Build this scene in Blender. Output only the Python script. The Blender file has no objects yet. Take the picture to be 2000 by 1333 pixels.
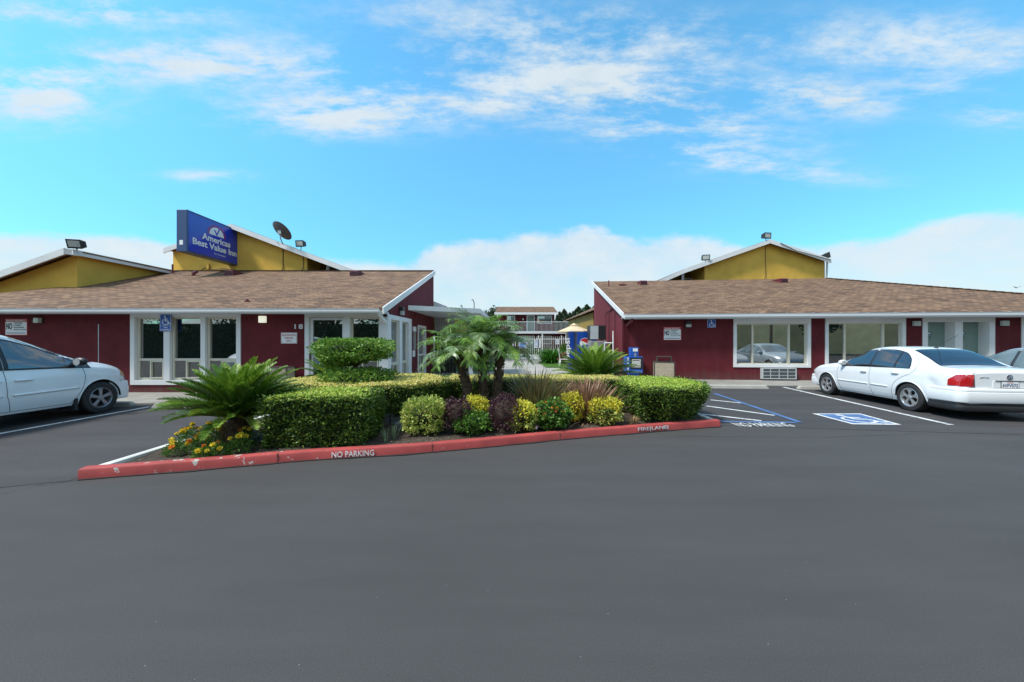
import bpy, math, random
import numpy as np
from mathutils import Vector, Matrix
random.seed(7)
rng = np.random.default_rng(7)
S = bpy.context.scene
C = S.collection
# ------------------------------------------------------------------ camera
F, H, HY, CX = 700.0, 1.58, 666.5, 1000.0
cam = bpy.data.objects.new('camera', bpy.data.cameras.new('camera'))
C.objects.link(cam)
cam.location = (0, 0, H)
cam.rotation_euler = (math.radians(90), 0, 0)
cam.data.lens = 36 * F / 2000
cam.data.sensor_width = 36
cam.data.clip_start = 0.05
cam.data.clip_end = 5000
S.camera = cam
# ------------------------------------------------------------------ exposure
S.view_settings.view_transform = 'Standard'
S.view_settings.look = 'None'
S.view_settings.gamma = 1
S.view_settings.exposure = 0.86
S.view_settings.use_curve_mapping = False
S.cycles.max_bounces = 6
S.cycles.transparent_max_bounces = 4
# ------------------------------------------------------------------ sun and sky
SUN_EL, SUN_AZ = math.radians(55), math.radians(243)      # azimuth clockwise from +Y (north): behind and left of the camera
sun = bpy.data.objects.new('sun', bpy.data.lights.new('sun', 'SUN'))
C.objects.link(sun)
sd = Vector((math.sin(SUN_AZ) * math.cos(SUN_EL), math.cos(SUN_AZ) * math.cos(SUN_EL), math.sin(SUN_EL)))
sun.rotation_euler = sd.to_track_quat('Z', 'Y').to_euler()
sun.data.energy = 2.5
sun.data.angle = math.radians(10)
sun.data.color = (1.0, 0.965, 0.90)
W = bpy.data.worlds.new('World')
S.world = W
W.use_nodes = True
nt = W.node_tree
nt.nodes.clear()
def N(t, **k):
    n = nt.nodes.new(t)
    for a, b in k.items(): setattr(n, a, b)
    return n
def L(a, b): nt.links.new(a, b)
def mth(op, a, b=None, c=None, clamp=False):
    n = N('ShaderNodeMath', operation=op, use_clamp=clamp)
    for i, v in enumerate((a, b, c)):
        if v is None: continue
        if isinstance(v, (int, float)): n.inputs[i].default_value = v
        else: L(v, n.inputs[i])
    return n.outputs[0]
tc = N('ShaderNodeTexCoord')
sep = N('ShaderNodeSeparateXYZ'); L(tc.outputs['Generated'], sep.inputs[0])
dx, dy, dz = sep.outputs
sky = N('ShaderNodeTexSky', sky_type='NISHITA', sun_disc=False)
sky.sun_elevation = SUN_EL; sky.sun_rotation = SUN_AZ
sky.air_density = 1.0; sky.dust_density = 0.2; sky.ozone_density = 1.6
tint = N('ShaderNodeMix', data_type='RGBA', blend_type='MULTIPLY'); tint.inputs[0].default_value = 1
L(sky.outputs[0], tint.inputs[6]); tint.inputs[7].default_value = (0.74, 1.50, 1.50, 1)
az = mth('ARCTAN2', dx, dy)
fy = mth('MAXIMUM', dy, .05); gu = mth('DIVIDE', dx, fy); gv = mth('DIVIDE', dz, fy)
hyp = mth('SQRT', mth('ADD', mth('MULTIPLY', dx, dx), mth('MULTIPLY', dy, dy)))
el = mth('ARCTAN2', dz, hyp)
# noise on the cloud layer (a horizontal sheet high above the ground)
zz = mth('ADD', mth('MAXIMUM', dz, 0.0), 0.12)
cmb = N('ShaderNodeCombineXYZ')
L(mth('DIVIDE', dx, zz), cmb.inputs[0]); L(mth('DIVIDE', dy, zz), cmb.inputs[1])
mp = N('ShaderNodeMapping'); L(cmb.outputs[0], mp.inputs[0])
mp.inputs['Rotation'].default_value = (0, 0, math.radians(-5)); mp.inputs['Scale'].default_value = (.62, 1.9, 1)
n1 = N('ShaderNodeTexNoise'); L(mp.outputs[0], n1.inputs[0])
n1.inputs['Scale'].default_value = 2.7; n1.inputs['Detail'].default_value = 10; n1.inputs['Roughness'].default_value = 0.6; n1.inputs['Distortion'].default_value = 0.35
cmb2 = N('ShaderNodeCombineXYZ'); L(az, cmb2.inputs[0]); L(mth('MULTIPLY', el, 1.6), cmb2.inputs[1])
n2 = N('ShaderNodeTexNoise'); L(cmb2.outputs[0], n2.inputs[0])
n2.inputs['Scale'].default_value = 6.5; n2.inputs['Detail'].default_value = 10; n2.inputs['Roughness'].default_value = 0.62
def azel(px, py):
    return math.atan((px - CX) / F), math.atan((HY - py) / math.hypot(F, px - CX))
def blob(px, py, wx, wy, amp, skew=0.0):
    a0, e0, sa, se = (px - CX) / F, (HY - py) / F, wx / F, wy / F
    da = mth('SUBTRACT', gu, a0)
    de = mth('ADD', mth('SUBTRACT', gv, e0), mth('MULTIPLY', da, skew))
    qa = mth('MULTIPLY', da, 1 / sa); qe = mth('MULTIPLY', de, 1 / se)
    r = mth('ADD', mth('MULTIPLY', qa, qa), mth('MULTIPLY', qe, qe))
    return mth('MULTIPLY', mth('EXPONENT', mth('MULTIPLY', r, -1)), amp)
BLOBS = [(620, 140, 460, 48, .95, .06), (670, 225, 260, 48, 1.3, .0), (1290, 215, 300, 95, 1.15, .2), (1640, 195, 130, 32, 1.05, .1),
         (150, 22, 260, 34, 1.5, 0), (70, 180, 150, 70, 1.5, 0), (350, 120, 200, 40, .7, 0), (1150, 50, 480, 60, .9, .08), (1850, 90, 300, 85, .95, .05),
         (1960, 225, 90, 28, .95, 0), (400, 345, 120, 16, .75, 0), (960, 208, 50, 14, .8, 0), (1480, 320, 330, 24, .55, .15), (1820, 175, 60, 14, .7, 0), (900, 100, 500, 60, .45, .1)]
dens = None
for b in BLOBS:
    o = blob(*b)
    dens = o if dens is None else mth('ADD', dens, o)
dens = mth('ADD', dens, mth('MULTIPLY', mth('MINIMUM', mth('MAXIMUM', mth('MULTIPLY', dy, -3), 0), 1), 1.6))  # extra unseen cloud behind the camera, added to whiten the sky light
dens = mth('ADD', dens, mth('MULTIPLY', mth('MINIMUM', mth('MAXIMUM', mth('MULTIPLY', mth('SUBTRACT', el, .86), 5), 0), 1), 1.6))  # extra cloud overhead, out of view, added for more neutral light
n4 = N('ShaderNodeTexNoise'); mp4 = N('ShaderNodeMapping'); L(cmb.outputs[0], mp4.inputs[0]); mp4.inputs['Scale'].default_value = (.8, 1.6, 1); L(mp4.outputs[0], n4.inputs[0])
n4.inputs['Scale'].default_value = 11; n4.inputs['Detail'].default_value = 8; n4.inputs['Roughness'].default_value = .7
nmix = mth('ADD', n1.outputs[0], mth('MULTIPLY', mth('SUBTRACT', n4.outputs[0], .5), .55))
nn = mth('MULTIPLY', mth('SUBTRACT', nmix, 0.34), 4.2)
dm = mth('MULTIPLY', dens, mth('MAXIMUM', nn, 0))
mr = N('ShaderNodeMapRange', interpolation_type='SMOOTHSTEP'); L(dm, mr.inputs[0])
mr.inputs[1].default_value = 0.06; mr.inputs[2].default_value = 1.5
high = mth('MULTIPLY', mr.outputs[0], 0.93)
# low cloud bank: its upper edge as a function of azimuth
cr = N('ShaderNodeFloatCurve')
pts = [(0, 455), (180, 452), (330, 470), (430, 520), (560, 500), (760, 510), (850, 480), (1010, 455), (1150, 445), (1240, 462), (1330, 455), (1460, 474), (1590, 470), (1700, 462), (1830, 432), (2000, 410)]
cu = cr.mapping.curves[0]
while len(cu.points) > 2: cu.points.remove(cu.points[-1])
pp = [((x - CX) / F / 4 + .5, (HY - y) / F / 0.6) for x, y in pts]
pp = [(0.0, .35)] + pp + [(1.0, .35)]
cu.points[0].location = pp[0]; cu.points[1].location = pp[-1]
for p in pp[1:-1]: cu.points.new(*p)
cr.mapping.update()
L(mth('ADD', mth('MULTIPLY', gu, 1 / 4), .5, clamp=True), cr.inputs['Value'])
edge = mth('ADD', mth('MULTIPLY', cr.outputs[0], 0.6), mth('MULTIPLY', mth('SUBTRACT', n2.outputs[0], .5), 0.10))
mr2 = N('ShaderNodeMapRange', interpolation_type='SMOOTHSTEP'); L(mth('SUBTRACT', edge, gv), mr2.inputs[0])
mr2.inputs[1].default_value = -0.006; mr2.inputs[2].default_value = 0.032
mr3 = N('ShaderNodeMapRange'); L(n2.outputs[0], mr3.inputs[0]); mr3.inputs[1].default_value = .35; mr3.inputs[2].default_value = .65
mr3.inputs[3].default_value = .72; mr3.inputs[4].default_value = .97
low = mth('MULTIPLY', mr2.outputs[0], mr3.outputs[0])
cov = mth('MAXIMUM', high, low)
mx = N('ShaderNodeMix', data_type='RGBA'); L(cov, mx.inputs[0]); hz = N('ShaderNodeMapRange', interpolation_type='SMOOTHSTEP'); L(el, hz.inputs[0]); hz.inputs[1].default_value = -.05; hz.inputs[2].default_value = .62; hz.inputs[3].default_value = .57; hz.inputs[4].default_value = 1.0
hzv = N('ShaderNodeVectorMath', operation='SCALE'); L(tint.outputs[2], hzv.inputs[0]); L(hz.outputs[0], hzv.inputs['Scale'])
L(hzv.outputs[0], mx.inputs[6])
ccol = N('ShaderNodeMix', data_type='RGBA'); L(n2.outputs[0], ccol.inputs[0])
ccol.inputs[6].default_value = (2.9, 3.45, 3.8, 1); ccol.inputs[7].default_value = (4.3, 4.6, 4.75, 1)
L(ccol.outputs[2], mx.inputs[7])
bg = N('ShaderNodeBackground'); L(mx.outputs[2], bg.inputs[0]); bg.inputs[1].default_value = 0.114
wo = N('ShaderNodeOutputWorld'); L(bg.outputs[0], wo.inputs[0])

# ------------------------------------------------------------------ helpers
def G(px, py, z=0.0):
    """ground point seen in that direction from where the photograph was taken"""
    Y = F * (H - z) / (py - HY)
    return Vector(((px - CX) * Y / F, Y, z))
def PT(px, py, Y): return Vector(((px - CX) * Y / F, Y, H - (py - HY) * Y / F))
def smooth_interp(xs, ys):
    xs = np.array(xs, float); ys = np.array(ys, float)
    if xs[0] > xs[-1]: xs, ys = xs[::-1], ys[::-1]
    h = np.diff(xs); d = np.diff(ys) / h
    m = np.zeros(len(xs)); m[0] = d[0]; m[-1] = d[-1]
    for i in range(1, len(xs) - 1):
        if d[i - 1] * d[i] > 0:
            w1 = 2 * h[i] + h[i - 1]; w2 = h[i] + 2 * h[i - 1]
            m[i] = (w1 + w2) / (w1 / d[i - 1] + w2 / d[i])
    def fn(x):
        x = min(max(x, xs[0]), xs[-1])
        i = min(max(int(np.searchsorted(xs, x)) - 1, 0), len(h) - 1)
        t = (x - xs[i]) / h[i]
        return ((1 + 2 * t) * (1 - t) ** 2 * ys[i] + t * (1 - t) ** 2 * h[i] * m[i] + t * t * (3 - 2 * t) * ys[i + 1] + t * t * (t - 1) * h[i] * m[i + 1])
    return fn
class MB:
    def __init__(s, T=None): s.v = []; s.f = []; s.T = T
    def add(s, vs, fs):
        o = len(s.v)
        for p in vs: s.v.append(tuple(s.T(*p)) if s.T else tuple(p))
        s.f += [tuple(i + o for i in q) for q in fs]
        return s
    def box(s, x0, x1, y0, y1, z0, z1):
        return s.add([(x0, y0, z0), (x1, y0, z0), (x1, y1, z0), (x0, y1, z0), (x0, y0, z1), (x1, y0, z1), (x1, y1, z1), (x0, y1, z1)],
                     [(0, 3, 2, 1), (4, 5, 6, 7), (0, 1, 5, 4), (1, 2, 6, 5), (2, 3, 7, 6), (3, 0, 4, 7)])
    def prism(s, poly, axis, a0, a1):
        """poly is in the two remaining axes, in x,y,z order"""
        n = len(poly)
        def p3(q, a): return (a, q[0], q[1]) if axis == 0 else (q[0], a, q[1]) if axis == 1 else (q[0], q[1], a)
        vs = [p3(q, a0) for q in poly] + [p3(q, a1) for q in poly]
        fs = [tuple(range(n))[::-1], tuple(range(n, 2 * n))] + [(i, (i + 1) % n, n + (i + 1) % n, n + i) for i in range(n)]
        return s.add(vs, fs)
    def slab(s, pts, t):
        """four or more points of a top face, thickness downwards"""
        n = len(pts)
        vs = [tuple(p) for p in pts] + [(p[0], p[1], p[2] - t) for p in pts]
        return s.add(vs, [tuple(range(n)), tuple(range(n, 2 * n))[::-1]] + [(i, n + i, n + (i + 1) % n, (i + 1) % n) for i in range(n)])
    def beam(s, a, b, w, h, up=(0, 0, 1)):
        a, b = Vector(a), Vector(b); d = (b - a).normalized(); u = Vector(up)
        r = d.cross(u).normalized() * w / 2; u2 = r.cross(d).normalized() * h / 2
        vs = [a - r - u2, a + r - u2, a + r + u2, a - r + u2, b - r - u2, b + r - u2, b + r + u2, b - r + u2]
        return s.add(vs, [(0, 1, 2, 3), (7, 6, 5, 4), (0, 4, 5, 1), (1, 5, 6, 2), (2, 6, 7, 3), (3, 7, 4, 0)])
    def tube(s, path, r, n=8, cap=True):
        path = [Vector(p) for p in path]; m = len(path); vs = []; up = None
        for i, p in enumerate(path):
            d = (path[min(i + 1, m - 1)] - path[max(i - 1, 0)]).normalized()
            if up is None: up = Vector((0, 0, 1)) if abs(d.z) < .9 else Vector((1, 0, 0))
            a = d.cross(up).normalized(); b = a.cross(d).normalized(); up = b
            rr = r[i] if isinstance(r, (list, tuple)) else r
            vs += [p + (a * math.cos(t) + b * math.sin(t)) * rr for t in [2 * math.pi * k / n for k in range(n)]]
        fs = [(i * n + k, i * n + (k + 1) % n, (i + 1) * n + (k + 1) % n, (i + 1) * n + k) for i in range(m - 1) for k in range(n)]
        if cap: fs += [tuple(range(n))[::-1], tuple(range((m - 1) * n, m * n))]
        return s.add(vs, fs)
    def lathe(s, prof, c, axis=(0, 0, 1), n=24, cap=True):
        """prof: list of (radius, height along axis)"""
        ax = Vector(axis).normalized(); a = ax.orthogonal().normalized(); b = ax.cross(a); c = Vector(c); m = len(prof)
        vs = [c + ax * h + (a * math.cos(2 * math.pi * k / n) + b * math.sin(2 * math.pi * k / n)) * r for r, h in prof for k in range(n)]
        fs = [(i * n + k, i * n + (k + 1) % n, (i + 1) * n + (k + 1) % n, (i + 1) * n + k) for i in range(m - 1) for k in range(n)]
        if cap and prof[0][0] > 1e-6: fs.append(tuple(range(n))[::-1])
        if cap and prof[-1][0] > 1e-6: fs.append(tuple(range((m - 1) * n, m * n)))
        return s.add(vs, fs)
    def ell(s, c, r, n=14, m=8, lump=0.0):
        vs = []; c = Vector(c)
        for i in range(m + 1):
            th = math.pi * i / m
            for k in range(n):
                ph = 2 * math.pi * k / n
                q = 1 + lump * math.sin(3 * ph + 5 * th) * math.sin(2 * th + ph * 2 + c.x * 7)
                vs.append((c.x + r[0] * q * math.sin(th) * math.cos(ph), c.y + r[1] * q * math.sin(th) * math.sin(ph), c.z + r[2] * q * math.cos(th)))
        return s.add(vs, [(i * n + k, (i + 1) * n + k, (i + 1) * n + (k + 1) % n, i * n + (k + 1) % n) for i in range(m) for k in range(n)])
    def grid(s, P):
        m, n = len(P), len(P[0])
        return s.add([p for row in P for p in row], [(i * n + k, i * n + k + 1, (i + 1) * n + k + 1, (i + 1) * n + k) for i in range(m - 1) for k in range(n - 1)])
def tagp(o, label=None, cat=None, group=None, kind=None):
    if label: o['label'] = label
    if cat: o['category'] = cat
    if group: o['group'] = group
    if kind: o['kind'] = kind
    return o
LOC = {}
def thing(name, label, cat, loc=(0, 0, 0), group=None, parent=None):
    o = bpy.data.objects.new(name, None); C.objects.link(o); o.location = loc; o.empty_display_size = .2
    LOC[o.name] = Vector(loc)
    tagp(o, label, cat, group)
    return o
def fin(o, parent):
    if parent is not None:
        o.parent = parent
        if parent.name in LOC: o.matrix_parent_inverse = Matrix.Translation(-LOC[parent.name])
    return o
def obj(name, mb, m, parent=None, smooth=False, bevel=0, label=None, wn=False):
    me = bpy.data.meshes.new(name); me.from_pydata([tuple(v) for v in mb.v], [], mb.f); me.materials.append(m)
    me.validate(); me.update()
    if smooth: me.polygons.foreach_set('use_smooth', [True] * len(me.polygons))
    o = bpy.data.objects.new(name, me); C.objects.link(o)
    if smooth == 'auto':
        me.set_sharp_from_angle(angle=math.radians(35))
    if bevel:
        b = o.modifiers.new('bevel', 'BEVEL'); b.width = bevel; b.segments = 2; b.limit_method = 'ANGLE'; b.harden_normals = False
    if label: o['label'] = label
    return fin(o, parent)
def npobj(name, V, Fq, m, parent=None, label=None, smooth=False):
    """V (n,3), Fq (k,4) or (k,3) numpy"""
    me = bpy.data.meshes.new(name); k, q = Fq.shape
    me.vertices.add(len(V)); me.vertices.foreach_set('co', V.astype(np.float32).ravel())
    me.loops.add(k * q); me.loops.foreach_set('vertex_index', Fq.astype(np.int32).ravel())
    me.polygons.add(k); me.polygons.foreach_set('loop_start', np.arange(0, k * q, q, dtype=np.int32)); me.polygons.foreach_set('loop_total', np.full(k, q, dtype=np.int32))
    me.materials.append(m); me.update(calc_edges=True)
    if smooth: me.polygons.foreach_set('use_smooth', [True] * k)
    o = bpy.data.objects.new(name, me); C.objects.link(o)
    if label: o['label'] = label
    return fin(o, parent)
def copy_thing(root, dloc, label, rotz=0.0):
    r = root.copy(); C.objects.link(r); r.location = Vector(root.location) + Vector(dloc); r.rotation_euler.z += rotz; r['label'] = label
    def rec(src, dst):
        for ch in [c for c in bpy.data.objects if c.parent == src]:
            c = ch.copy(); C.objects.link(c); c.parent = dst; c.matrix_parent_inverse = ch.matrix_parent_inverse.copy(); rec(ch, c)
    rec(root, r)
    return r
# ------------------------------------------------------------------ materials
def srgb(r, g, b): return tuple(((c / 255) / 12.92 if c / 255 <= .04045 else (((c / 255) + .055) / 1.055) ** 2.4) for c in (r, g, b))
def newmat(name):
    m = bpy.data.materials.new(name); m.use_nodes = True; t = m.node_tree; p = t.nodes['Principled BSDF']
    return m, t, p
def pmat(name, col, rough=.6, var=.12, scale=4, detail=6, bump=0, bscale=60, metallic=0, coat=0, spec=.5, stretch=None, var2=0, scale2=.4, grime=0):
    m, t, p = newmat(name); nd = t.nodes
    tcn = nd.new('ShaderNodeTexCoord'); src = tcn.outputs['Object']
    if stretch:
        mpn = nd.new('ShaderNodeMapping'); mpn.inputs['Scale'].default_value = stretch; t.links.new(src, mpn.inputs[0]); src = mpn.outputs[0]
    no = nd.new('ShaderNodeTexNoise'); no.inputs['Scale'].default_value = scale; no.inputs['Detail'].default_value = detail; t.links.new(src, no.inputs[0])
    mr_ = nd.new('ShaderNodeMapRange'); mr_.inputs[1].default_value = .3; mr_.inputs[2].default_value = .7; mr_.inputs[3].default_value = 1 - var; mr_.inputs[4].default_value = 1 + var
    t.links.new(no.outputs[0], mr_.inputs[0]); fac = mr_.outputs[0]
    if var2:
        n_2 = nd.new('ShaderNodeTexNoise'); n_2.inputs['Scale'].default_value = scale2; n_2.inputs['Detail'].default_value = 3; t.links.new(src, n_2.inputs[0])
        m2 = nd.new('ShaderNodeMapRange'); m2.inputs[1].default_value = .3; m2.inputs[2].default_value = .7; m2.inputs[3].default_value = 1 - var2; m2.inputs[4].default_value = 1 + var2
        t.links.new(n_2.outputs[0], m2.inputs[0]); mm = nd.new('ShaderNodeMath'); mm.operation = 'MULTIPLY'; t.links.new(fac, mm.inputs[0]); t.links.new(m2.outputs[0], mm.inputs[1]); fac = mm.outputs[0]
    vm = nd.new('ShaderNodeVectorMath'); vm.operation = 'SCALE'; vm.inputs[0].default_value = col[:3]; t.links.new(fac, vm.inputs['Scale'])
    t.links.new(vm.outputs[0], p.inputs['Base Color'])
    if grime:       # splash dirt along the foot of the wall and faint run-down streaks, with their own uneven edge
        sx_ = nd.new('ShaderNodeSeparateXYZ'); t.links.new(tcn.outputs['Object'], sx_.inputs[0])
        gm = nd.new('ShaderNodeMapping'); gm.inputs['Scale'].default_value = (3.5, 3.5, .35); t.links.new(tcn.outputs['Object'], gm.inputs[0])
        gn = nd.new('ShaderNodeTexNoise'); gn.inputs['Scale'].default_value = 1.6; gn.inputs['Detail'].default_value = 9; gn.inputs['Roughness'].default_value = .65; t.links.new(gm.outputs[0], gn.inputs[0])
        g_1 = nd.new('ShaderNodeMath'); g_1.operation = 'MULTIPLY_ADD'; g_1.inputs[1].default_value = -1.0; g_1.inputs[2].default_value = .42; t.links.new(sx_.outputs[2], g_1.inputs[0])
        g_2 = nd.new('ShaderNodeMath'); g_2.operation = 'MULTIPLY_ADD'; g_2.inputs[1].default_value = 1.1; t.links.new(gn.outputs[0], g_2.inputs[0]); t.links.new(g_1.outputs[0], g_2.inputs[2])
        g_3 = nd.new('ShaderNodeMapRange'); g_3.inputs[1].default_value = .55; g_3.inputs[2].default_value = 1.05; g_3.inputs[3].default_value = 0; g_3.inputs[4].default_value = grime; t.links.new(g_2.outputs[0], g_3.inputs[0])
        g_4 = nd.new('ShaderNodeMapRange'); g_4.inputs[1].default_value = .52; g_4.inputs[2].default_value = .75; g_4.inputs[3].default_value = 0; g_4.inputs[4].default_value = grime * .2; t.links.new(gn.outputs[0], g_4.inputs[0])
        g_5 = nd.new('ShaderNodeMath'); g_5.operation = 'MAXIMUM'; t.links.new(g_3.outputs[0], g_5.inputs[0]); t.links.new(g_4.outputs[0], g_5.inputs[1])
        gx = nd.new('ShaderNodeMix'); gx.data_type = 'RGBA'; t.links.new(g_5.outputs[0], gx.inputs[0]); t.links.new(vm.outputs[0], gx.inputs[6]); gx.inputs[7].default_value = (.13, .10, .085, 1)
        t.links.new(gx.outputs[2], p.inputs['Base Color'])
    p.inputs['Roughness'].default_value = rough; p.inputs['Metallic'].default_value = metallic; p.inputs['Coat Weight'].default_value = coat; p.inputs['Coat Roughness'].default_value = .04
    p.inputs['Specular IOR Level'].default_value = spec
    if bump:
        nb = nd.new('ShaderNodeTexNoise'); nb.inputs['Scale'].default_value = bscale; nb.inputs['Detail'].default_value = 5; t.links.new(src, nb.inputs[0])
        bp = nd.new('ShaderNodeBump'); bp.inputs['Strength'].default_value = bump; bp.inputs['Distance'].default_value = .01; t.links.new(nb.outputs[0], bp.inputs['Height']); t.links.new(bp.outputs[0], p.inputs['Normal'])
    return m
def leafmat(name, cols, rough=.5, trans=.25):
    m, t, p = newmat(name); nd = t.nodes
    ge = nd.new('ShaderNodeNewGeometry'); rp = nd.new('ShaderNodeValToRGB'); t.links.new(ge.outputs['Random Per Island'], rp.inputs[0])
    e = rp.color_ramp.elements
    for i, c in enumerate(cols):
        pos = i / (len(cols) - 1) if len(cols) > 1 else 0
        if i < 2: e[i].position = pos; e[i].color = (*c, 1)
        else:
            x = e.new(pos); x.color = (*c, 1)
    if len(cols) > 2:
        for i, c in enumerate(cols): pass
        while len(e) > len(cols): e.remove(e[-1])
        for i, c in enumerate(cols): e[i].position = i / (len(cols) - 1); e[i].color = (*c, 1)
    t.links.new(rp.outputs[0], p.inputs['Base Color']); p.inputs['Roughness'].default_value = rough
    if trans:
        tr = nd.new('ShaderNodeBsdfTranslucent'); t.links.new(rp.outputs[0], tr.inputs[0]); mxs = nd.new('ShaderNodeMixShader'); mxs.inputs[0].default_value = trans
        t.links.new(p.outputs[0], mxs.inputs[1]); t.links.new(tr.outputs[0], mxs.inputs[2]); t.links.new(mxs.outputs[0], nd['Material Output'].inputs[0])
    return m
def glassmat(name, col, rough=.02, ior=1.5, spec=.9):
    m, t, p = newmat(name); nd = t.nodes
    tcn = nd.new('ShaderNodeTexCoord'); no = nd.new('ShaderNodeTexNoise'); no.inputs['Scale'].default_value = 1.5; t.links.new(tcn.outputs['Object'], no.inputs[0])
    vm = nd.new('ShaderNodeVectorMath'); vm.operation = 'SCALE'; vm.inputs[0].default_value = col
    mr_ = nd.new('ShaderNodeMapRange'); mr_.inputs[1].default_value = .3; mr_.inputs[2].default_value = .7; mr_.inputs[3].default_value = .6; mr_.inputs[4].default_value = 1.4
    t.links.new(no.outputs[0], mr_.inputs[0]); t.links.new(mr_.outputs[0], vm.inputs['Scale']); t.links.new(vm.outputs[0], p.inputs['Base Color'])
    p.inputs['Roughness'].default_value = rough; p.inputs['IOR'].default_value = ior; p.inputs['Specular IOR Level'].default_value = spec
    bp = nd.new('ShaderNodeBump'); bp.inputs['Strength'].default_value = .06; bp.inputs['Distance'].default_value = .004; t.links.new(no.outputs[0], bp.inputs['Height']); t.links.new(bp.outputs[0], p.inputs['Normal'])
    return m
def shingle(name, swap=False):
    m, t, p = newmat(name); nd = t.nodes
    tcn = nd.new('ShaderNodeTexCoord'); sp = nd.new('ShaderNodeSeparateXYZ'); t.links.new(tcn.outputs['Object'], sp.inputs[0])
    cb = nd.new('ShaderNodeCombineXYZ'); t.links.new(sp.outputs[1 if swap else 0], cb.inputs[0]); t.links.new(sp.outputs[0 if swap else 1], cb.inputs[1])
    br = nd.new('ShaderNodeTexBrick'); t.links.new(cb.outputs[0], br.inputs[0])
    br.offset = .37; br.inputs['Scale'].default_value = 1; br.inputs['Brick Width'].default_value = .31; br.inputs['Row Height'].default_value = .135
    br.inputs['Mortar Size'].default_value = .012; br.inputs['Mortar Smooth'].default_value = .3; br.inputs['Bias'].default_value = -.1
    br.inputs['Color1'].default_value = (*srgb(138, 107, 81), 1); br.inputs['Color2'].default_value = (*srgb(88, 65, 48), 1); br.inputs['Mortar'].default_value = (*srgb(62, 44, 36), 1)
    no = nd.new('ShaderNodeTexNoise'); no.inputs['Scale'].default_value = 1.1; no.inputs['Detail'].default_value = 8; no.inputs['Roughness'].default_value = .7
    t.links.new(tcn.outputs['Object'], no.inputs[0])
    n3 = nd.new('ShaderNodeTexNoise'); n3.inputs['Scale'].default_value = 7; n3.inputs['Detail'].default_value = 4; t.links.new(tcn.outputs['Object'], n3.inputs[0])
    ad = nd.new('ShaderNodeMath'); ad.operation = 'ADD'; t.links.new(no.outputs[0], ad.inputs[0]); t.links.new(n3.outputs[0], ad.inputs[1])
    mr_ = nd.new('ShaderNodeMapRange'); mr_.inputs[1].default_value = .7; mr_.inputs[2].default_value = 1.3; mr_.inputs[3].default_value = .72; mr_.inputs[4].default_value = 1.25; t.links.new(ad.outputs[0], mr_.inputs[0])
    vm = nd.new('ShaderNodeVectorMath'); vm.operation = 'SCALE'; t.links.new(br.outputs[0], vm.inputs[0]); t.links.new(mr_.outputs[0], vm.inputs['Scale']); t.links.new(vm.outputs[0], p.inputs['Base Color'])
    p.inputs['Roughness'].default_value = .92
    bp = nd.new('ShaderNodeBump'); bp.inputs['Strength'].default_value = .7; bp.inputs['Distance'].default_value = .012; bp.invert = True; t.links.new(br.outputs['Fac'], bp.inputs['Height']); t.links.new(bp.outputs[0], p.inputs['Normal'])
    return m
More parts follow.
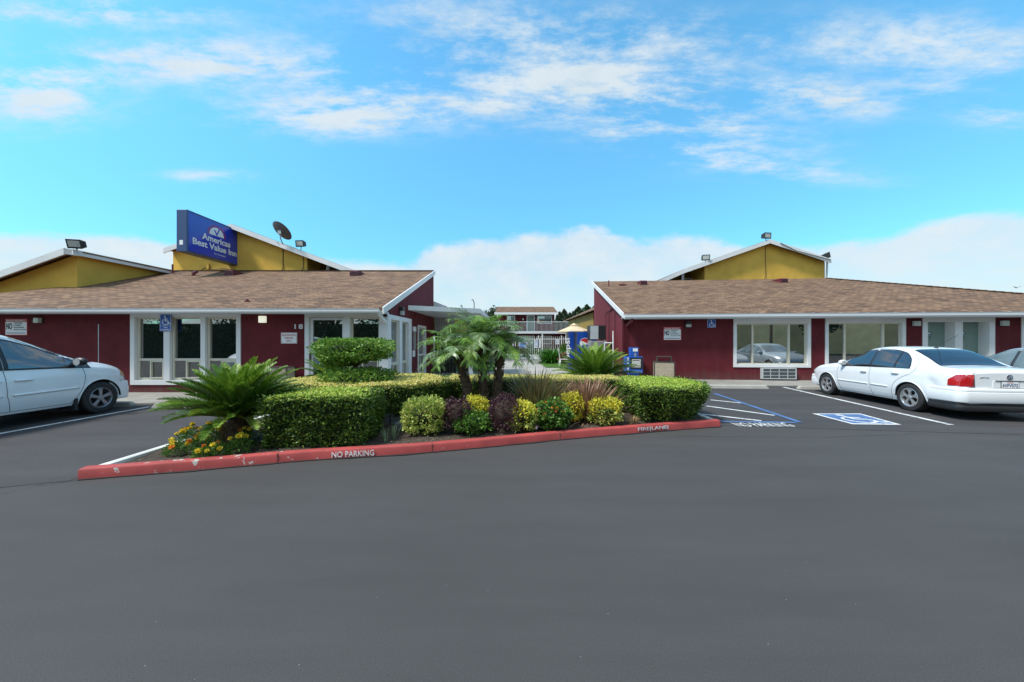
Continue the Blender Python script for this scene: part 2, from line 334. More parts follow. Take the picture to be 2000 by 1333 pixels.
def asphalt(name, col, speck=.35, blot=.08):
    m, t, p = newmat(name); nd = t.nodes
    tcn = nd.new('ShaderNodeTexCoord'); src = tcn.outputs['Object']
    a = nd.new('ShaderNodeTexNoise'); a.inputs['Scale'].default_value = .35; a.inputs['Detail'].default_value = 7; a.inputs['Roughness'].default_value = .6; t.links.new(src, a.inputs[0])
    b = nd.new('ShaderNodeTexNoise'); b.inputs['Scale'].default_value = 170; b.inputs['Detail'].default_value = 3; b.inputs['Roughness'].default_value = .7; t.links.new(src, b.inputs[0])
    mpn = nd.new('ShaderNodeMapping'); mpn.inputs['Scale'].default_value = (.25, 1.6, 1); mpn.inputs['Rotation'].default_value = (0, 0, .3); t.links.new(src, mpn.inputs[0])
    c = nd.new('ShaderNodeTexNoise'); c.inputs['Scale'].default_value = 1.3; c.inputs['Detail'].default_value = 8; c.inputs['Roughness'].default_value = .65; t.links.new(mpn.outputs[0], c.inputs[0])
    def mrn(s, lo, hi):
        x = nd.new('ShaderNodeMapRange'); x.inputs[1].default_value = .3; x.inputs[2].default_value = .7; x.inputs[3].default_value = lo; x.inputs[4].default_value = hi; t.links.new(s, x.inputs[0]); return x.outputs[0]
    def mul(x, y):
        k = nd.new('ShaderNodeMath'); k.operation = 'MULTIPLY'; t.links.new(x, k.inputs[0]); t.links.new(y, k.inputs[1]); return k.outputs[0]
    fac = mul(mul(mrn(a.outputs[0], .92, 1.08), mrn(b.outputs[0], 1 - speck, 1 + speck)), mrn(c.outputs[0], 1 - blot, 1 + blot))
    # light grains
    vo = nd.new('ShaderNodeTexVoronoi'); vo.inputs['Scale'].default_value = 45; t.links.new(src, vo.inputs[0])
    wn_ = nd.new('ShaderNodeTexWhiteNoise'); t.links.new(vo.outputs['Position'], wn_.inputs[0])
    g1 = nd.new('ShaderNodeMath'); g1.operation = 'GREATER_THAN'; g1.inputs[1].default_value = .995; t.links.new(wn_.outputs[0], g1.inputs[0])
    g2 = nd.new('ShaderNodeMath'); g2.operation = 'LESS_THAN'; g2.inputs[1].default_value = .14; t.links.new(vo.outputs['Distance'], g2.inputs[0])
    gg = mul(g1.outputs[0], g2.outputs[0])
    vm = nd.new('ShaderNodeVectorMath'); vm.operation = 'SCALE'; vm.inputs[0].default_value = col; t.links.new(fac, vm.inputs['Scale'])
    mx_ = nd.new('ShaderNodeMix'); mx_.data_type = 'RGBA'; t.links.new(gg, mx_.inputs[0]); t.links.new(vm.outputs[0], mx_.inputs[6]); mx_.inputs[7].default_value = (.22, .22, .21, 1)
    t.links.new(mx_.outputs[2], p.inputs['Base Color']); p.inputs['Roughness'].default_value = .85; p.inputs['Specular IOR Level'].default_value = .35
    bp = nd.new('ShaderNodeBump'); bp.inputs['Strength'].default_value = .5; bp.inputs['Distance'].default_value = .004; t.links.new(b.outputs[0], bp.inputs['Height']); t.links.new(bp.outputs[0], p.inputs['Normal'])
    return m
def chipped(name, paint, under, thr=.66, scale=9, local=None):
    m, t, p = newmat(name); nd = t.nodes
    tcn = nd.new('ShaderNodeTexCoord'); no = nd.new('ShaderNodeTexNoise'); no.inputs['Scale'].default_value = scale; no.inputs['Detail'].default_value = 7; no.inputs['Roughness'].default_value = .6; t.links.new(tcn.outputs['Object'], no.inputs[0])
    lo = nd.new('ShaderNodeTexNoise'); lo.inputs['Scale'].default_value = 1.1; lo.inputs['Detail'].default_value = 3; t.links.new(tcn.outputs['Object'], lo.inputs[0])
    s1 = nd.new('ShaderNodeMath'); s1.operation = 'MULTIPLY_ADD'; s1.inputs[1].default_value = .35; t.links.new(lo.outputs[0], s1.inputs[0]); t.links.new(no.outputs[0], s1.inputs[2])
    if local:      # wear concentrated at the end where tyres rub
        sx_ = nd.new('ShaderNodeSeparateXYZ'); t.links.new(tcn.outputs['Object'], sx_.inputs[0])
        w_ = nd.new('ShaderNodeMapRange'); w_.inputs[1].default_value = local - .5; w_.inputs[2].default_value = local + .3; w_.inputs[3].default_value = -.02; w_.inputs[4].default_value = -.10; t.links.new(sx_.outputs[0], w_.inputs[0])
        s2 = nd.new('ShaderNodeMath'); s2.operation = 'ADD'; t.links.new(s1.outputs[0], s2.inputs[0]); t.links.new(w_.outputs[0], s2.inputs[1]); s1 = s2
    r = nd.new('ShaderNodeMapRange'); r.inputs[1].default_value = thr + .17; r.inputs[2].default_value = thr + .19; t.links.new(s1.outputs[0], r.inputs[0])
    n_2 = nd.new('ShaderNodeTexNoise'); n_2.inputs['Scale'].default_value = 3; n_2.inputs['Detail'].default_value = 8; t.links.new(tcn.outputs['Object'], n_2.inputs[0])
    mr_ = nd.new('ShaderNodeMapRange'); mr_.inputs[1].default_value = .3; mr_.inputs[2].default_value = .7; mr_.inputs[3].default_value = .78; mr_.inputs[4].default_value = 1.15; t.links.new(n_2.outputs[0], mr_.inputs[0])
    vm = nd.new('ShaderNodeVectorMath'); vm.operation = 'SCALE'; vm.inputs[0].default_value = paint; t.links.new(mr_.outputs[0], vm.inputs['Scale'])
    mx_ = nd.new('ShaderNodeMix'); mx_.data_type = 'RGBA'; t.links.new(r.outputs[0], mx_.inputs[0]); t.links.new(vm.outputs[0], mx_.inputs[6]); mx_.inputs[7].default_value = (*under, 1)
    t.links.new(mx_.outputs[2], p.inputs['Base Color']); p.inputs['Roughness'].default_value = .7
    bp = nd.new('ShaderNodeBump'); bp.inputs['Strength'].default_value = .4; bp.inputs['Distance'].default_value = .004; t.links.new(no.outputs[0], bp.inputs['Height']); t.links.new(bp.outputs[0], p.inputs['Normal'])
    return m
M = {}
M['asphalt'] = asphalt('asphalt', (.060, .057, .056), .34, .10)
M['asphalt_old'] = asphalt('asphalt_old', (.056, .052, .053), .45, .2)
M['concrete'] = pmat('concrete', (.27, .255, .23), .85, .16, 2.5, 8, .35, 90, var2=.12)
M['concrete_light'] = pmat('concrete_light', (.36, .345, .31), .85, .12, 2.5, 8, .3, 90, var2=.1)
M['red_paint'] = chipped('red_paint', (.39, .060, .055), (.45, .42, .38), .60, 11, -2.9)
M['white_curb'] = chipped('white_curb', (.68, .68, .64), (.35, .33, .3), .66)
M['line_white'] = chipped('line_white', (.66, .67, .67), (.10, .10, .105), .62, 14)
M['line_text'] = pmat('line_text', (.60, .61, .61), .8, .35, 9, 8)
M['line_blue'] = chipped('line_blue', (.07, .15, .32), (.10, .10, .11), .64, 12)
M['tar'] = pmat('tar', (.018, .018, .02), .7, .2, 5)
M['maroon'] = pmat('maroon', (.112, .0145, .020), .8, .14, 3, 8, .8, 38, spec=.25, var2=.12, grime=.40)
M['maroon_siding'] = pmat('maroon_siding', (.150, .022, .031), .75, .14, 2.5, 8, .4, 20, stretch=(4, 4, .5), spec=.3)
M['maroon_metal'] = pmat('maroon_metal', (.14, .022, .035), .5, .1, 5)
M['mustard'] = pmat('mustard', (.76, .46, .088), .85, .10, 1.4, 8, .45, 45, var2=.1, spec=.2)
M['trim'] = pmat('trim', (.72, .72, .72), .5, .05, 2.2, 7, var2=.05)
M['gutter'] = pmat('gutter', (.62, .63, .64), .4, .05, 2, 6, stretch=(.3, 1, 4))
M['cream'] = pmat('cream', (.62, .58, .47), .5, .05, 3)
M['glass'] = glassmat('glass', (.010, .012, .012), .015, 2.7, .8)
M['glass_bright'] = glassmat('glass_bright', (.03, .028, .022), .015, 4.2, .8)
M['glass_pale'] = glassmat('glass_pale', (.12, .13, .13), .03, 1.55, .8)
M['dark'] = pmat('dark', (.012, .012, .013), .7, .2, 5)
M['shingle'] = shingle('shingle'); M['shingle_side'] = shingle('shingle_side', True)
M['white_paint'] = pmat('white_paint', (.80, .81, .82), .28, .02, .8, 3, coat=.9)
M['silver_paint'] = pmat('silver_paint', (.42, .45, .46), .3, .03, 1, 3, metallic=.4, coat=.6)
M['car_glass'] = glassmat('car_glass', (.012, .014, .024), .015, 2.0, .8)
M['car_glass_pale'] = glassmat('car_glass_pale', (.16, .20, .21), .02, 1.5, .8)
M['rubber'] = pmat('rubber', (.022, .022, .023), .75, .2, 20)
M['black_plastic'] = pmat('black_plastic', (.02, .02, .022), .4, .1, 8)
M['alloy'] = pmat('alloy', (.55, .56, .57), .32, .06, 4, metallic=.75)
M['alloy_dull'] = pmat('alloy_dull', (.30, .30, .33), .4, .06, 4, metallic=.7)
M['chrome'] = pmat('chrome', (.7, .7, .72), .15, .02, 4, metallic=1)
M['red_lens'] = pmat('red_lens', (.42, .012, .015), .12, .2, 8, coat=1)
M['red_lens_dark'] = pmat('red_lens_dark', (.20, .006, .010), .12, .2, 8, coat=1)
M['amber'] = pmat('amber', (.70, .28, .07), .15, .1, 6, coat=1)
M['lens'] = pmat('lens', (.55, .58, .60), .12, .1, 8, coat=1)
M['seam'] = pmat('seam', (.09, .09, .10), .6, .1, 5)
M['sign_blue'] = pmat('sign_blue', (.014, .05, .48), .25, .05, 1, coat=.4)
M['sign_navy'] = pmat('sign_navy', (.030, .062, .165), .4, .05, 1)
M['acc_blue'] = pmat('acc_blue', (.015, .09, .40), .35, .05, 3)
M['sign_white'] = pmat('sign_white', (.78, .79, .80), .4, .03, 4)
M['sign_red'] = pmat('sign_red', (.50, .03, .03), .4, .04, 4)
M['sign_black'] = pmat('sign_black', (.02, .02, .02), .4, .04, 4)
M['fixture_black'] = pmat('fixture_black', (.025, .026, .028), .45, .1, 6)
M['fixture_glass'] = pmat('fixture_glass', (.45, .47, .44), .2, .15, 12, coat=.5)
M['dish_grey'] = pmat('dish_grey', (.13, .125, .125), .5, .08, 3)
M['steel'] = pmat('steel', (.40, .41, .42), .4, .08, 6, metallic=.6)
M['soil'] = pmat('soil', (.058, .042, .031), .95, .45, 14, 10, .9, 45, var2=.25, scale2=2)
M['chips'] = leafmat('chips', [(.10, .06, .035), (.22, .15, .09), (.05, .035, .025), (.33, .25, .16)], .9, 0)
M['lawn'] = pmat('lawn', (.085, .19, .030), .9, .25, 6, 8, .6, 40, var2=.12, scale2=.5)
M['aggregate'] = pmat('aggregate', (.36, .30, .22), .9, .5, 60, 3, .5, 120)
M['brown_metal'] = pmat('brown_metal', (.06, .05, .045), .5, .1, 8)
M['door_green'] = pmat('door_green', (.19, .265, .23), .55, .05, 2)
M['wood_grey'] = pmat('wood_grey', (.13, .145, .155), .85, .25, 5, 8, .4, 20, stretch=(.6, .6, 5))
M['wood_dark'] = pmat('wood_dark', (.025, .016, .013), .8, .2, 4)
M['bark'] = pmat('bark', (.12, .075, .05), .95, .45, 16, 8, 1, 25)
M['bark_light'] = pmat('bark_light', (.24, .16, .10), .9, .3, 14, 8, .6, 30)
M['pool'] = pmat('pool', (.10, .45, .72), .06, .08, 2.5, coat=1)
M['tan_cloth'] = pmat('tan_cloth', (.62, .50, .33), .9, .05, 3)
M['vend_blue'] = pmat('vend_blue', (.008, .055, .32), .25, .15, 1.3, coat=.5)
M['vend_light'] = pmat('vend_light', (.10, .22, .55), .3, .4, 4, coat=.5)
M['grey_panel'] = pmat('grey_panel', (.40, .43, .44), .5, .05, 4)
M['grey_mid'] = pmat('grey_mid', (.22, .225, .22), .5, .08, 4)
M['paper'] = pmat('paper', (.52, .50, .46), .8, .3, 14)
M['beige_wall'] = pmat('beige_wall', (.80, .56, .27), .9, .12, 1, bump=.4)
M['core'] = pmat('core', (.020, .035, .011), .95, .4, 12, 6, .5, 30)
M['core_brown'] = pmat('core_brown', (.055, .037, .026), .95, .4, 12)
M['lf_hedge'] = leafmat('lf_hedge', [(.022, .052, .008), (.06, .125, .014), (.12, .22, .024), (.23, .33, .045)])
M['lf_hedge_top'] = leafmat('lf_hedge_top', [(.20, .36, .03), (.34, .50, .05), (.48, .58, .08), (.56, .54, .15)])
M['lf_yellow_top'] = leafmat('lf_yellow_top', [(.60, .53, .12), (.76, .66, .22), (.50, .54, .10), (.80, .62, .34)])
M['lf_green'] = leafmat('lf_green', [(.035, .10, .012), (.085, .20, .022), (.16, .31, .04)])
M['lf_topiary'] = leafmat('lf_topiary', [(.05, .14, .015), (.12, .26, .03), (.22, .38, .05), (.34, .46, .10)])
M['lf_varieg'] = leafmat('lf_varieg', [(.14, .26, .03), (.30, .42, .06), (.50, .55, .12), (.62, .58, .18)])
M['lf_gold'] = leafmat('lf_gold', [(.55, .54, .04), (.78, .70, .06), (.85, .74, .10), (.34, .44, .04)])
M['lf_purple'] = leafmat('lf_purple', [(.035, .014, .024), (.075, .026, .042), (.12, .036, .05), (.05, .036, .036)])
M['lf_cycad'] = leafmat('lf_cycad', [(.04, .10, .010), (.08, .18, .018), (.15, .27, .03)], .35, .2)
M['lf_cycad_bright'] = leafmat('lf_cycad_bright', [(.12, .23, .018), (.22, .36, .035), (.34, .46, .06)], .4, .25)
M['lf_palm'] = leafmat('lf_palm', [(.06, .15, .02), (.12, .26, .03), (.20, .36, .05), (.34, .46, .09)], .35, .3)
M['lf_palm_grey'] = leafmat('lf_palm_grey', [(.10, .19, .07), (.20, .31, .13), (.32, .42, .22)], .3, .2)
M['rachis'] = pmat('rachis', (.16, .19, .05), .5, .1, 5)
M['lf_flax'] = leafmat('lf_flax', [(.17, .12, .06), (.32, .25, .10), (.20, .25, .08), (.46, .32, .18), (.10, .08, .04)], .5, .15)
M['lf_flax_red'] = leafmat('lf_flax_red', [(.20, .08, .055), (.34, .17, .10), (.46, .28, .17), (.15, .10, .06)], .5, .15)
M['lf_lily'] = leafmat('lf_lily', [(.03, .12, .012), (.06, .20, .02), (.10, .27, .03)], .4, .2)
M['lf_dry'] = leafmat('lf_dry', [(.30, .20, .09), (.42, .30, .14), (.20, .12, .06)], .8, .1)
M['lf_conifer'] = leafmat('lf_conifer', [(.012, .030, .012), (.03, .06, .02), (.06, .10, .03)], .7, .1)
M['fl_yellow'] = leafmat('fl_yellow', [(.85, .66, .03), (.90, .74, .08)], .6, .1)
M['fl_orange'] = leafmat('fl_orange', [(.80, .25, .01), (.85, .34, .02)], .6, .1)
M['fl_red'] = leafmat('fl_red', [(.55, .03, .02), (.70, .10, .05)], .6, .1)
M['lamp_on'] = None
m, t, p = newmat('lamp_on'); p.inputs['Base Color'].default_value = (.8, .8, .7, 1); p.inputs['Emission Color'].default_value = (1, .97, .78, 1); p.inputs['Emission Strength'].default_value = .35; M['lamp_on'] = m
# ------------------------------------------------------------------ text and symbols
def text(s, width, o, right, up, mat, parent, name='lettering', height=None, depth=.003, bold=0.0, align='L', label=None, space=1.0):
    cu_ = bpy.data.curves.new('t', 'FONT'); cu_.body = s; cu_.size = 1; cu_.extrude = .01; cu_.offset = bold; cu_.space_character = space; cu_.resolution_u = 3
    ob = bpy.data.objects.new('t', cu_); C.objects.link(ob)
    dg = bpy.context.evaluated_depsgraph_get(); me = bpy.data.meshes.new_from_object(ob.evaluated_get(dg))
    bpy.data.objects.remove(ob); n = len(me.vertices); co = np.empty(n * 3); me.vertices.foreach_get('co', co); co = co.reshape(-1, 3)
    mn, mxx = co.min(0), co.max(0); co[:, 0] = (co[:, 0] - mn[0]) / (mxx[0] - mn[0]); co[:, 1] -= mn[1]
    hs = width / (mxx[0] - mn[0]) if height is None else height / (mxx[1] - mn[1])
    R, U = np.array(Vector(right).normalized()), np.array(Vector(up).normalized()); Nn = np.cross(R, U)
    sh = {'L': 0, 'C': -.5, 'R': -1}[align]
    P = np.array(Vector(o))[None] + ((co[:, 0] + sh) * width)[:, None] * R + (co[:, 1] * hs)[:, None] * U + ((co[:, 2] + .01) / .02 * depth)[:, None] * Nn
    me.vertices.foreach_set('co', P.ravel()); me.name = name; me.materials.clear(); me.materials.append(mat); me.update()
    ob = bpy.data.objects.new(name, me); C.objects.link(ob)
    if label: ob['label'] = label
    return fin(ob, parent)
def thick(mb, pts, w, o, R, U, Nn, d0, d1):
    for j_, (a, b) in enumerate(zip(pts[:-1], pts[1:])):
        d1 += .00012; a, b = Vector(a), Vector(b); t_ = (b - a).normalized(); n_ = Vector((-t_.y, t_.x)) * w / 2; a = a - t_ * w * .2; b = b + t_ * w * .2
        q = [a - n_, b - n_, b + n_, a + n_]
        mb.add([o + R * k.x + U * k.y + Nn * d for d in (d0, d1) for k in q], [(0, 1, 2, 3)[::-1], (4, 5, 6, 7), (0, 1, 5, 4), (1, 2, 6, 5), (2, 3, 7, 6), (3, 0, 4, 7)])
def wheelchair(o, right, up, size, mat, parent, d0=.001, d1=.004, name='wheelchair_symbol'):
    R, U = Vector(right).normalized() * size, Vector(up).normalized() * size; Nn = R.cross(U).normalized(); o = Vector(o); mb = MB()
    k = 16; c = [(.40 + .085 * math.cos(2 * math.pi * i / k), .90 + .085 * math.sin(2 * math.pi * i / k)) for i in range(k)]
    mb.add([o + R * x + U * y + Nn * d for d in (d0, d1) for x, y in c], [tuple(range(k))[::-1], tuple(range(k, 2 * k))])
    thick(mb, [(.41, .80), (.44, .44)], .09, o, R, U, Nn, d0, d1)
    thick(mb, [(.44, .64), (.68, .64)], .07, o, R, U, Nn, d0, d1 + .0004)
    thick(mb, [(.44, .44), (.70, .44), (.83, .14), (.95, .18)], .08, o, R, U, Nn, d0, d1 + .0008)
    arc = [(.45 + .30 * math.cos(math.radians(a)), .34 + .30 * math.sin(math.radians(a))) for a in range(125, 352, 12)]
    thick(mb, arc, .07, o, R, U, Nn, d0, d1 + .0012)
    return obj(name, mb, mat, parent)
# ================================================================== SETTING: ground
def struct(name, mb, m, **k):
    o = obj(name, mb, m, **k); o['kind'] = 'structure'; return o
def sheet(name, pts, z, m, parent=None):
    return obj(name, MB().add([(p[0], p[1], z) for p in pts], [tuple(range(len(pts)))]), m, parent)
lot = struct('parking_lot', MB().add([(-900, -500, 0), (900, -500, 0), (900, 1500, 0), (-900, 1500, 0)], [(0, 1, 2, 3)]), M['asphalt'])
# older, rougher asphalt in the stalls either side of the bed
o = sheet('old_pavement', [(-40, 3.0), (-7.2, 3.2), (-5.0, 4.05), (-5.0, 9.0), (-40, 9.0)], .004, M['asphalt_old'], lot)
o = sheet('old_pavement', [(3.9, 6.7), (6.2, 6.35), (9.6, 5.9), (40, 4.9), (40, 9.6), (3.9, 13.2)], .004, M['asphalt_old'], lot)
ZM = .009
def strip(name, a, b, w, m, z=ZM):
    a, b = Vector((a[0], a[1])), Vector((b[0], b[1])); d = (b - a).normalized(); n = Vector((-d.y, d.x)) * w / 2
    k = 14; row1, row2 = [], []
    for i in range(k + 1):
        q = a + (b - a) * i / k; j = n * (1 + random.uniform(-.07, .07))
        row1.append((q.x + j.x, q.y + j.y, z)); row2.append((q.x - j.x, q.y - j.y, z))
    return obj(name, MB().grid([row2, row1]), m, lot)
strip('parking_line', G(-60, 859), G(292, 795.5), .10, M['line_white'])
strip('parking_line', G(1530, 757), G(1858, 831), .10, M['line_white'])
strip('hatch_line', G(1388, 782), G(1450, 788.5), .085, M['line_white'])
strip('hatch_line', G(1380, 794), G(1513, 812.5), .085, M['line_white'])
strip('hatch_line', G(1373, 810), G(1487, 823), .085, M['line_white'])
strip('hatch_border', G(1395, 769.5), G(1562, 826), .11, M['line_blue'], ZM + .004)
strip('hatch_border', G(1408, 824.3), G(1556, 826.5), .10, M['line_blue'], ZM + .002)
a, b, c, d = G(1586, 809), G(1680, 809), G(1761, 831), G(1665, 830)
sheet('symbol_border', [a, b, c, d][::-1], ZM + .001, M['line_white'], lot)
ctr = (a + b + c + d) / 4
pan = sheet('symbol_panel', [ctr + (q - ctr) * .84 for q in (a, b, c, d)][::-1], ZM + .005, M['line_blue'], lot)
up_ = ((a + b) / 2 - (c + d) / 2).normalized(); rt_ = Vector((up_.y, -up_.x, 0))
wheelchair(ctr - up_ * .42 - rt_ * .40 + Vector((0, 0, ZM + .006)), rt_, up_, .80, M['line_white'], lot, 0, .0012)
a, b = G(1446, 834.5), G(1556, 835)
text('NO PARKING', 1.03, Vector((a.x, a.y, ZM)), (1, .0, 0), (0, 1, 0), M['line_text'], lot, 'ground_lettering', height=.31, depth=.0015, bold=.0)
# tar seams and cracks
def crack(pts, w):
    rows = [[], []]
    for i in range(len(pts) - 1):
        for k in range(12):
            t_ = k / 12; x = pts[i][0] * (1 - t_) + pts[i + 1][0] * t_; y = pts[i][1] * (1 - t_) + pts[i + 1][1] * t_
            x += random.uniform(-.012, .012); y += random.uniform(-.015, .015); ww = w * random.uniform(.4, 1.2)
            rows[0].append((x, y - ww, ZM - .001)); rows[1].append((x, y + ww, ZM - .001))
    obj('crack', MB().grid(rows), M['tar'], lot)
crack([G(0, 967)[:2], G(70, 950)[:2], G(150, 939)[:2]], .007)
crack([G(1300, 853)[:2], G(1600, 855)[:2], G(1800, 848)[:2], G(2050, 884)[:2]], .004)
crack([G(1560, 778)[:2], G(1640, 790)[:2], G(1730, 803)[:2]], .02)
crack([G(200, 832)[:2], G(300, 822)[:2], G(400, 812)[:2]], .005)
# sidewalks
side = struct('sidewalk', MB().box(-40, -.9, 8.98, 10.9, -.2, .03), M['concrete'], bevel=.012)
OR = Vector((4.578, 14.7)); EX = Vector((math.cos(math.radians(5)), -math.sin(math.radians(5)))); EY = Vector((math.sin(math.radians(3)), math.cos(math.radians(3))))
def RB(x, y, z): return (OR.x + EX.x * x + EY.x * y, OR.y + EX.y * x + EY.y * y, z)
struct('sidewalk', MB(RB).box(-.6, 40, -1.75, .05, -.2, .03), M['concrete'], bevel=.012)
for i in range(9):
    x = 1.2 + i * 2.4
    obj('control_joint', MB(RB).box(x, x + .012, -1.75, 0, .029, .0312), M['seam'], bpy.data.objects['sidewalk.001'])
for i in range(7):
    x = -2.3 - i * 2.1
    obj('control_joint', MB().box(x, x + .012, 8.98, 10.84, .029, .0312), M['seam'], side)
# courtyard
struct('pool_deck', MB().add([(-12, 26.7, .026), (6.5, 26.7, .026), (8, 46, .026), (-14, 46, .026)], [(0, 1, 2, 3)]), M['concrete'])
court = struct('courtyard_path', MB().add([(-6, 10.6, .02), (4.4, 10.6, .02), (6, 17.5, .02), (6, 34, .02), (-12, 34, .02), (-6, 20, .02)], [(0, 1, 2, 3, 4, 5)]), M['concrete_light'])
for y in (13.2, 15.8, 18.4, 21, 23.6, 26.2):
    obj('control_joint', MB().box(-.9, 1.9, y, y + .02, .021, .0235), M['seam'], court)
obj('control_joint', MB().box(1.86, 1.88, 11, 26, .021, .0235), M['seam'], court)
struct('lawn', MB().add([(-7, 18.2, .05), (-.95, 18.2, .05), (-.95, 26.6, .05), (-7, 26.6, .05)], [(0, 1, 2, 3)]), M['lawn'])
struct('lawn', MB().add([(1.95, 20.8, .05), (5.6, 20.8, .05), (5.6, 26.6, .05), (1.95, 26.6, .05)], [(0, 1, 2, 3)]), M['lawn'])
def blades(name, P, D, Nn, Ln, Wd, m, parent=None, label=None):
    """leaf quads: base point, direction, normal, length, width (numpy)"""
    D = D / np.linalg.norm(D, axis=1, keepdims=True); Sd = np.cross(D, Nn); Sd /= (np.linalg.norm(Sd, axis=1, keepdims=True) + 1e-9)
    Ln = np.broadcast_to(Ln, len(P))[:, None]; Wd = np.broadcast_to(Wd, len(P))[:, None]
    N2 = np.cross(Sd, D)
    a = P; b = P + D * Ln * .45 + Sd * Wd * .5 + N2 * Wd * .12; c = P + D * Ln; d = P + D * Ln * .45 - Sd * Wd * .5 + N2 * Wd * .12
    V = np.stack([a, b, c, d], 1).reshape(-1, 3); k = np.arange(len(P))[:, None] * 4
    return npobj(name, V, k + np.array([[0, 1, 2, 3]]), m, parent, label)
for (x0, x1, y0, y1, nm) in ((-7, -.95, 18.2, 26.6, 'grass'), (1.95, 5.6, 20.8, 26.6, 'grass')):
    n = 9000; P = np.c_[rng.uniform(x0, x1, n), rng.uniform(y0, y1, n), np.full(n, .05)]
    o = blades(nm, P, np.c_[rng.normal(0, .35, (n, 2)), np.ones(n)], rng.normal(0, 1, (n, 3)), rng.uniform(.03, .07, n), .014, leafmat('lf_grass', [(.07, .19, .02), (.12, .27, .035), (.18, .33, .06)]))
    tagp(o, 'short mown green grass of the courtyard lawn', 'grass', kind='stuff')
# pool
pool = struct('swimming_pool', MB().box(-6, 1.9, 29.2, 40, -.5, .03), M['pool'])
obj('pool_coping', MB().box(-6.3, 2.2, 28.9, 29.2, -.1, .09).box(-6.3, 2.2, 40, 40.3, -.1, .09).box(1.9, 2.2, 29.2, 40, -.1, .09).box(-6.3, -6, 29.2, 40, -.1, .09), M['concrete_light'], pool)
# planting bed
KP = [G(152, 938), G(330, 924), G(620, 899), G(760, 890.5), (G(960, 873.5)), G(1060, 863), G(1160, 854), G(1290, 843), G(1407, 834)]
kx = [p.x for p in KP]; ky = [p.y for p in KP]
kf = smooth_interp(kx, ky)
XLc, XRc = KP[0].x, KP[-1].x
YB = 9.0
def curb(name, path, w, h, m, inward, parent=None):
    """path of ground points along the outer edge; inward: +1 the curb lies to the left of the path"""
    P = [Vector((p[0], p[1])) for p in path]; rows = []
    prof = [(0, -.05), (.004, h * .8), (.014, h * .95), (.035, h), (w - .03, h + .002), (w - .01, h * .96), (w, h * .8), (w, -.05)]
    for i, p in enumerate(P):
        d = (P[min(i + 1, len(P) - 1)] - P[max(i - 1, 0)]).normalized(); n_ = Vector((-d.y, d.x)) * inward
        rows.append([(p.x + n_.x * a_, p.y + n_.y * a_, b_) for a_, b_ in prof])
    mb = MB().grid(rows); k = len(prof); m_ = len(rows)
    mb.f += [tuple(range(k)), tuple(range((m_ - 1) * k, m_ * k))[::-1]]
    return obj(name, mb, m, parent, smooth='auto')
xs = np.linspace(XLc, XRc, 90)
red = curb('red_curb', [(x, kf(x) + random.uniform(-.004, .004)) for x in xs], .15, .12, M['red_paint'], 1); red['kind'] = 'structure'
wl = curb('white_curb', [(XLc + .0, YB), (XLc, 7), (XLc + .0, 5.2), (XLc + .02, ky[0] + .16)], .13, .118, M['white_curb'], 1); wl['kind'] = 'structure'
wr = curb('white_curb', [(XRc - .02, ky[-1] + .16), (XRc, 7.6), (XRc, YB)], .13, .118, M['white_curb'], 1); wr['kind'] = 'structure'
for i in range(1, 5):
    x = XLc + i * 1.9; sl_ = math.atan2(kf(x + .05) - kf(x - .05), .1); n_ = Vector((-math.sin(sl_), math.cos(sl_), 0)); p_ = Vector((x, kf(x), 0))
    obj('curb_joint', MB().beam(p_ - n_ * .003 + Vector((0, 0, .06)), p_ + n_ * .148 + Vector((0, 0, .06)), .005, .1265), M['seam'], red)
# tar line under the curb
rows = [[], []]
for x in xs:
    wv = .02 + .03 * max(0, math.sin(x * 5.3) * math.sin(x * 2.1 + 1)) + random.uniform(0, .012)
    rows[0].append((x, kf(x) - wv, ZM)); rows[1].append((x, kf(x) + .02, ZM))
obj('tar_seam', MB().grid(rows), M['tar'], lot)
STW = chipped('stencil_white', (.74, .74, .74), (.42, .04, .045), .68, 30)
def curb_text(s, px0, px1, h):
    x0 = G(px0, 897)[0] if False else None
    # find x on the curb whose direction from the lens matches the pixel
    def fx(px):
        lo, hi = XLc, XRc
        for _ in range(50):
            md = (lo + hi) / 2
            if md / kf(md) < (px - CX) / F: lo = md
            else: hi = md
        return lo
    a_, b_ = fx(px0), fx(px1); A = Vector((a_, kf(a_), 0)); B = Vector((b_, kf(b_), 0)); d_ = (B - A)
    off = Vector((d_.y, -d_.x, 0)).normalized() * .002
    text(s, d_.length, A + off + Vector((0, 0, .018)), d_, (0, 0, 1), STW, red, 'curb_lettering', height=h, depth=.0045, bold=.008)
curb_text('NO PARKING', 648, 731, .078); curb_text('FIRE|LANE|', 1246, 1305, .078)
# soil
def soil_z(x, y): return .085 + .025 * math.sin(x * 3.1 + y) * math.sin(y * 2.7) + .012 * math.sin(x * 11 + 3) * math.sin(y * 13)
P = []
for i in range(91):
    x = XLc + .10 + (XRc - XLc - .2) * i / 90; y0 = kf(x) + .12
    P.append([(x, y0 + (YB - y0) * j / 40, soil_z(x, y0 + (YB - y0) * j / 40) + random.uniform(-.006, .006)) for j in range(41)])
soil = struct('planting_bed', MB().grid(P), M['soil'], smooth=True)
def in_bed(n, ymax=9.0):
    x = rng.uniform(XLc + .2, XRc - .2, n); y = np.array([kf(q) for q in x]) + .14 + rng.uniform(0, 1, n) ** 1.3 * (ymax - 5.2)
    k = y < ymax; x, y = x[k], y[k]; return np.c_[x, y, np.array([soil_z(a_, b_) for a_, b_ in zip(x, y)]) + .004]
Pq = in_bed(9000, 8.2)
o = blades('wood_chips', Pq, rng.normal(0, 1, Pq.shape) * [1, 1, .25], np.c_[rng.normal(0, .3, (len(Pq), 2)), np.ones(len(Pq))], rng.uniform(.012, .045, len(Pq)), rng.uniform(.006, .018, len(Pq)), M['chips'])
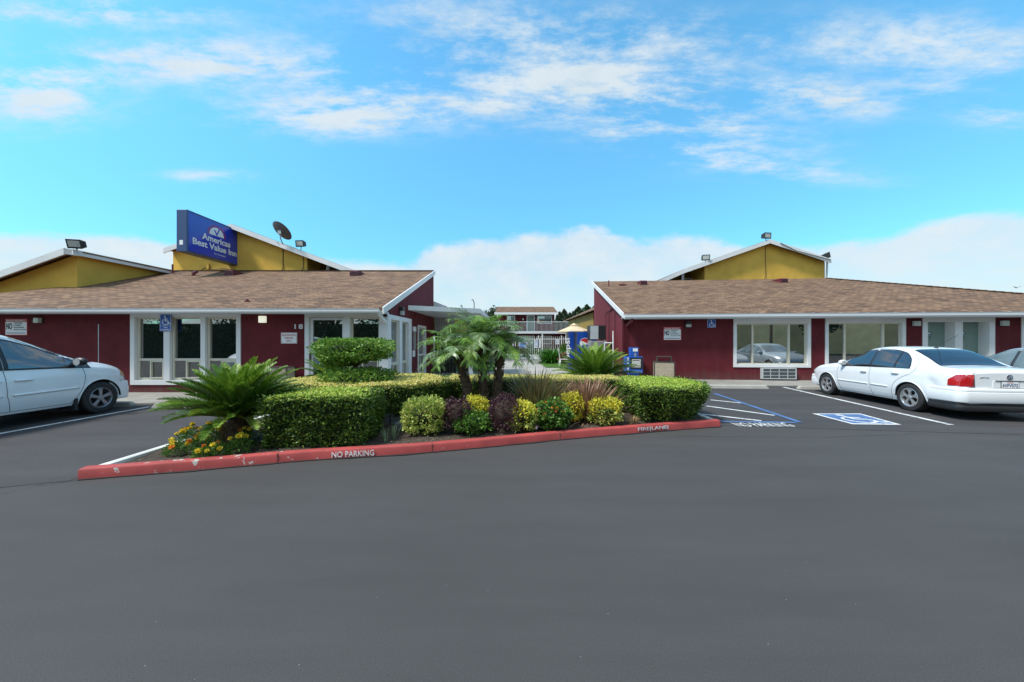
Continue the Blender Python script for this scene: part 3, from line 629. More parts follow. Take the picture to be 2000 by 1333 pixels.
tagp(o, 'wood chips and dry leaf litter on the dark bed soil', 'mulch', kind='stuff')
# wheel stops
def wheel_stop(a_, b_, label):
    A = Vector((a_[0], a_[1], 0)); B = Vector((b_[0], b_[1], 0)); d_ = (B - A); Ln = d_.length; d_.normalize(); n_ = Vector((-d_.y, d_.x, 0))
    T = lambda x, y, z: A + d_ * x + n_ * y + Vector((0, 0, z))
    prof = [(0, 0), (.02, .09), (.045, .115), (.105, .115), (.13, .09), (.15, 0)]
    mb = MB(T); rows = [[(x, .075 + (y - .075) * s_, z * s2) for y, z in prof] for x, s_, s2 in ((0, .9, .35), (.05, 1, .85), (.10, 1, 1), (Ln - .10, 1, 1), (Ln - .05, 1, .85), (Ln, .9, .35))]
    mb.grid(rows); k = 6; mb.f += [tuple(range(k)), tuple(range(5 * k, 6 * k))[::-1]]
    o = obj('wheel_stop', mb, M['concrete_light'], bevel=.006)
    return tagp(o, label, 'wheel stop', 'concrete wheel stops at the heads of the stalls')
wheel_stop(G(1382, 759), G(1502, 760), 'concrete wheel stop in front of the empty accessible stall')
q = G(1560, 761); wheel_stop(q, (q.x + 1.82, q.y - .16), 'concrete wheel stop in front of the white sedan')
q = G(294, 798); wheel_stop((q.x, q.y), (q.x + 1.83, q.y), 'concrete wheel stop partly behind the cycad fronds')
wheel_stop((-11.0, 8.62), (-9.17, 8.62), 'concrete wheel stop at the front tyre of the white minivan')

# ================================================================== OFFICE (left front building)
YL = 10.84; XW = -3.763
def lx(px): return (px - CX) * YL / F
def lz(py): return H - (py - HY) * YL / F
def wally(px): return XW * F / (px - CX)            # depth along the side wall
OFF = thing('motel_office', 'long maroon stucco motel office with brown shingle roof left of the entrance', 'building', (-9, 13, 0))
def wall_open(T, x0, x1, z0, z1, th, ops):
    """wall from y=0 (outer face) to y=th with rectangular openings (xa,xb,za,zb)"""
    mb = MB(T); xs_ = sorted({x0, x1} | {o_[0] for o_ in ops} | {o_[1] for o_ in ops})
    for a_, b_ in zip(xs_[:-1], xs_[1:]):
        op = [o_ for o_ in ops if o_[0] <= a_ + 1e-6 and o_[1] >= b_ - 1e-6]
        if not op: mb.box(a_, b_, 0, th, z0, z1)
        else:
            if op[0][2] > z0 + .01: mb.box(a_, b_, 0, th, z0, op[0][2])
            if op[0][3] < z1 - .01: mb.box(a_, b_, 0, th, op[0][3], z1)
    return mb
def rect_frame(mb, x0, x1, z0, z1, w, y0, y1, bottom=True, top=True):
    mb.box(x0, x0 + w, y0, y1, z0, z1).box(x1 - w, x1, y0, y1, z0, z1)
    if top: mb.box(x0 + w, x1 - w, y0, y1, z1 - w, z1)
    if bottom: mb.box(x0 + w, x1 - w, y0, y1, z0, z0 + w)
    return mb
FT = lambda x, y, z: (x, YL + y, z)           # front wall of the office
ST = lambda x, y, z: (XW - y, x, z)           # side wall facing the courtyard: x runs away from the road
EZ = 2.50
w1 = (lx(256), lx(471), lz(752), EZ)
w2 = (lx(596), XW + .001, .05, EZ)
mbw = wall_open(FT, -24, XW, -.1, EZ, .25, [(w1[0] + .08, w1[1] - .08, w1[2] + .05, EZ), (w2[0] + .08, w2[1], .05, EZ)])
sy = [wally(762), wally(783), wally(802)]
g1 = (YL + .001, wally(803), .1, 2.40); g2 = (wally(815.5), wally(831), .12, 2.22)
def roofz(Y): return 2.534 + (Y - 10.35) * .349
mbs = wall_open(ST, YL + .25, 17.2, -.1, 2.45, .25, [(YL + .25, g1[1] - .05, .1, 2.40), (g2[0] + .04, g2[1] - .04, .16, 2.18)])
mbs.add([(YL + .02, 0, 2.45), (17.2, 0, 2.45), (17.2, 0, roofz(17.2) - .05), (YL + .02, 0, roofz(YL) - .05), (YL + .02, .25, 2.45), (17.2, .25, 2.45), (17.2, .25, roofz(17.2) - .05), (YL + .02, .25, roofz(YL) - .05)],
        [(0, 1, 2, 3), (7, 6, 5, 4), (0, 4, 5, 1), (1, 5, 6, 2), (2, 6, 7, 3), (3, 7, 4, 0)])
obj('wall', mbw, M['maroon'], OFF); obj('side_wall', mbs, M['maroon'], OFF, label='maroon gable wall facing the courtyard')
obj('rear_wall', MB().box(-16.8, XW - .002, 17.0, 17.2, 0, 4.80), M['maroon'], OFF)
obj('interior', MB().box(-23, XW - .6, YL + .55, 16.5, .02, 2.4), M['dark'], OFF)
# roof
rz = roofz
rf = MB(); xr = -3.74
rf.slab([(-16.9, 10.35, rz(10.35)), (xr, 10.35, rz(10.35)), (xr, 17.25, rz(17.25)), (-16.9, 17.25, rz(17.25))], .07)
rf.slab([(-25, 10.35, 1.9), (-16.9, 10.35, rz(10.35)), (-16.9, 13.6, rz(13.6)), (-25, 13.6, 2.15)], .07)
roof = obj('roof', rf, M['shingle'], OFF)
obj('ridge_cap', MB().beam((-16.8, 17.25, rz(17.25) + .012), (xr, 17.25, rz(17.25) + .012), .22, .03), M['shingle'], roof)
obj('gap_shade', MB().box(-24, xr, 10.352, 10.36, 2.515 - .05, 2.53), M['dark'], roof)  # black strip painting the dark shaded gap beneath the shingles
bb = MB().prism([(10.33, rz(10.33) + .03), (17.3, rz(17.3) + .03), (17.3, rz(17.3) - .17), (10.33, rz(10.33) - .17)], 0, xr + .002, xr + .045)
obj('barge_board', bb, M['trim'], OFF)
def gutter(T, x0, x1, zt, dep=.12, h=.13, parent=None, spacing=.98):
    prof = [(0, 0), (-dep * .75, 0), (-dep, h * .35), (-dep, h * .85), (-dep - .012, h), (-dep + .006, h + .004), (-dep + .012, h * .9), (-.004, h * .9)]
    mb = MB(T); rows = [[(x, y, zt - h + z) for y, z in prof] for x in (x0, x1)]; mb.grid(rows); k = len(prof); mb.f += [tuple(range(k)), tuple(range(k, 2 * k))[::-1]]
    g_ = obj('gutter', mb, M['gutter'], parent)
    x = x0 + .3
    while x < x1:
        obj('gutter_strap', MB(T).box(x, x + .03, -dep - .014, 0, zt - .005, zt + .010), M['trim'], g_); x += spacing
    return g_
GT = lambda x, y, z: (x, 10.34 + y, z)
gutter(GT, -24, xr - .06, 2.508, parent=OFF)
obj('fascia_board', MB().box(-24, xr, 10.345, 10.38, 2.36, 2.46), M['gutter'], OFF)
obj('soffit', MB().box(-24, xr, 10.385, YL - .002, 2.41, 2.43), M['gutter'], OFF)
obj('downspout', MB().beam((-3.83, 10.29, 2.40), (-3.83, 10.50, 2.27), .08, .06).beam((-3.83, 10.49, 2.28), (-3.78, 10.76, 2.12), .08, .06).beam((-3.74, 10.77, 2.14), (-3.74, 10.77, .05), .08, .06), M['trim'], OFF)
# window group of three bays
def bay(T, x0, x1, z0, z1, zr, parent, split=.5, glass='glass'):
    """one bay: cream frame, upper pane, lower slider"""
    f_ = obj('window', rect_frame(MB(T), x0, x1, z0, z1, .05, .06, .12).box(x0 + .05, x1 - .05, .05, .12, zr - .035, zr + .035), M['cream'], parent, bevel=.004)
    obj('pane', MB(T).add([(x0 + .04, .10, zr), (x1 - .04, .10, zr), (x1 - .04, .10, z1 - .04), (x0 + .04, .10, z1 - .04)], [(0, 1, 2, 3)]), M[glass], f_)
    obj('pane', MB(T).add([(x0 + .04, .095, z0 + .03), (x1 - .04, .095, z0 + .03), (x1 - .04, .095, zr - .03), (x0 + .04, .095, zr - .03)], [(0, 1, 2, 3)]), M[glass], f_)
    xm = x0 + (x1 - x0) * split
    obj('slider_frame', rect_frame(MB(T), xm - .03, x1 - .05, z0 + .05, zr - .035, .035, .03, .09).box(x0 + .05, xm + .005, .06, .094, z0 + .05, z0 + .07), M['cream'], f_, bevel=.003)
    return f_
tr = MB(FT)
zb1 = lz(752)
tr.box(w1[0], w1[0] + .13, -.035, .11, zb1, EZ).box(w1[1] - .13, w1[1], -.035, .11, zb1, EZ).box(w1[0] + .13, w1[1] - .13, -.035, .11, zb1, zb1 + .14).box(w1[0] + .13, w1[1] - .13, -.035, .11, 2.30, EZ)
m1a, m1b, m2a, m2b = lx(321), lx(333), lx(393), lx(402)
tr.box(m1a, m1b, -.03, .11, zb1 + .14, 2.30).box(m2a, m2b, -.03, .11, zb1 + .14, 2.30)
obj('window_trim', tr, M['trim'], OFF, bevel=.005)
zr1 = lz(703)
for a_, b_ in ((w1[0] + .13, m1a), (m1b, m2a), (m2b, w1[1] - .13)): bay(FT, a_ + .01, b_ - .01, zb1 + .14, 2.30, zr1, OFF)
# entrance: door and window with the corner post
tr = MB(FT)
xd0, xd1 = lx(608), lx(673); xw0, xw1 = lx(684), lx(741)
tr.box(w2[0], xd0 - .06, -.035, .13, .03, EZ).box(xd1, xw0, -.03, .13, .03, 2.30).box(xd0 - .06, XW, -.035, .13, 2.30, EZ).box(xw1, XW, -.03, .13, .03, 2.30).box(xw0, xw1, -.03, .13, .03, .30)
tr2 = MB(ST)
ys0, ys1, ys2, ys3 = YL + .13, wally(782), wally(785.5), wally(801)
tr2.box(YL - .035, YL + .25, -.03, .12, .02, 2.395).box(YL + .25, ys3 + .12, -.03, .12, 2.25, 2.395).box(wally(779.5), wally(784.5), -.025, .12, .30, 2.25).box(wally(797), wally(803), -.025, .12, .02, 2.25).box(YL + .25, wally(797), -.02, .12, .02, .30)
obj('entrance_trim', tr, M['trim'], OFF, bevel=.005); obj('side_trim', tr2, M['trim'], OFF, bevel=.005)
bay(FT, xw0, xw1, .30, 2.30, lz(702.5), OFF, .42)
bay(ST, YL + .27, wally(779.6), .30, 2.25, .86, OFF, .5, 'glass_pale'); bay(ST, wally(784.6), wally(797), .30, 2.25, .86, OFF, .5, 'glass_pale')
dr = obj('door', rect_frame(MB(FT), xd0 - .05, xd1 - .01, .04, 2.29, .075, .03, .09).box(xd0 + .025, xd1 - .085, .03, .09, 1.05, 1.12).box(xd0 + .025, xd1 - .085, .03, .09, .115, .32), M['trim'], OFF, bevel=.005)
obj('pane', MB(FT).add([(xd0, .07, .1), (xd1 - .05, .07, .1), (xd1 - .05, .07, 2.25), (xd0, .07, 2.25)], [(0, 1, 2, 3)]), M['glass'], dr)
obj('push_bar', MB(FT).beam((xd0 + .03, -.0, 1.085), (xd1 - .09, -.0, 1.085), .035, .035), M['steel'], dr)
obj('door_handle', MB(FT).box(xd0 - .04, xd0 - .015, -.015, .03, .95, 1.22), M['brown_metal'], dr)
# second side window with casing
obj('side_window_trim', rect_frame(MB(ST), g2[0], g2[1], .12, 2.22, .09, -.035, .10).box(g2[0] + .09, g2[1] - .09, -.03, .10, .98, 1.05), M['trim'], OFF, bevel=.005)
bay(ST, g2[0] + .09, g2[1] - .09, .22, 2.12, 1.02, OFF, .5, 'glass_pale')
obj('mail_slot', MB(ST).box(wally(806.5), wally(811), -.03, .02, 1.25, 1.95), M['grey_mid'], OFF); obj('notice', MB(ST).box(wally(806), wally(811.5), -.035, -.0, 1.95, 2.13), M['sign_white'], OFF); obj('notice', MB(ST).box(wally(805.5), wally(810), -.02, -.0, .98, 1.22), M['sign_white'], OFF)
# roof vents
def roof_vent(x, y, z, parent, s=1.0):
    v = MB().prism([(y - .05 * s, z - .05), (y - .05 * s, z + .20 * s), (y + .02 * s, z + .24 * s), (y + .62 * s, z + .22 * s)], 0, x - .19 * s, x + .19 * s)
    o = obj('roof_vent', v, M['maroon_metal'], parent)
    l_ = MB()
    for k in range(3): l_.box(x - .165 * s, x + .165 * s, y - .058 * s, y - .049 * s, z + (.015 + .065 * k) * s, z + (.045 + .065 * k) * s)
    obj('vent_slot', l_, M['dark'], o); return o
def on_roof_l(px, py):                       # point of the front slope in that direction
    k = (HY - py) / F; Y = (2.534 - 10.35 * .349 - H) / (k - .349); return ((px - CX) * Y / F, Y, H + k * Y)
for px, py in ((448, 538.5), (692, 539)): roof_vent(*on_roof_l(px, py), OFF)
q = on_roof_l(378, 539); obj('vent_pipe', MB().tube([(q[0], q[1], q[2] - .05), (q[0], q[1], q[2] + .12), (q[0] + .16, q[1] - .02, q[2] + .17)], .07, 10), M['maroon_metal'], OFF)
q = on_roof_l(337, 534.5); obj('vent_pipe', MB().tube([(q[0], q[1], q[2] - .05), (q[0], q[1], q[2] + .42)], .035, 10), M['maroon_metal'], OFF)
q = on_roof_l(483, 590); obj('vent_pipe', MB().tube([(q[0], q[1], q[2] - .05), (q[0], q[1], q[2] + .08)], .04, 10).box(q[0] - .06, q[0] + .06, q[1] - .05, q[1] + .1, q[2] - .01, q[2] + .03), M['maroon_metal'], OFF)
# canopy over the side entrance
CAN = thing('entrance_canopy', 'flat white canopy on a square post beside the office gable wall', 'canopy', (-2.2, 15, 0))
A_, B_ = Vector((XW, 12.98, 0)), Vector((-1.29, 14.33, 0)); Cb, Db = Vector((-1.22, 19.2, 0)), Vector((XW, 18.2, 0))
obj('canopy_roof', MB().slab([(p.x, p.y, 2.87) for p in (A_, B_, Cb, Db)], .05), M['trim'], CAN)
fb = MB()
for p, q_ in ((A_, B_), (B_, Cb)): fb.beam((p.x, p.y, 2.785), (q_.x, q_.y, 2.785), .04, .175)
obj('canopy_fascia', fb, M['trim'], CAN); obj('canopy_ceiling', MB().slab([(p.x, p.y + .03, 2.73) for p in (A_, B_, Cb, Db)], .02), M['trim'], CAN)
obj('post', MB().box(-1.72, -1.57, 14.25, 14.40, .02, 2.71), M['trim'], CAN, bevel=.006); obj('post', MB().box(-1.45, -1.33, 18.5, 18.62, .02, 2.72), M['trim'], CAN, bevel=.006)
pn = PT(813, 636, 15.5); obj('conduit', MB().tube([(XW + .03, 14.0, 2.5), (XW + .03, 13.9, 2.7)], .012, 6), M['maroon_metal'], CAN)
# screen and dark gate beyond the canopy
SC = thing('lattice_screen', 'white lattice screen above the dark gate under the canopy', 'screen', (-3.3, 17.5, 0))
lm = MB()
for k in range(12): lm.box(-3.76 + k * .085, -3.745 + k * .085, 17.45, 17.47, 2.06, 2.72)
for k in range(6): lm.box(-3.76, -2.8, 17.47, 17.49, 2.09 + k * .12, 2.11 + k * .12)
obj('lattice', lm, M['trim'], SC); obj('backing', MB().box(-3.76, -2.8, 17.52, 17.54, 2.06, 2.72), M['paper'], SC)
GTE = thing('dark_gate', 'dark brown plank gate in the shade beside the office', 'gate', (-3.2, 17.5, 0))
gm = MB()
for k in range(7): gm.box(-3.76 + k * .15, -3.625 + k * .15, 17.42, 17.45, .03, 2.02)
obj('plank', gm, M['wood_dark'], GTE); obj('gate_rail', MB().box(-3.76, -2.71, 17.46, 17.50, .4, .5), M['wood_dark'], GTE); obj('gate_rail', MB().box(-3.76, -2.71, 17.46, 17.50, 1.7, 1.8), M['wood_dark'], GTE)

# ================================================================== RIGHT BUILDING
MOT = thing('motel_building', 'long maroon motel building with brown hip roof right of the entrance', 'building', (12, 16, 0))
def rxp(px):                                  # local x of the facade in that direction
    k = (px - CX) / F; return (k * OR.y - OR.x) / (EX.x - k * EX.y)
def rzp(px, py):
    Y = RB(rxp(px), 0, 0)[1]; return H - (py - HY) * Y / F
EZR = 2.60; XE = 19.9
o1 = (rxp(1432), rxp(1583), rzp(1500, 718), EZR); o2 = (rxp(1611), rxp(1768), rzp(1690, 722), EZR); o3 = (rxp(1801), rxp(1942), .04, EZR); o4 = (rxp(1994), 19.75, .04, EZR)
obj('wall', wall_open(RB, 0, XE, -.1, EZR, .25, [(o_[0] + .06, o_[1] - .06, o_[2] + .05 if o_[2] > .1 else o_[2], EZR) for o_ in (o1, o2, o3, o4)]), M['maroon'], MOT)
def rrz(y): return 2.665 + (y + .45) * .340
YR = 6.9; HX = 13.0
sw = MB(RB); sw.add([(x, y, z) for x in (0, .25) for y, z in ((.0, -.1), (YR, -.1), (YR, rrz(YR) - .06), (.0, rrz(0) - .06))], [(0, 1, 2, 3)[::-1], (4, 5, 6, 7), (0, 4, 5, 1), (1, 5, 6, 2), (2, 6, 7, 3), (3, 7, 4, 0)])
sw.box(19.65, 19.9, .26, YR - .26, 0, 2.6); sw.box(.26, HX, YR - .25, YR - .05, 0, rrz(YR) - .16)
obj('side_wall', sw, M['maroon_siding'], MOT, label='lighter maroon board siding on the gable end')
gr_ = MB(RB)
for k in range(1, 12): gr_.box(-.006, .0, k * .55, k * .55 + .025, 0, rrz(k * .55) - .12)
obj('siding_batten', gr_, M['maroon_siding'], MOT)
xl_ = -.10; HX = 13.0
rf = MB(RB); rf.slab([(xl_, -.45, rrz(-.45)), (HX + 7.35, -.45, rrz(-.45)), (HX, YR, rrz(YR)), (xl_, YR, rrz(YR))], .07)
roof = obj('roof', rf, M['shingle'], MOT)
obj('hip_slope', MB(RB).slab([(HX + 7.35, -.45, rrz(-.45)), (HX + 7.35, YR, rrz(-.45)), (HX, YR, rrz(YR))], .07), M['shingle_side'], roof)
cap = MB(RB)
n_ = 46
for k in range(n_):
    t0, t1 = k / n_, (k + 1.25) / n_
    a_ = (HX + 7.35 * t0, YR - 7.35 * t0, rrz(YR) + (rrz(-.45) - rrz(YR)) * t0); b_ = (HX + 7.35 * t1, YR - 7.35 * t1, rrz(YR) + (rrz(-.45) - rrz(YR)) * t1)
    cap.add([(a_[0] - .11, a_[1] - .11, a_[2] + .0), (a_[0], a_[1], a_[2] + .035), (a_[0] + .11, a_[1] + .11, a_[2]), (b_[0] - .11, b_[1] - .11, b_[2] + .015), (b_[0], b_[1], b_[2] + .055), (b_[0] + .11, b_[1] + .11, b_[2] + .015)],
            [(0, 1, 4, 3), (1, 2, 5, 4), (0, 3, 5, 2), (3, 4, 5)])
obj('hip_cap', cap, M['shingle'], roof)
bb = MB(RB).add([(x, y, rrz(y) + dz_) for x in (xl_ - .045, xl_ - .002) for y, dz_ in ((-.48, .03), (YR + .05, .03), (YR + .05, -.19), (-.48, -.17))], [(0, 1, 2, 3)[::-1], (4, 5, 6, 7), (0, 4, 5, 1), (1, 5, 6, 2), (2, 6, 7, 3), (3, 7, 4, 0)])
obj('barge_board', bb, M['trim'], MOT)
GR = lambda x, y, z: RB(x, -.46 + y, z)
gutter(GR, xl_ - .0, HX + 7.3, 2.635, h=.17, parent=MOT, spacing=.95)
obj('gap_shade', MB(RB).box(xl_, HX + 7.3, -.448, -.44, 2.60, 2.655), M['dark'], MOT)  # black strip for the shaded gap between shingles and gutter
obj('fascia_board', MB(RB).box(xl_, HX + 7.3, -.455, -.43, 2.44, 2.60), M['gutter'], MOT)
obj('soffit', MB(RB).box(xl_, HX + 7.3, -.425, -.002, 2.50, 2.52), M['gutter'], MOT)
obj('downspout', MB(RB).beam((.22, -.50, 2.47), (.20, -.40, 2.36), .09, .07).beam((.20, -.42, 2.38), (.11, -.07, 2.20), .09, .07).beam((.10, -.06, 2.24), (.10, -.06, .05), .09, .07), M['maroon_metal'], MOT)
def slider(T, o_, zb_, zt_, fr, parent):
    x0, x1 = o_[0], o_[1]; w = .12
    tr = MB(T).box(x0, x0 + w, -.035, .11, zb_, EZR - .09).box(x1 - w, x1, -.035, .11, zb_, EZR - .09).box(x0 + w, x1 - w, -.035, .11, zb_, zb_ + .12).box(x0, x1, -.036, .11, zt_, EZR - .09)
    obj('window_trim', tr, M['trim'], parent, bevel=.005)
    a_, b_ = x0 + w + .01, x1 - w - .01
    f_ = obj('window', rect_frame(MB(T), a_, b_, zb_ + .12, zt_, .045, .05, .12), M['cream'], parent, bevel=.004)
    xm1, xm2 = a_ + (b_ - a_) * fr[0], a_ + (b_ - a_) * fr[1]
    obj('mullion', MB(T).box(xm1 - .03, xm1 + .03, .04, .118, zb_ + .165, zt_ - .045), M['cream'], f_, bevel=.003); obj('mullion', MB(T).box(xm2 - .03, xm2 + .03, .04, .118, zb_ + .165, zt_ - .045), M['cream'], f_, bevel=.003)
    for p, q_, yy in ((a_ + .04, xm1, .085), (xm1, xm2, .10), (xm2, b_ - .04, .085)):
        obj('pane', MB(T).add([(p, yy, zb_ + .15), (q_, yy, zb_ + .15), (q_, yy, zt_ - .04), (p, yy, zt_ - .04)], [(0, 1, 2, 3)]), M['glass_bright'] if yy > .09 else M['glass'], f_)
slider(RB, o1, o1[2], rzp(1500, 632), (.24, .76), MOT); slider(RB, o2, o2[2], rzp(1690, 631), (.24, .77), MOT)
# doors in their recess
zt = rzp(1860, 629)
dt = MB(RB); xs_ = [rxp(v) for v in (1801, 1811, 1864, 1879, 1931, 1942)]
dt.box(xs_[0], xs_[1], -.03, .40, .03, zt).box(xs_[2], xs_[3], -.03, .40, .03, zt).box(xs_[4], xs_[5], -.03, .40, .03, zt).box(xs_[0], xs_[5], -.032, .40, zt, EZR - .09)
obj('door_trim', dt, M['trim'], MOT, bevel=.005)
for a_, b_, num in ((xs_[1], xs_[2], '103'), (xs_[3], xs_[4], '104')):
    d_ = obj('door', MB(RB).box(a_, b_, .32, .36, .04, zt), M['door_green'], MOT)
    xc = a_ + (b_ - a_) * .40; k = 16; mb = MB(RB); zc = rzp(1830, 651)
    mb.add([(xc + .11 * math.cos(2 * math.pi * i / k), .314, zc + .055 * math.sin(2 * math.pi * i / k)) for i in range(k)], [tuple(range(k))])
    o = obj('number_plate', mb, M['sign_navy'], d_); obj('number_field', MB(RB).box(xc - .055, xc + .055, .309, .313, zc - .022, zc + .022), M['sign_white'], o)
    obj('peephole_plate', rect_frame(MB(RB), xc - .05, xc + .05, zc - .23, zc - .12, .012, .312, .32), M['seam'], d_)
    obj('door_handle', MB(RB).box(b_ - .12, b_ - .07, .28, .32, .95, 1.15), M['brown_metal'], d_)
obj('door_trim', rect_frame(MB(RB), o4[0], o4[1], .03, EZR - .09, .12, -.03, .3, bottom=False), M['trim'], MOT); obj('door', MB(RB).box(o4[0] + .1, o4[1] - .1, .25, .28, .04, 2.4), M['door_green'], MOT)
# roof vents
def on_roof_r(px, py):
    k = (px - CX) / F; kz = (HY - py) / F; lo, hi = -.45, YR
    for _ in range(50):
        md = (lo + hi) / 2
        bx = OR.x + EY.x * md; by = OR.y + EY.y * md; x = (k * by - bx) / (EX.x - k * EX.y); p = RB(x, md, rrz(md))
        if (p[2] - H) / p[1] < kz: lo = md
        else: hi = md
    return p
for px, py in ((1257, 556.5), (1531, 552.5)): roof_vent(*on_roof_r(px, py), MOT)
q = on_roof_r(1189, 560); obj('vent_pipe', MB().tube([(q[0], q[1], q[2] - .05), (q[0], q[1], q[2] + .33)], .035, 10), M['maroon_metal'], MOT)
q = on_roof_r(1217, 558.5); obj('roof_vent', MB().box(q[0] - .2, q[0] + .2, q[1], q[1] + .25, q[2] + .03, q[2] + .09).tube([q, (q[0], q[1], q[2] + .1)], .04, 8), M['maroon_metal'], MOT)
# pipes on the gable end
obj('wall_pipe', MB(RB).tube([(-.05, 2.6, 1.3), (-.05, 2.6, 3.05), (-.05, 1.4, 3.1), (-.05, 1.35, 1.0)], .022, 8).tube([(-.05, 3.3, 2.2), (-.05, 3.3, 3.0), (-.05, 2.0, 3.12)], .018, 8), M['maroon_metal'], MOT)
# packaged terminal air conditioner under the first window
pt = thing('wall_air_conditioner', 'pale grey through-wall air conditioner grille below the first motel window', 'air conditioner', RB(rxp(1517), -.1, .6))
pa, pb, pz0, pz1 = rxp(1484.5), rxp(1550.5), rzp(1517, 740.5), rzp(1517, 719)
obj('casing', rect_frame(MB(RB), pa, pb, pz0, pz1, .035, -.16, -.002), M['grey_panel'], pt, bevel=.006)
obj('coil', MB(RB).box(pa + .03, pb - .03, -.12, -.01, pz0 + .03, pz1 - .03), M['grey_mid'], pt)
gl = MB(RB)
for k in (1, 2): gl.box(pa + .035, pb - .035, -.158, -.14, pz0 + (pz1 - pz0) * k / 3 - .011, pz0 + (pz1 - pz0) * k / 3 + .011)
for k in (1, 2, 3): gl.box(pa + (pb - pa) * (k / 4 - .02), pa + (pb - pa) * (k / 4 - .02) + .025, -.156, -.138, pz0 + .035, pz1 - .035)
fin_ = MB(RB)
for k in range(1, 14): fin_.box(pa + .03, pb - .03, -.128, -.122, pz0 + .03 + k * (pz1 - pz0 - .06) / 14, pz0 + .036 + k * (pz1 - pz0 - .06) / 14)
obj('fins', fin_, M['seam'], pt)
obj('grille', gl, M['grey_panel'], pt)

# ================================================================== TWO-STOREY WINGS
def fascia_line(mb, pts, y, w=.24, th=.05):
    for a_, b_ in zip(pts[:-1], pts[1:]):
        mb.add([(p[0], yy, p[1] + dz_) for yy in (y, y + th) for p, dz_ in ((a_, 0), (b_, 0), (b_, -w), (a_, -w))], [(0, 1, 2, 3)[::-1], (4, 5, 6, 7), (0, 4, 5, 1), (1, 5, 6, 2), (2, 6, 7, 3), (3, 7, 4, 0)])
    return mb
def wing(name, label, Y, xwall0, xwall1, line, depth, zlow, porch, mirror):
    t_ = thing(name, label, 'building', ((xwall0 + xwall1) / 2, Y + depth / 2, 0))
    def zt_(x): return float(np.interp(x, [p[0] for p in line], [p[1] for p in line]))
    xs2 = sorted({xwall0, xwall1} | {p[0] for p in line if xwall0 < p[0] < xwall1})
    poly = [(xwall0, zlow)] + [(x, zt_(x) - .12) for x in xs2] + [(xwall1, zlow)]
    obj('wall', MB().prism(poly[::-1], 1, Y, Y + depth), M['mustard'], t_)
    rf_ = MB()
    for a_, b_ in zip(line[:-1], line[1:]): rf_.slab([(a_[0], Y - .35, a_[1]), (b_[0], Y - .35, b_[1]), (b_[0], Y + depth + .3, b_[1]), (a_[0], Y + depth + .3, a_[1])], .06)
    obj('roof', rf_, M['shingle_side'], t_)
    obj('barge_board', fascia_line(MB(), [(p[0], p[1] - .012) for p in line], Y - .41), M['trim'], t_)
    return t_, zt_
Yc = 18.05; s_ = F / Yc
cx_ = lambda px: (px - CX) / s_; cz_ = lambda py: H + (HY - py) / s_
lineC = [(cx_(334), cz_(489)), (cx_(463), cz_(442)), (cx_(597), cz_(493)), (cx_(690), cz_(528)), (cx_(872), cz_(599))]
WC, ztC = wing('motel_wing', 'mustard two-storey gable block behind the office roof, carrying the blue sign', Yc, cx_(338), cx_(597), lineC, 14, 2, None, False)
pr = obj('porch_wall', MB().prism([(cx_(596), 2), (cx_(597), ztC(cx_(597)) - .15), (cx_(860), ztC(cx_(860)) - .2), (cx_(860), 2)][::-1], 1, Yc + 1.5, Yc + 12), pmat('mustard_shaded', (.30, .19, .04), .85, .1, 2, bump=.3), WC, label='recessed mustard porch wall, the shade of the roof slope painted into its colour')  # darkened copy of the mustard: porch shade is put into the wall colour
obj('porch_door', MB().box(cx_(613), cx_(626), Yc + 1.46, Yc + 1.5, 3.0, cz_(517)), M['cream'], WC); obj('porch_window', MB().box(cx_(632), cx_(655), Yc + 1.46, Yc + 1.5, 3.0, cz_(528)), M['glass'], WC)
obj('corner_post', MB().box(cx_(597), cx_(600), Yc, Yc + .1, 3, cz_(497)), M['mustard'], WC)
obj('porch_brace', MB().beam((cx_(647), Yc - .2, cz_(513)), (cx_(638), Yc + .05, cz_(535)), .12, .12).beam((cx_(638), Yc + .05, cz_(530)), (cx_(638), Yc + .05, 3.5), .1, .1), M['trim'], WC)
obj('wire', MB().tube([(cx_(553), Yc - .45, cz_(478)), (cx_(553.5), Yc - .03, cz_(485)), (cx_(553.5), Yc - .03, cz_(524)), (cx_(551), Yc - .03, cz_(530)), (cx_(520), Yc - .03, cz_(531))], .02, 6)
    .tube([(cx_(593), Yc - .03, cz_(494)), (cx_(593), Yc - .03, cz_(524)), (cx_(590), Yc - .03, cz_(529)), (cx_(555), Yc - .03, cz_(531))], .015, 6)
    .tube([(cx_(390), Yc - .03, cz_(531)), (cx_(402), Yc - .03, cz_(523)), (cx_(420), Yc - .03, cz_(527)), (cx_(440), Yc - .03, cz_(524)), (cx_(470), Yc - .03, cz_(530))], .015, 6), M['brown_metal'], WC)
obj('junction_box', MB().box(cx_(406), cx_(410), Yc - .08, Yc, cz_(526), cz_(516)), M['mustard'], WC)
Yr = 22.2; sr = F / Yr
rx_ = lambda px: (px - CX) / sr; rz_ = lambda py: H + (HY - py) / sr
lineR = [(rx_(1160), rz_(604)), (rx_(1329), rz_(529)), (rx_(1495), rz_(471)), (rx_(1612.5), rz_(509))]
WR, ztR = wing('motel_wing', 'mustard two-storey gable block behind the right motel roof', Yr, rx_(1376), rx_(1611), lineR, 14, 2, None, True)
obj('porch_wall', MB().prism([(rx_(1170), 1), (rx_(1170), ztR(rx_(1170)) - .2), (rx_(1329), ztR(rx_(1329)) - .2), (rx_(1376), ztR(rx_(1376)) - .2), (rx_(1376), 1)], 1, Yr + 1.6, Yr + 12), bpy.data.materials['mustard_shaded'], WR)  # same mustard with the porch shade in its colour
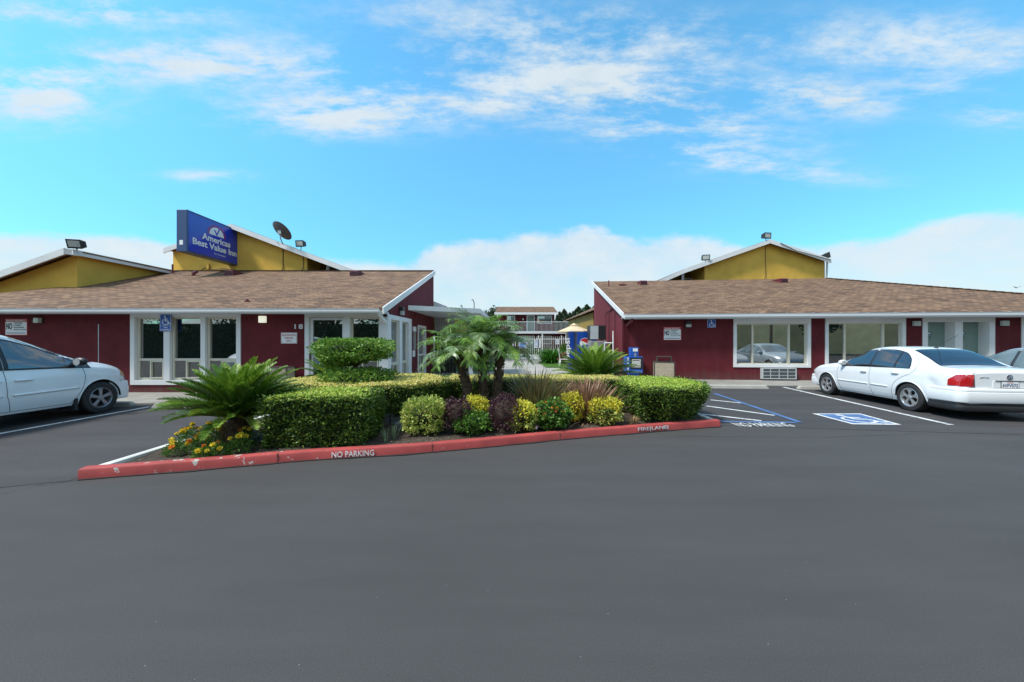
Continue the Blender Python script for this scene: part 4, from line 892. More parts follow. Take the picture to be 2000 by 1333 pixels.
obj('porch_window', rect_frame(MB(), rx_(1359), rx_(1375), 4.0, rz_(535), .08, Yr + 1.5, Yr + 1.6), M['trim'], WR); obj('porch_pane', MB().box(rx_(1361), rx_(1373), Yr + 1.53, Yr + 1.58, 4.05, rz_(538)), M['glass'], WR)
obj('porch_beam', MB().beam((rx_(1331), Yr - .2, rz_(531)), (rx_(1333), Yr, rz_(548)), .14, .14).beam((rx_(1333), Yr, rz_(545)), (rx_(1333), Yr, 3.5), .14, .14), M['trim'], WR)
obj('wire', MB().tube([(rx_(1494), Yr - .42, rz_(478)), (rx_(1494.5), Yr - .03, rz_(484)), (rx_(1495), Yr - .03, rz_(540)), (rx_(1491), Yr - .03, rz_(548))], .014, 6).tube([(rx_(1514), Yr - .44, rz_(479)), (rx_(1545), Yr - .44, rz_(494)), (rx_(1610), Yr - .44, rz_(511))], .02, 6), M['brown_metal'], WR)
obj('downspout', MB().tube([(rx_(1613), Yr - .1, rz_(511)), (rx_(1613), Yr - .05, rz_(548))], .05, 8), M['trim'], WR)
# far left wing: half gable
WL = thing('motel_wing', 'mustard half-gable block at the far left, behind the office hip roof', 'building', (-20, 18, 0))
xk, yk = -16.2, 13.35; zpk = 4.93
wlm = MB().prism([(-30, 1.5), (xk, 1.5), (xk, zpk - .12), (-30, zpk - .12 - .36 * (xk + 30))], 1, yk, 26)
obj('wall', wlm, M['mustard'], WL)
ro = MB().slab([(-30, yk - .4, zpk - .36 * (xk + 30)), (xk + .02, yk - .4, zpk + .005), (xk + .02, 26, zpk + .005), (-30, 26, zpk - .36 * (xk + 30))], .06)
ro.slab([(xk + .02, yk - .4, zpk + .005), (xk + .35, yk - .1, zpk - .05), (xk + .35, 26, zpk - .05), (xk + .02, 26, zpk + .005)], .05)
obj('roof', ro, M['shingle_side'], WL)
obj('barge_board', fascia_line(MB(), [(-30, zpk - .36 * (xk + 30) - .01), (xk + .05, zpk + .01)], yk - .44).prism([(yk - .40, zpk - .03), (26, zpk - .03), (26, zpk - .22), (yk - .40, zpk - .22)], 0, xk + .30, xk + .34).beam((xk + .05, yk - .42, zpk - .11), (xk + .33, yk - .12, zpk - .13), .04, .20), M['trim'], WL)
# ================================================================== CARS
class Body:
    def __init__(s, top, belt, plan, sill, axles, R, zc, tumble=.17, crown=.012):
        s.T = smooth_interp(*zip(*top)); s.Bf = smooth_interp(*zip(*belt)); s.W = smooth_interp(*zip(*plan)); s.sill = sill
        s.ax = axles; s.R = R; s.zc = zc; s.x0 = min(p[0] for p in top); s.x1 = max(p[0] for p in top); s.tumble = tumble; s.cache = {}
    def dent(s, x, z):
        if not s.dented: return 0
        u, v = (x + .47) / .13, (z - .69 - .35 * (x + .47)) / .10
        return .030 * math.exp(-(u * u + v * v)) - .010 * math.exp(-(((x + .36) / .05) ** 2 + ((z - .72) / .09) ** 2)) + .012 * math.exp(-(((x + .56) / .12) ** 2 + ((z - .80) / .015) ** 2))
    dented = False
    def zb(s, x):
        z = s.sill
        for a in s.ax:
            if abs(x - a) <= s.R: z = max(z, s.zc + math.sqrt(max(s.R ** 2 - (x - a) ** 2, 0)))
        return z
    def side_w(s, x, z):
        B = min(s.Bf(x), s.T(x) - .05); w = s.W(x)
        return w * (1 - .10 * max(0, (.55 - z)) ** 2 / .12 - .05 * max(0, z - .60) ** 2 / .12 + .006 * math.exp(-((z - (B - .12)) / .03) ** 2))
    def sec(s, x):
        k = round(x, 5)
        if k in s.cache: return s.cache[k]
        T, w = s.T(x), s.W(x); B = min(s.Bf(x), T - .05); zb = min(s.zb(x), B - .06)
        low = [(s.side_w(x, zb + (B - zb) * i / 12), zb + (B - zb) * i / 12) for i in range(13)]
        ys = low[-1][0]; g = min(max((T - B - .08) / .34, 0), 1); g = g * g * (3 - 2 * g)
        rw = ys * (.90 - s.tumble * g); zc = T - (.018 + .05 * g)
        P = [(ys, B), (ys - .012 - .01 * g, B + (zc - B) * .22 + .004), (ys + (rw - ys) * .55, B + (zc - B) * .58), (rw, zc), (rw * .82, T - .010), (rw * .45, T + .004), (0, T + .008)]
        for _ in range(3):
            Q = [P[0]]
            for a, b in zip(P[:-1], P[1:]): Q += [(a[0] * .75 + b[0] * .25, a[1] * .75 + b[1] * .25), (a[0] * .25 + b[0] * .75, a[1] * .25 + b[1] * .75)]
            P = Q + [P[-1]]
        r = low + P[1:]
        s.cache[k] = r
        return r
    def y_at(s, x, z):
        q = s.sec(x)
        zz = [p[1] for p in q]; 
        for a, b in zip(q[:-1], q[1:]):
            if a[1] <= z <= b[1] and b[1] > a[1]: t_ = (z - a[1]) / (b[1] - a[1]); return a[0] + (b[0] - a[0]) * t_
        return q[0][0] if z < q[0][1] else q[-1][0]
    def z_at(s, x, y):
        q = s.sec(x)[13:][::-1]; y = abs(y)
        for a, b in zip(q[:-1], q[1:]):
            if a[0] <= y <= b[0]: t_ = (y - a[0]) / max(b[0] - a[0], 1e-9); return a[1] + (b[1] - a[1]) * t_
        return q[-1][1]
    def mesh(s):
        xs = set(np.linspace(s.x0, s.x1, 110).tolist())
        for a in s.ax: xs |= {a + s.R * math.cos(math.pi * k / 28) for k in range(29)} | {a + s.R * 1.004, a - s.R * 1.004}
        for e, sg in ((s.x0, 1), (s.x1, -1)): xs |= {e + sg * .002 * k * k for k in range(9)}
        xs = sorted(xs); rows = []
        for x in xs:
            q = s.sec(x); rows.append([(x, -y, z) for y, z in q] + [(x, y - s.dent(x, z), z) for y, z in q[-2::-1]])
        mb = MB().grid([r[::-1] for r in rows])
        m_, n_ = len(rows), len(rows[0])
        for r0, flip in ((0, False), (m_ - 1, True)):
            for k in range(n_ // 2):
                a, b = r0 * n_ + k, r0 * n_ + k + 1; c, d = r0 * n_ + n_ - 2 - k, r0 * n_ + n_ - 1 - k
                f_ = (a, b, c, d) if b != c else (a, b, d)
                mb.f.append(f_ if not flip else f_[::-1])
        return mb
    def side(s, sg, x0, x1, lo, hi, off, nx=26, nz=8):
        P = []
        for i in range(nx + 1):
            x = x0 + (x1 - x0) * i / nx; a, b = lo(x), hi(x)
            P.append([(x, sg * (s.y_at(x, a + (b - a) * j / nz) + off), a + (b - a) * j / nz) for j in range(nz + 1)])
        return MB().grid(P if sg < 0 else [r[::-1] for r in P])
    def topp(s, x0, x1, hw, off, nx=14, ny=16):
        P = []
        for i in range(nx + 1):
            x = x0 + (x1 - x0) * i / nx; w = hw(x); sl = (s.T(x + .01) - s.T(x - .01)) / .02; l_ = math.sqrt(1 + sl * sl)
            P.append([(x - off * sl / l_, -w + 2 * w * j / ny, s.z_at(x, -w + 2 * w * j / ny) + off * l_ * .8) for j in range(ny + 1)])
        return MB().grid(P)
    def seam(s, sg, pts, r=.0035, off=.001):
        path = []
        for (xa, za), (xb, zb_) in zip(pts[:-1], pts[1:]):
            n_ = max(2, int(math.hypot(xb - xa, zb_ - za) / .05))
            path += [(xa + (xb - xa) * k / n_, za + (zb_ - za) * k / n_) for k in range(n_)]
        path.append(pts[-1])
        return [(x, sg * (s.y_at(x, z) + off), z) for x, z in path]
def smoothpts(pts, it=2):
    for _ in range(it):
        Q = [pts[0]]
        for a, b in zip(pts[:-1], pts[1:]): Q += [(a[0] * .75 + b[0] * .25, a[1] * .75 + b[1] * .25), (a[0] * .25 + b[0] * .75, a[1] * .25 + b[1] * .75)]
        pts = Q + [pts[-1]]
    return pts
def wheel(parent, x, y, R, rr, sg, style, alloy, wdt=.20):
    w = bpy.data.objects.new('wheel', None); C.objects.link(w); w.parent = parent; w.location = (x, y, R)
    s_ = sg
    def L_(name, mb, m, **k):
        o = obj(name, mb, m, w, **k); o.parent = w; return o
    ax = (0, s_, 0)
    L_('tyre', MB().lathe([(rr * .97, -wdt * .5), (R * .93, -wdt * .5), (R * .99, -wdt * .4), (R, -wdt * .2), (R, wdt * .2), (R * .985, wdt * .40), (R * .93, wdt * .49), (rr * 1.10, wdt * .52), (rr * 1.02, wdt * .47), (rr * .98, wdt * .30)], (0, 0, 0), ax, 40, False), M['rubber'], smooth='auto')
    rim = MB().lathe([(rr * .98, wdt * .30), (rr * 1.03, wdt * .47), (rr * .99, wdt * .49), (rr * .93, wdt * .46), (rr * .90, wdt * .36), (rr * .88, -wdt * .1)], (0, 0, 0), ax, 40, False)
    n = 5
    for k in range(n):
        a0 = 2 * math.pi * k / n + .3
        if style == 'lens':     # wide spokes with lens-shaped openings
            prof = [(.14, .60), (.28, .44), (.42, .27), (.58, .22), (.72, .26), (.84, .40), (.94, .62)]
        else: prof = [(.14, .60), (.30, .42), (.55, .27), (.78, .22), (.94, .24)]
        rows = []
        for (r_, ha) in prof:
            hw = ha
            hgt = wdt * (.40 + .05 * math.sin(r_ * 3))
            rows.append([(rr * r_ * math.cos(a0 + t_), s_ * h_, rr * r_ * math.sin(a0 + t_)) for t_, h_ in ((-hw * 1.05, hgt - .03), (-hw, hgt - .004), (-hw * .6, hgt), (hw * .6, hgt), (hw, hgt - .004), (hw * 1.05, hgt - .03))])
        rim.grid(rows if s_ < 0 else [r[::-1] for r in rows])
    rim.lathe([(rr * .26, wdt * .30), (rr * .26, wdt * .42), (rr * .20, wdt * .47), (0, wdt * .48)], (0, 0, 0), ax, 24)
    L_('rim', rim, alloy, smooth='auto')
    L_('brake_disc', MB().lathe([(0, .01), (rr * .62, .01), (rr * .64, 0), (rr * .9, -.02)], (0, 0, 0), ax, 28, False), M['dark'])
    nt_ = MB()
    for k in range(5):
        a0 = 2 * math.pi * (k + .5) / 5 + .3; nt_.lathe([(.011, 0), (.011, wdt * .455), (0, wdt * .46)], (rr * .30 * math.cos(a0), 0, rr * .30 * math.sin(a0)), ax, 8)
    L_('lug_nuts', nt_, M['seam'])
def bumper(parent, body, end, reach, z0, z1, out, mat, name, hw_in=0.0, strip=None):
    """wraps the end of the body; end=+1 front, -1 rear"""
    xe = body.x1 if end > 0 else body.x0; rows = []
    hw = body.W(xe - end * .45) + .006 - hw_in; r = .17; path = [(xe - end * reach, hw), (xe - end * (reach * .6), hw + .002)]
    cx0, cy0 = xe + end * out - end * r, hw - r
    for k in range(0, 10): a = math.pi / 2 * k / 9; path.append((cx0 + end * r * math.sin(a), cy0 + r * math.cos(a)))
    path.append((cx0 + end * (r + .02), cy0 * .5)); path.append((cx0 + end * (r + .028), 0))
    full = path + [(x, -y) for x, y in path[-2::-1]]
    prof = [(-.05, 0), (-.012, .02), (0, .12), (.004, .45), (0, .62), (-.004, .70), (-.014, .72), (-.010, .76), (-.012, .92), (-.03, 1), (-.10, 1.0)]
    for i, (x, y) in enumerate(full):
        a = full[max(i - 1, 0)]; b = full[min(i + 1, len(full) - 1)]; dx_, dy_ = b[0] - a[0], b[1] - a[1]; l_ = math.hypot(dx_, dy_); nx_, ny_ = -dy_ / l_ * -end, dx_ / l_ * -end
        if nx_ * (x - (xe - end)) + ny_ * y < 0: nx_, ny_ = -nx_, -ny_
        rows.append([(x + nx_ * o_, y + ny_ * o_, z0 + (z1 - z0) * t_) for o_, t_ in prof])
    if end > 0: rows = rows[::-1]
    return obj(name, MB().grid(rows), mat, parent, smooth='auto')
def set_car(root, x, y, yaw):
    """heading measured from +Y towards +X"""
    root.location = (x, y, 0); root.rotation_euler = (0, 0, math.pi / 2 - yaw)
def mirror(parent, x, y, z, sg, mat, s=1.0):
    mb = MB().ell((x, sg * (y + .10 * s), z), (.055 * s, .115 * s, .075 * s), 18, 12)
    o = obj('side_mirror', mb, mat, parent, smooth=True)
    obj('mirror_arm', MB().beam((x + .01, sg * (y - .06), z - .04), (x + .01, sg * (y + .05), z - .03), .05, .05), M['black_plastic'], o)
    obj('mirror_glass', MB().lathe([(0, 0), (.9 * .065 * s, 0)], (x - .056 * s, sg * (y + .10 * s), z), (-1, 0, 0), 16, False), M['grey_panel'], o)
def handle(parent, body, sg, x, z, mat, ln=.17):
    y = body.y_at(x, z); mb = MB().ell((x, sg * (y + .004), z), (ln * .52, .012, .030), 16, 8); o = obj('door_handle', mb, mat, parent, smooth=True)
    obj('handle_grip', MB().tube([(x - ln * .5, sg * (y + .012), z), (x - ln * .4, sg * (y + .032), z + .002), (x + ln * .4, sg * (y + .032), z + .002), (x + ln * .5, sg * (y + .012), z)], .011, 8), mat, o, smooth=True)
def underbody(parent, body, hw=.62, z0=.16, z1=.5):
    mb = MB().box(body.x0 + .25, body.x1 - .3, -hw, hw, z0, z1)
    obj('underbody', mb, M['dark'], parent)
    for a in body.ax:
        for sg in (1, -1):
            prof = []
            R_ = body.R - .004; rows = []
            for k in range(17):
                t_ = math.pi * k / 16; x, z = a + R_ * math.cos(t_), body.zc + R_ * math.sin(t_)
                rows.append([(x, sg * .45, z), (x, sg * (body.W(a) - .015), z)])
            w_ = MB().grid(rows); w_.add([(a - R_, sg * .5, .14), (a + R_, sg * .5, .14), (a + R_, sg * .5, body.zc + R_), (a - R_, sg * .5, body.zc + R_)], [(0, 1, 2, 3)])
            obj('wheel_well', w_, M['dark'], parent)
def arch_lip(parent, body, sg, a, mat):
    P = []
    for k in range(25):
        t_ = math.pi * (-.06 + 1.12 * k / 24); x, z = a + (body.R + .012) * math.cos(t_), body.zc + (body.R + .012) * math.sin(t_)
        P.append((x, sg * (body.y_at(x, max(z, body.sill + .02)) - .004), z))
    return MB().tube(P, .014, 6)
def sedan(label, paint, glass, detail=True, tail='red_lens'):
    car = thing('parked_car', label, 'car')
    WB = 2.51
    b = Body(top=[(-1.02, .945), (-1.0, .985), (-.95, 1.012), (-.80, 1.035), (-.45, 1.06), (-.10, 1.24), (.15, 1.36), (.40, 1.42), (.85, 1.446), (1.25, 1.41), (1.45, 1.34), (1.75, 1.17), (2.05, 1.01), (2.4, .955), (2.8, .89), (3.15, .79), (3.30, .70), (3.36, .60)],
             belt=[(-1.02, .86), (-.95, .92), (-.6, .955), (0, .955), (.8, .935), (1.6, .905), (2.1, .87), (2.7, .80), (3.1, .70), (3.36, .56)],
             plan=[(-1.02, .66), (-1.0, .73), (-.94, .785), (-.8, .825), (-.4, .855), (.4, .867), (1.6, .867), (2.4, .855), (2.8, .835), (3.1, .78), (3.25, .70), (3.33, .60), (3.36, .50)],
             sill=.20, axles=(0, WB), R=.345, zc=.31, tumble=.14)
    b.dented = detail
    bd = obj('body', b.mesh(), paint, car, smooth='auto')
    for sg in (1, -1):
        # windows: front door, rear door, quarter
        beltl = lambda x: min(b.Bf(x), 2) + .012
        roofl = smooth_interp([.02, .12, .30, .60, .9, 1.2, 1.45, 1.7, 1.93], [1.02, 1.17, 1.30, 1.358, 1.374, 1.348, 1.275, 1.14, .955])
        for x0, x1, nm in ((1.06, 1.93, 'side_window'), (.40, 1.00, 'side_window'), (.045, .36, 'quarter_window')):
            hi = (lambda x: max(roofl(x), beltl(x) + .002)); 
            if nm == 'quarter_window': hi = lambda x: max(min(roofl(x), 1.40), beltl(x) + .004)
            obj('window_trim', b.side(sg, x0 - .03, x1 + .03, lambda x: beltl(x) - .014, lambda x: max(roofl(x) + .018, beltl(x) + .004), .003), M['black_plastic'], car)
            obj(nm, b.side(sg, x0, x1, beltl, hi, .007), glass, car, smooth=True)
        # seams
        sm = MB()
        for pts in (smoothpts([(1.03, 1.40), (1.03, .95), (1.03, .55), (1.00, .30), (.98, .23)], 1), smoothpts([(2.06, .88), (2.10, .70), (2.06, .45), (2.0, .24)], 1), smoothpts([(.20, 1.33), (-.06, 1.16), (-.14, 1.0), (-.06, .86), (.20, .74), (.36, .60), (.42, .42), (.46, .24)], 3), [(2.0, .235), (.45, .235)]):
            sm.tube(b.seam(sg, pts), .0035, 5)
        obj('door_seam', sm, M['seam'], car)
        obj('side_moulding', MB().tube(b.seam(sg, [(.52, .50), (.98, .50)], off=.004), .014, 6).tube(b.seam(sg, [(1.08, .50), (2.06, .50)], off=.004), .014, 6), paint, car, smooth=True)
        handle(car, b, sg, 1.20, .80, paint); handle(car, b, sg, .33, .83, paint)
        mirror(car, 1.86, b.y_at(1.86, .96) - .02, .985, sg, paint)
        for a in (0, WB):
            obj('arch_lip', arch_lip(car, b, sg, a, paint), paint, car, smooth=True)
            wheel(car, a, sg * .755, .312, .205, sg, 'lens', M['alloy'])
        # tail lamp wrapping the corner onto the rear panel
        pth = [(x, b.y_at(x, .77) + .010, 0) for x in (-.79, -.82, -.86, -.90, -.94, -.965, -.985)] + [(-1.008, b.y_at(-1.008, .77) + .012, 0), (-1.022, b.y_at(-1.018, .77) + .012, 0), (-1.034, b.y_at(-1.02, .77) - .012, 0)] + [(-1.037, y_, 0) for y_ in (.643, .635, .625, .615, .605)]
        P = []
        for i, (x_, y_, _) in enumerate(pth):
            if x_ > -.95: top_ = .80 + .11 * min(1, (-.79 - x_) / .12); bot_ = .685
            else: top_, bot_ = .915, .678
            if i >= 13: top_ = .915 - (i - 12) * .004
            def yy(k):
                z_ = bot_ + (top_ - bot_) * k / 6
                if i < 7: return b.y_at(x_, z_) + .012
                if i < 10: return b.y_at(max(x_, -1.018), z_) + (.014, .014, -.006)[i - 7]
                return y_
            P.append([(x_, sg * yy(k), bot_ + (top_ - bot_) * k / 6) for k in range(7)])
        tf = obj('tail_light', MB().grid(P if sg > 0 else [r[::-1] for r in P]).grid([[(x_ + .03 * (i >= 8), sg * (y_ - .03 * (i < 8)), z_) for z_ in (P[i][-1][2], P[i][-1][2])] for i, (x_, y_, _) in enumerate(pth)]), M[tail], car, smooth='auto')
        for za, zb_ in ((.752, .758),):
            obj('lamp_divider', MB().box(-1.0405, -1.0372, min(sg * .61, sg * .66), max(sg * .61, sg * .64), za, zb_), M['red_lens_dark'], tf)
        obj('lamp_band', MB().box(-1.0402, -1.0372, min(sg * .61, sg * .64), max(sg * .61, sg * .64), .81, .90), pmat('lens_bright', (.62, .05, .04), .1, .3, 14, coat=1) if 'lens_bright' not in bpy.data.materials else bpy.data.materials['lens_bright'], tf)
        obj('reversing_lens', MB().box(-1.0402, -1.0372, min(sg * .61, sg * .63), max(sg * .61, sg * .63), .69, .72), M['red_lens_dark'], tf)
        obj('indicator', b.side(sg, 3.10, 3.20, lambda x: .50, lambda x: .535, .02, 6, 2), M['amber'], car)
        obj('head_light', b.side(sg, 3.05, 3.34, lambda x: .58, lambda x: min(b.T(x) - .06, .70), .006, 8, 4), M['lens'], car, smooth=True)
    ws = lambda x: .60 + (x - 1.35) * .20
    obj('windscreen', b.topp(1.36, 2.0, lambda x: min(.56 + (x - 1.36) * .16, .66), .008), glass, car, smooth=True)
    obj('rear_window_trim', b.topp(-.44, .24, lambda x: .60 - (x + .44) * .12 + .015, .004), M['black_plastic'], car)
    obj('rear_window', b.topp(-.425, .22, lambda x: .60 - (x + .44) * .12, .010), glass, car, smooth=True)
    bumper(car, b, -1, .62, .36, .655, .035, paint, 'rear_bumper'); bumper(car, b, -1, .60, .19, .352, .012, M['black_plastic'], 'rear_valance'); bumper(car, b, 1, .55, .26, .56, -.02, paint, 'front_bumper', .03)
    # boot lid seam, licence plate, badge
    sm = MB(); 
    path = [(-1.024, .58, .64), (-1.024, .585, .80), (-1.018, .59, .945), (-.94, .64, .995), (-.55, .66, 1.04)]
    for sg in (1, -1): sm.tube([(x, sg * y, z) for x, y, z in path], .004, 5)
    sm.tube([(-1.022, -.38, .655), (-1.022, .38, .655)], .004, 5).tube([(-.985, -.66, .965), (-.985, .66, .965)], .003, 5)
    obj('boot_seam', sm, M['seam'], car)
    obj('plate_recess', MB().box(-1.029, -1.018, -.28, .28, .665, .80), paint, car, bevel=.004)
    obj('boot_lip', MB().box(-1.040, -1.02, -.24, .24, .795, .808), M['seam'], car)
    pl = obj('licence_plate', MB().box(-1.034, -1.028, -.152, .152, .655, .795), M['black_plastic'], car)
    obj('plate_field', MB().box(-1.0375, -1.0345, -.142, .142, .667, .785), M['sign_white'], pl)
    if detail:
        text('6VFV572', .255, (-1.038, .128, .682), (0, -1, 0), (0, 0, 1), M['sign_navy'], pl, 'plate_lettering', height=.062, depth=.002, bold=.01)
        obj('plate_line', MB().box(-1.0395, -1.038, -.05, .05, .762, .774), M['sign_red'], pl)
        em = obj('round_emblem', MB().lathe([(0, 0), (.045, 0), (.052, .004), (.052, .010), (.044, .010), (.042, .005), (0, .005)], (-1.022, 0, .875), (-1, 0, 0), 28), M['chrome'], car, smooth='auto')
        e2 = MB()
        for pts in ([(-.024, .036), (0, .004), (.024, .036)], [(-.040, .014), (-.020, -.036), (0, .0), (.020, -.036), (.040, .014)]):
            thick(e2, pts, .009, Vector((-1.028, 0, .875)), Vector((0, -1, 0)), Vector((0, 0, 1)), Vector((-1, 0, 0)), 0, .006)
        obj('emblem_letters', e2, M['chrome'], em)
        text('JETTA', .16, (-1.023, .50, .85), (0, -1, 0), (0, 0, 1), M['chrome'], car, 'badge_lettering', height=.022, depth=.006, bold=.01, space=1.2)
        ab = obj('antenna', MB().ell((.34, 0, b.T(.34) + .012), (.05, .025, .025), 10, 6).tube([(.34, 0, b.T(.34) + .03), (.16, 0, b.T(.34) + .14), (-.12, 0, b.T(.34) + .30)], .0035, 6), M['black_plastic'], car)
        obj('exhaust', MB().tube([(-.7, .45, .24), (-1.0, .45, .22)], .028, 12), M['steel'], car)
    underbody(car, b)
    return car
jet = sedan('white four-door sedan with tinted windows and a dented left rear fender', M['white_paint'], M['car_glass'])
set_car(jet, 9.80, 7.98, .13)
slv = sedan('silver car mostly hidden behind the white sedan at the right edge', M['silver_paint'], M['car_glass_pale'], detail=False)
set_car(slv, 12.78, 7.55, .12)
# ---- minivan
van = thing('minivan', 'white minivan at the left edge with alloy wheels, nose towards the office', 'minivan')
WBv = 3.03
vb = Body(top=[(-1.05, .95), (-1.03, 1.3), (-.95, 1.62), (-.6, 1.74), (.2, 1.80), (1.1, 1.80), (1.65, 1.74), (2.1, 1.57), (2.55, 1.34), (2.9, 1.17), (3.15, 1.12), (3.42, 1.03), (3.62, .92), (3.73, .80), (3.77, .66)],
          belt=[(-1.05, .88), (-.9, 1.05), (0, 1.05), (1.5, 1.03), (2.6, 1.0), (3.15, .95), (3.5, .86), (3.77, .60)],
          plan=[(-1.05, .80), (-1.0, .90), (-.8, .97), (0, .995), (2.6, .995), (3.05, .985), (3.3, .955), (3.5, .90), (3.64, .81), (3.73, .69), (3.77, .58)],
          sill=.26, axles=(0, WBv), R=.395, zc=.345, tumble=.16)
obj('body', vb.mesh(), M['white_paint'], van, smooth='auto')
for sg in (1, -1):
    bl = lambda x: vb.Bf(x) + .05
    rl = smooth_interp([-.8, .2, 1.1, 1.6, 2.0, 2.35, 2.75, 2.9], [1.57, 1.635, 1.64, 1.60, 1.48, 1.32, 1.11, 1.06])
    for x0, x1, nm in ((1.62, 2.80, 'side_window'), (.42, 1.48, 'side_window'), (-.80, .32, 'rear_side_window')):
        obj('window_trim', vb.side(sg, x0 - .06, min(x1 + .07, 2.92), lambda x: bl(x) - .03, lambda x: max(rl(x) + .03, bl(x) + .002), .003), M['black_plastic'], van)
        obj(nm, vb.side(sg, x0, x1, bl, lambda x: max(rl(x), bl(x) + .004), .008), M['car_glass'], van, smooth=True)
    sm = MB()
    for pts in ([(1.55, 1.62), (1.55, 1.0), (1.55, .6), (1.60, .36), (1.62, .30)], smoothpts([(2.72, 1.02), (2.74, .85), (2.68, .60), (2.56, .40), (2.5, .31)], 2), [(.35, 1.6), (.35, .9), (.40, .6), (.48, .4)], [(2.5, .31), (.5, .31)], [(3.44, .69), (3.6, .665)]):
        sm.tube(vb.seam(sg, pts), .0045, 5)
    obj('door_seam', sm, M['seam'], van)
    obj('side_moulding', MB().tube(vb.seam(sg, [(1.62, .60), (2.60, .62)], off=.004), .024, 6).tube(vb.seam(sg, [(.5, .59), (1.48, .60)], off=.004), .024, 6), M['white_paint'], van, smooth=True)
    handle(van, vb, sg, 1.78, .86, M['white_paint'], .25); handle(van, vb, sg, 1.36, .86, M['white_paint'], .25)
    mirror(van, 2.60, vb.y_at(2.60, 1.06) - .0, 1.15, sg, M['black_plastic'], 1.2)
    for a in (0, WBv):
        obj('arch_lip', arch_lip(van, vb, sg, a, None), M['white_paint'], van, smooth=True)
        wheel(van, a, sg * .86, .345, .215, sg, 'bar', M['alloy_dull'], .23)
    obj('indicator', vb.side(sg, 3.49, 3.61, lambda x: .775, lambda x: .91 - (x - 3.5) * .35, .012, 8, 4), M['amber'], van, smooth=True)
    obj('head_light', vb.side(sg, 3.61, 3.74, lambda x: .70, lambda x: min(vb.T(x) - .07, .84), .010, 8, 4), M['lens'], van, smooth=True)
    obj('mud_flap', MB().box(2.54, 2.60, sg * .90 - .08, sg * .90 + .08, .16, .40), M['rubber'], van)
obj('windscreen', vb.topp(1.80, 2.98, lambda x: .66 + (x - 1.8) * .13, .008), M['car_glass'], van, smooth=True)
obj('wiper', MB().tube([(2.93, -.35, 1.20), (2.82, .2, 1.26)], .012, 6).tube([(2.95, .2, 1.19), (2.86, .68, 1.21)], .012, 6), M['black_plastic'], van)
bumper(van, vb, 1, .52, .25, .66, -.04, M['white_paint'], 'front_bumper', .04); bumper(van, vb, -1, .5, .28, .62, .05, M['white_paint'], 'rear_bumper')
obj('antenna', MB().tube([(3.12, -.80, 1.06), (3.12, -.80, 1.95)], .006, 6).ell((3.12, -.80, 1.06), (.02, .02, .015), 8, 5), M['steel'], van)
for x in (.2, 1.6): obj('roof_marker', MB().box(x, x + .1, -.1, .1, vb.T(x) + .01, vb.T(x) + .02), M['white_paint'], van)
underbody(van, vb, .7, .2, .6)
set_car(van, -9.95, 7.84 - WBv, 0.0)
# ================================================================== PLANTS
def nrm(a): return a / (np.linalg.norm(a, axis=1, keepdims=True) + 1e-9)
def lumps(P, s=1.0, seed=0.0):
    x, y, z = P[:, 0] * s, P[:, 1] * s, P[:, 2] * s
    return (np.sin(3.1 * x + 1.7 * y + seed) * np.sin(2.3 * y - 2.9 * z + seed * 2) + .5 * np.sin(7.3 * x - 5.1 * z + seed) * np.sin(6.1 * y + 8.3 * z)) / 1.5
def inside(poly, x, y):
    r = np.zeros(len(x), bool); n = len(poly)
    for i in range(n):
        (xa, ya), (xb, yb) = poly[i], poly[(i + 1) % n]
        c = ((ya > y) != (yb > y)); r ^= c & (x < (xb - xa) * (y - ya) / ((yb - ya) + 1e-12) + xa)
    return r
def leaf_shell(name, P, Nn, m, parent, ln=(.035, .06), wd=.5, spread=.55, jit=.03, up=.25, label=None, flat=False):
    n = len(P)
    if flat:
        D = nrm(np.c_[rng.normal(0, 1, (n, 2)), rng.uniform(.0, .8, n)]); L_ = rng.uniform(ln[0], ln[1], n)
        return blades(name, P + rng.normal(0, jit, (n, 3)), D, nrm(rng.normal(0, .3, (n, 3)) + [0, 0, 1]), L_, L_ * wd, m, parent, label)
    D = nrm(Nn * .9 + rng.normal(0, spread, (n, 3)) + np.array([0, 0, up])); L_ = rng.uniform(ln[0], ln[1], n)
    P = P + rng.normal(0, jit, (n, 3)) - D * (L_ * .5)[:, None]
    return blades(name, P, D, nrm(rng.normal(0, 1, (n, 3)) + Nn * .3), L_, L_ * wd, m, parent, label)
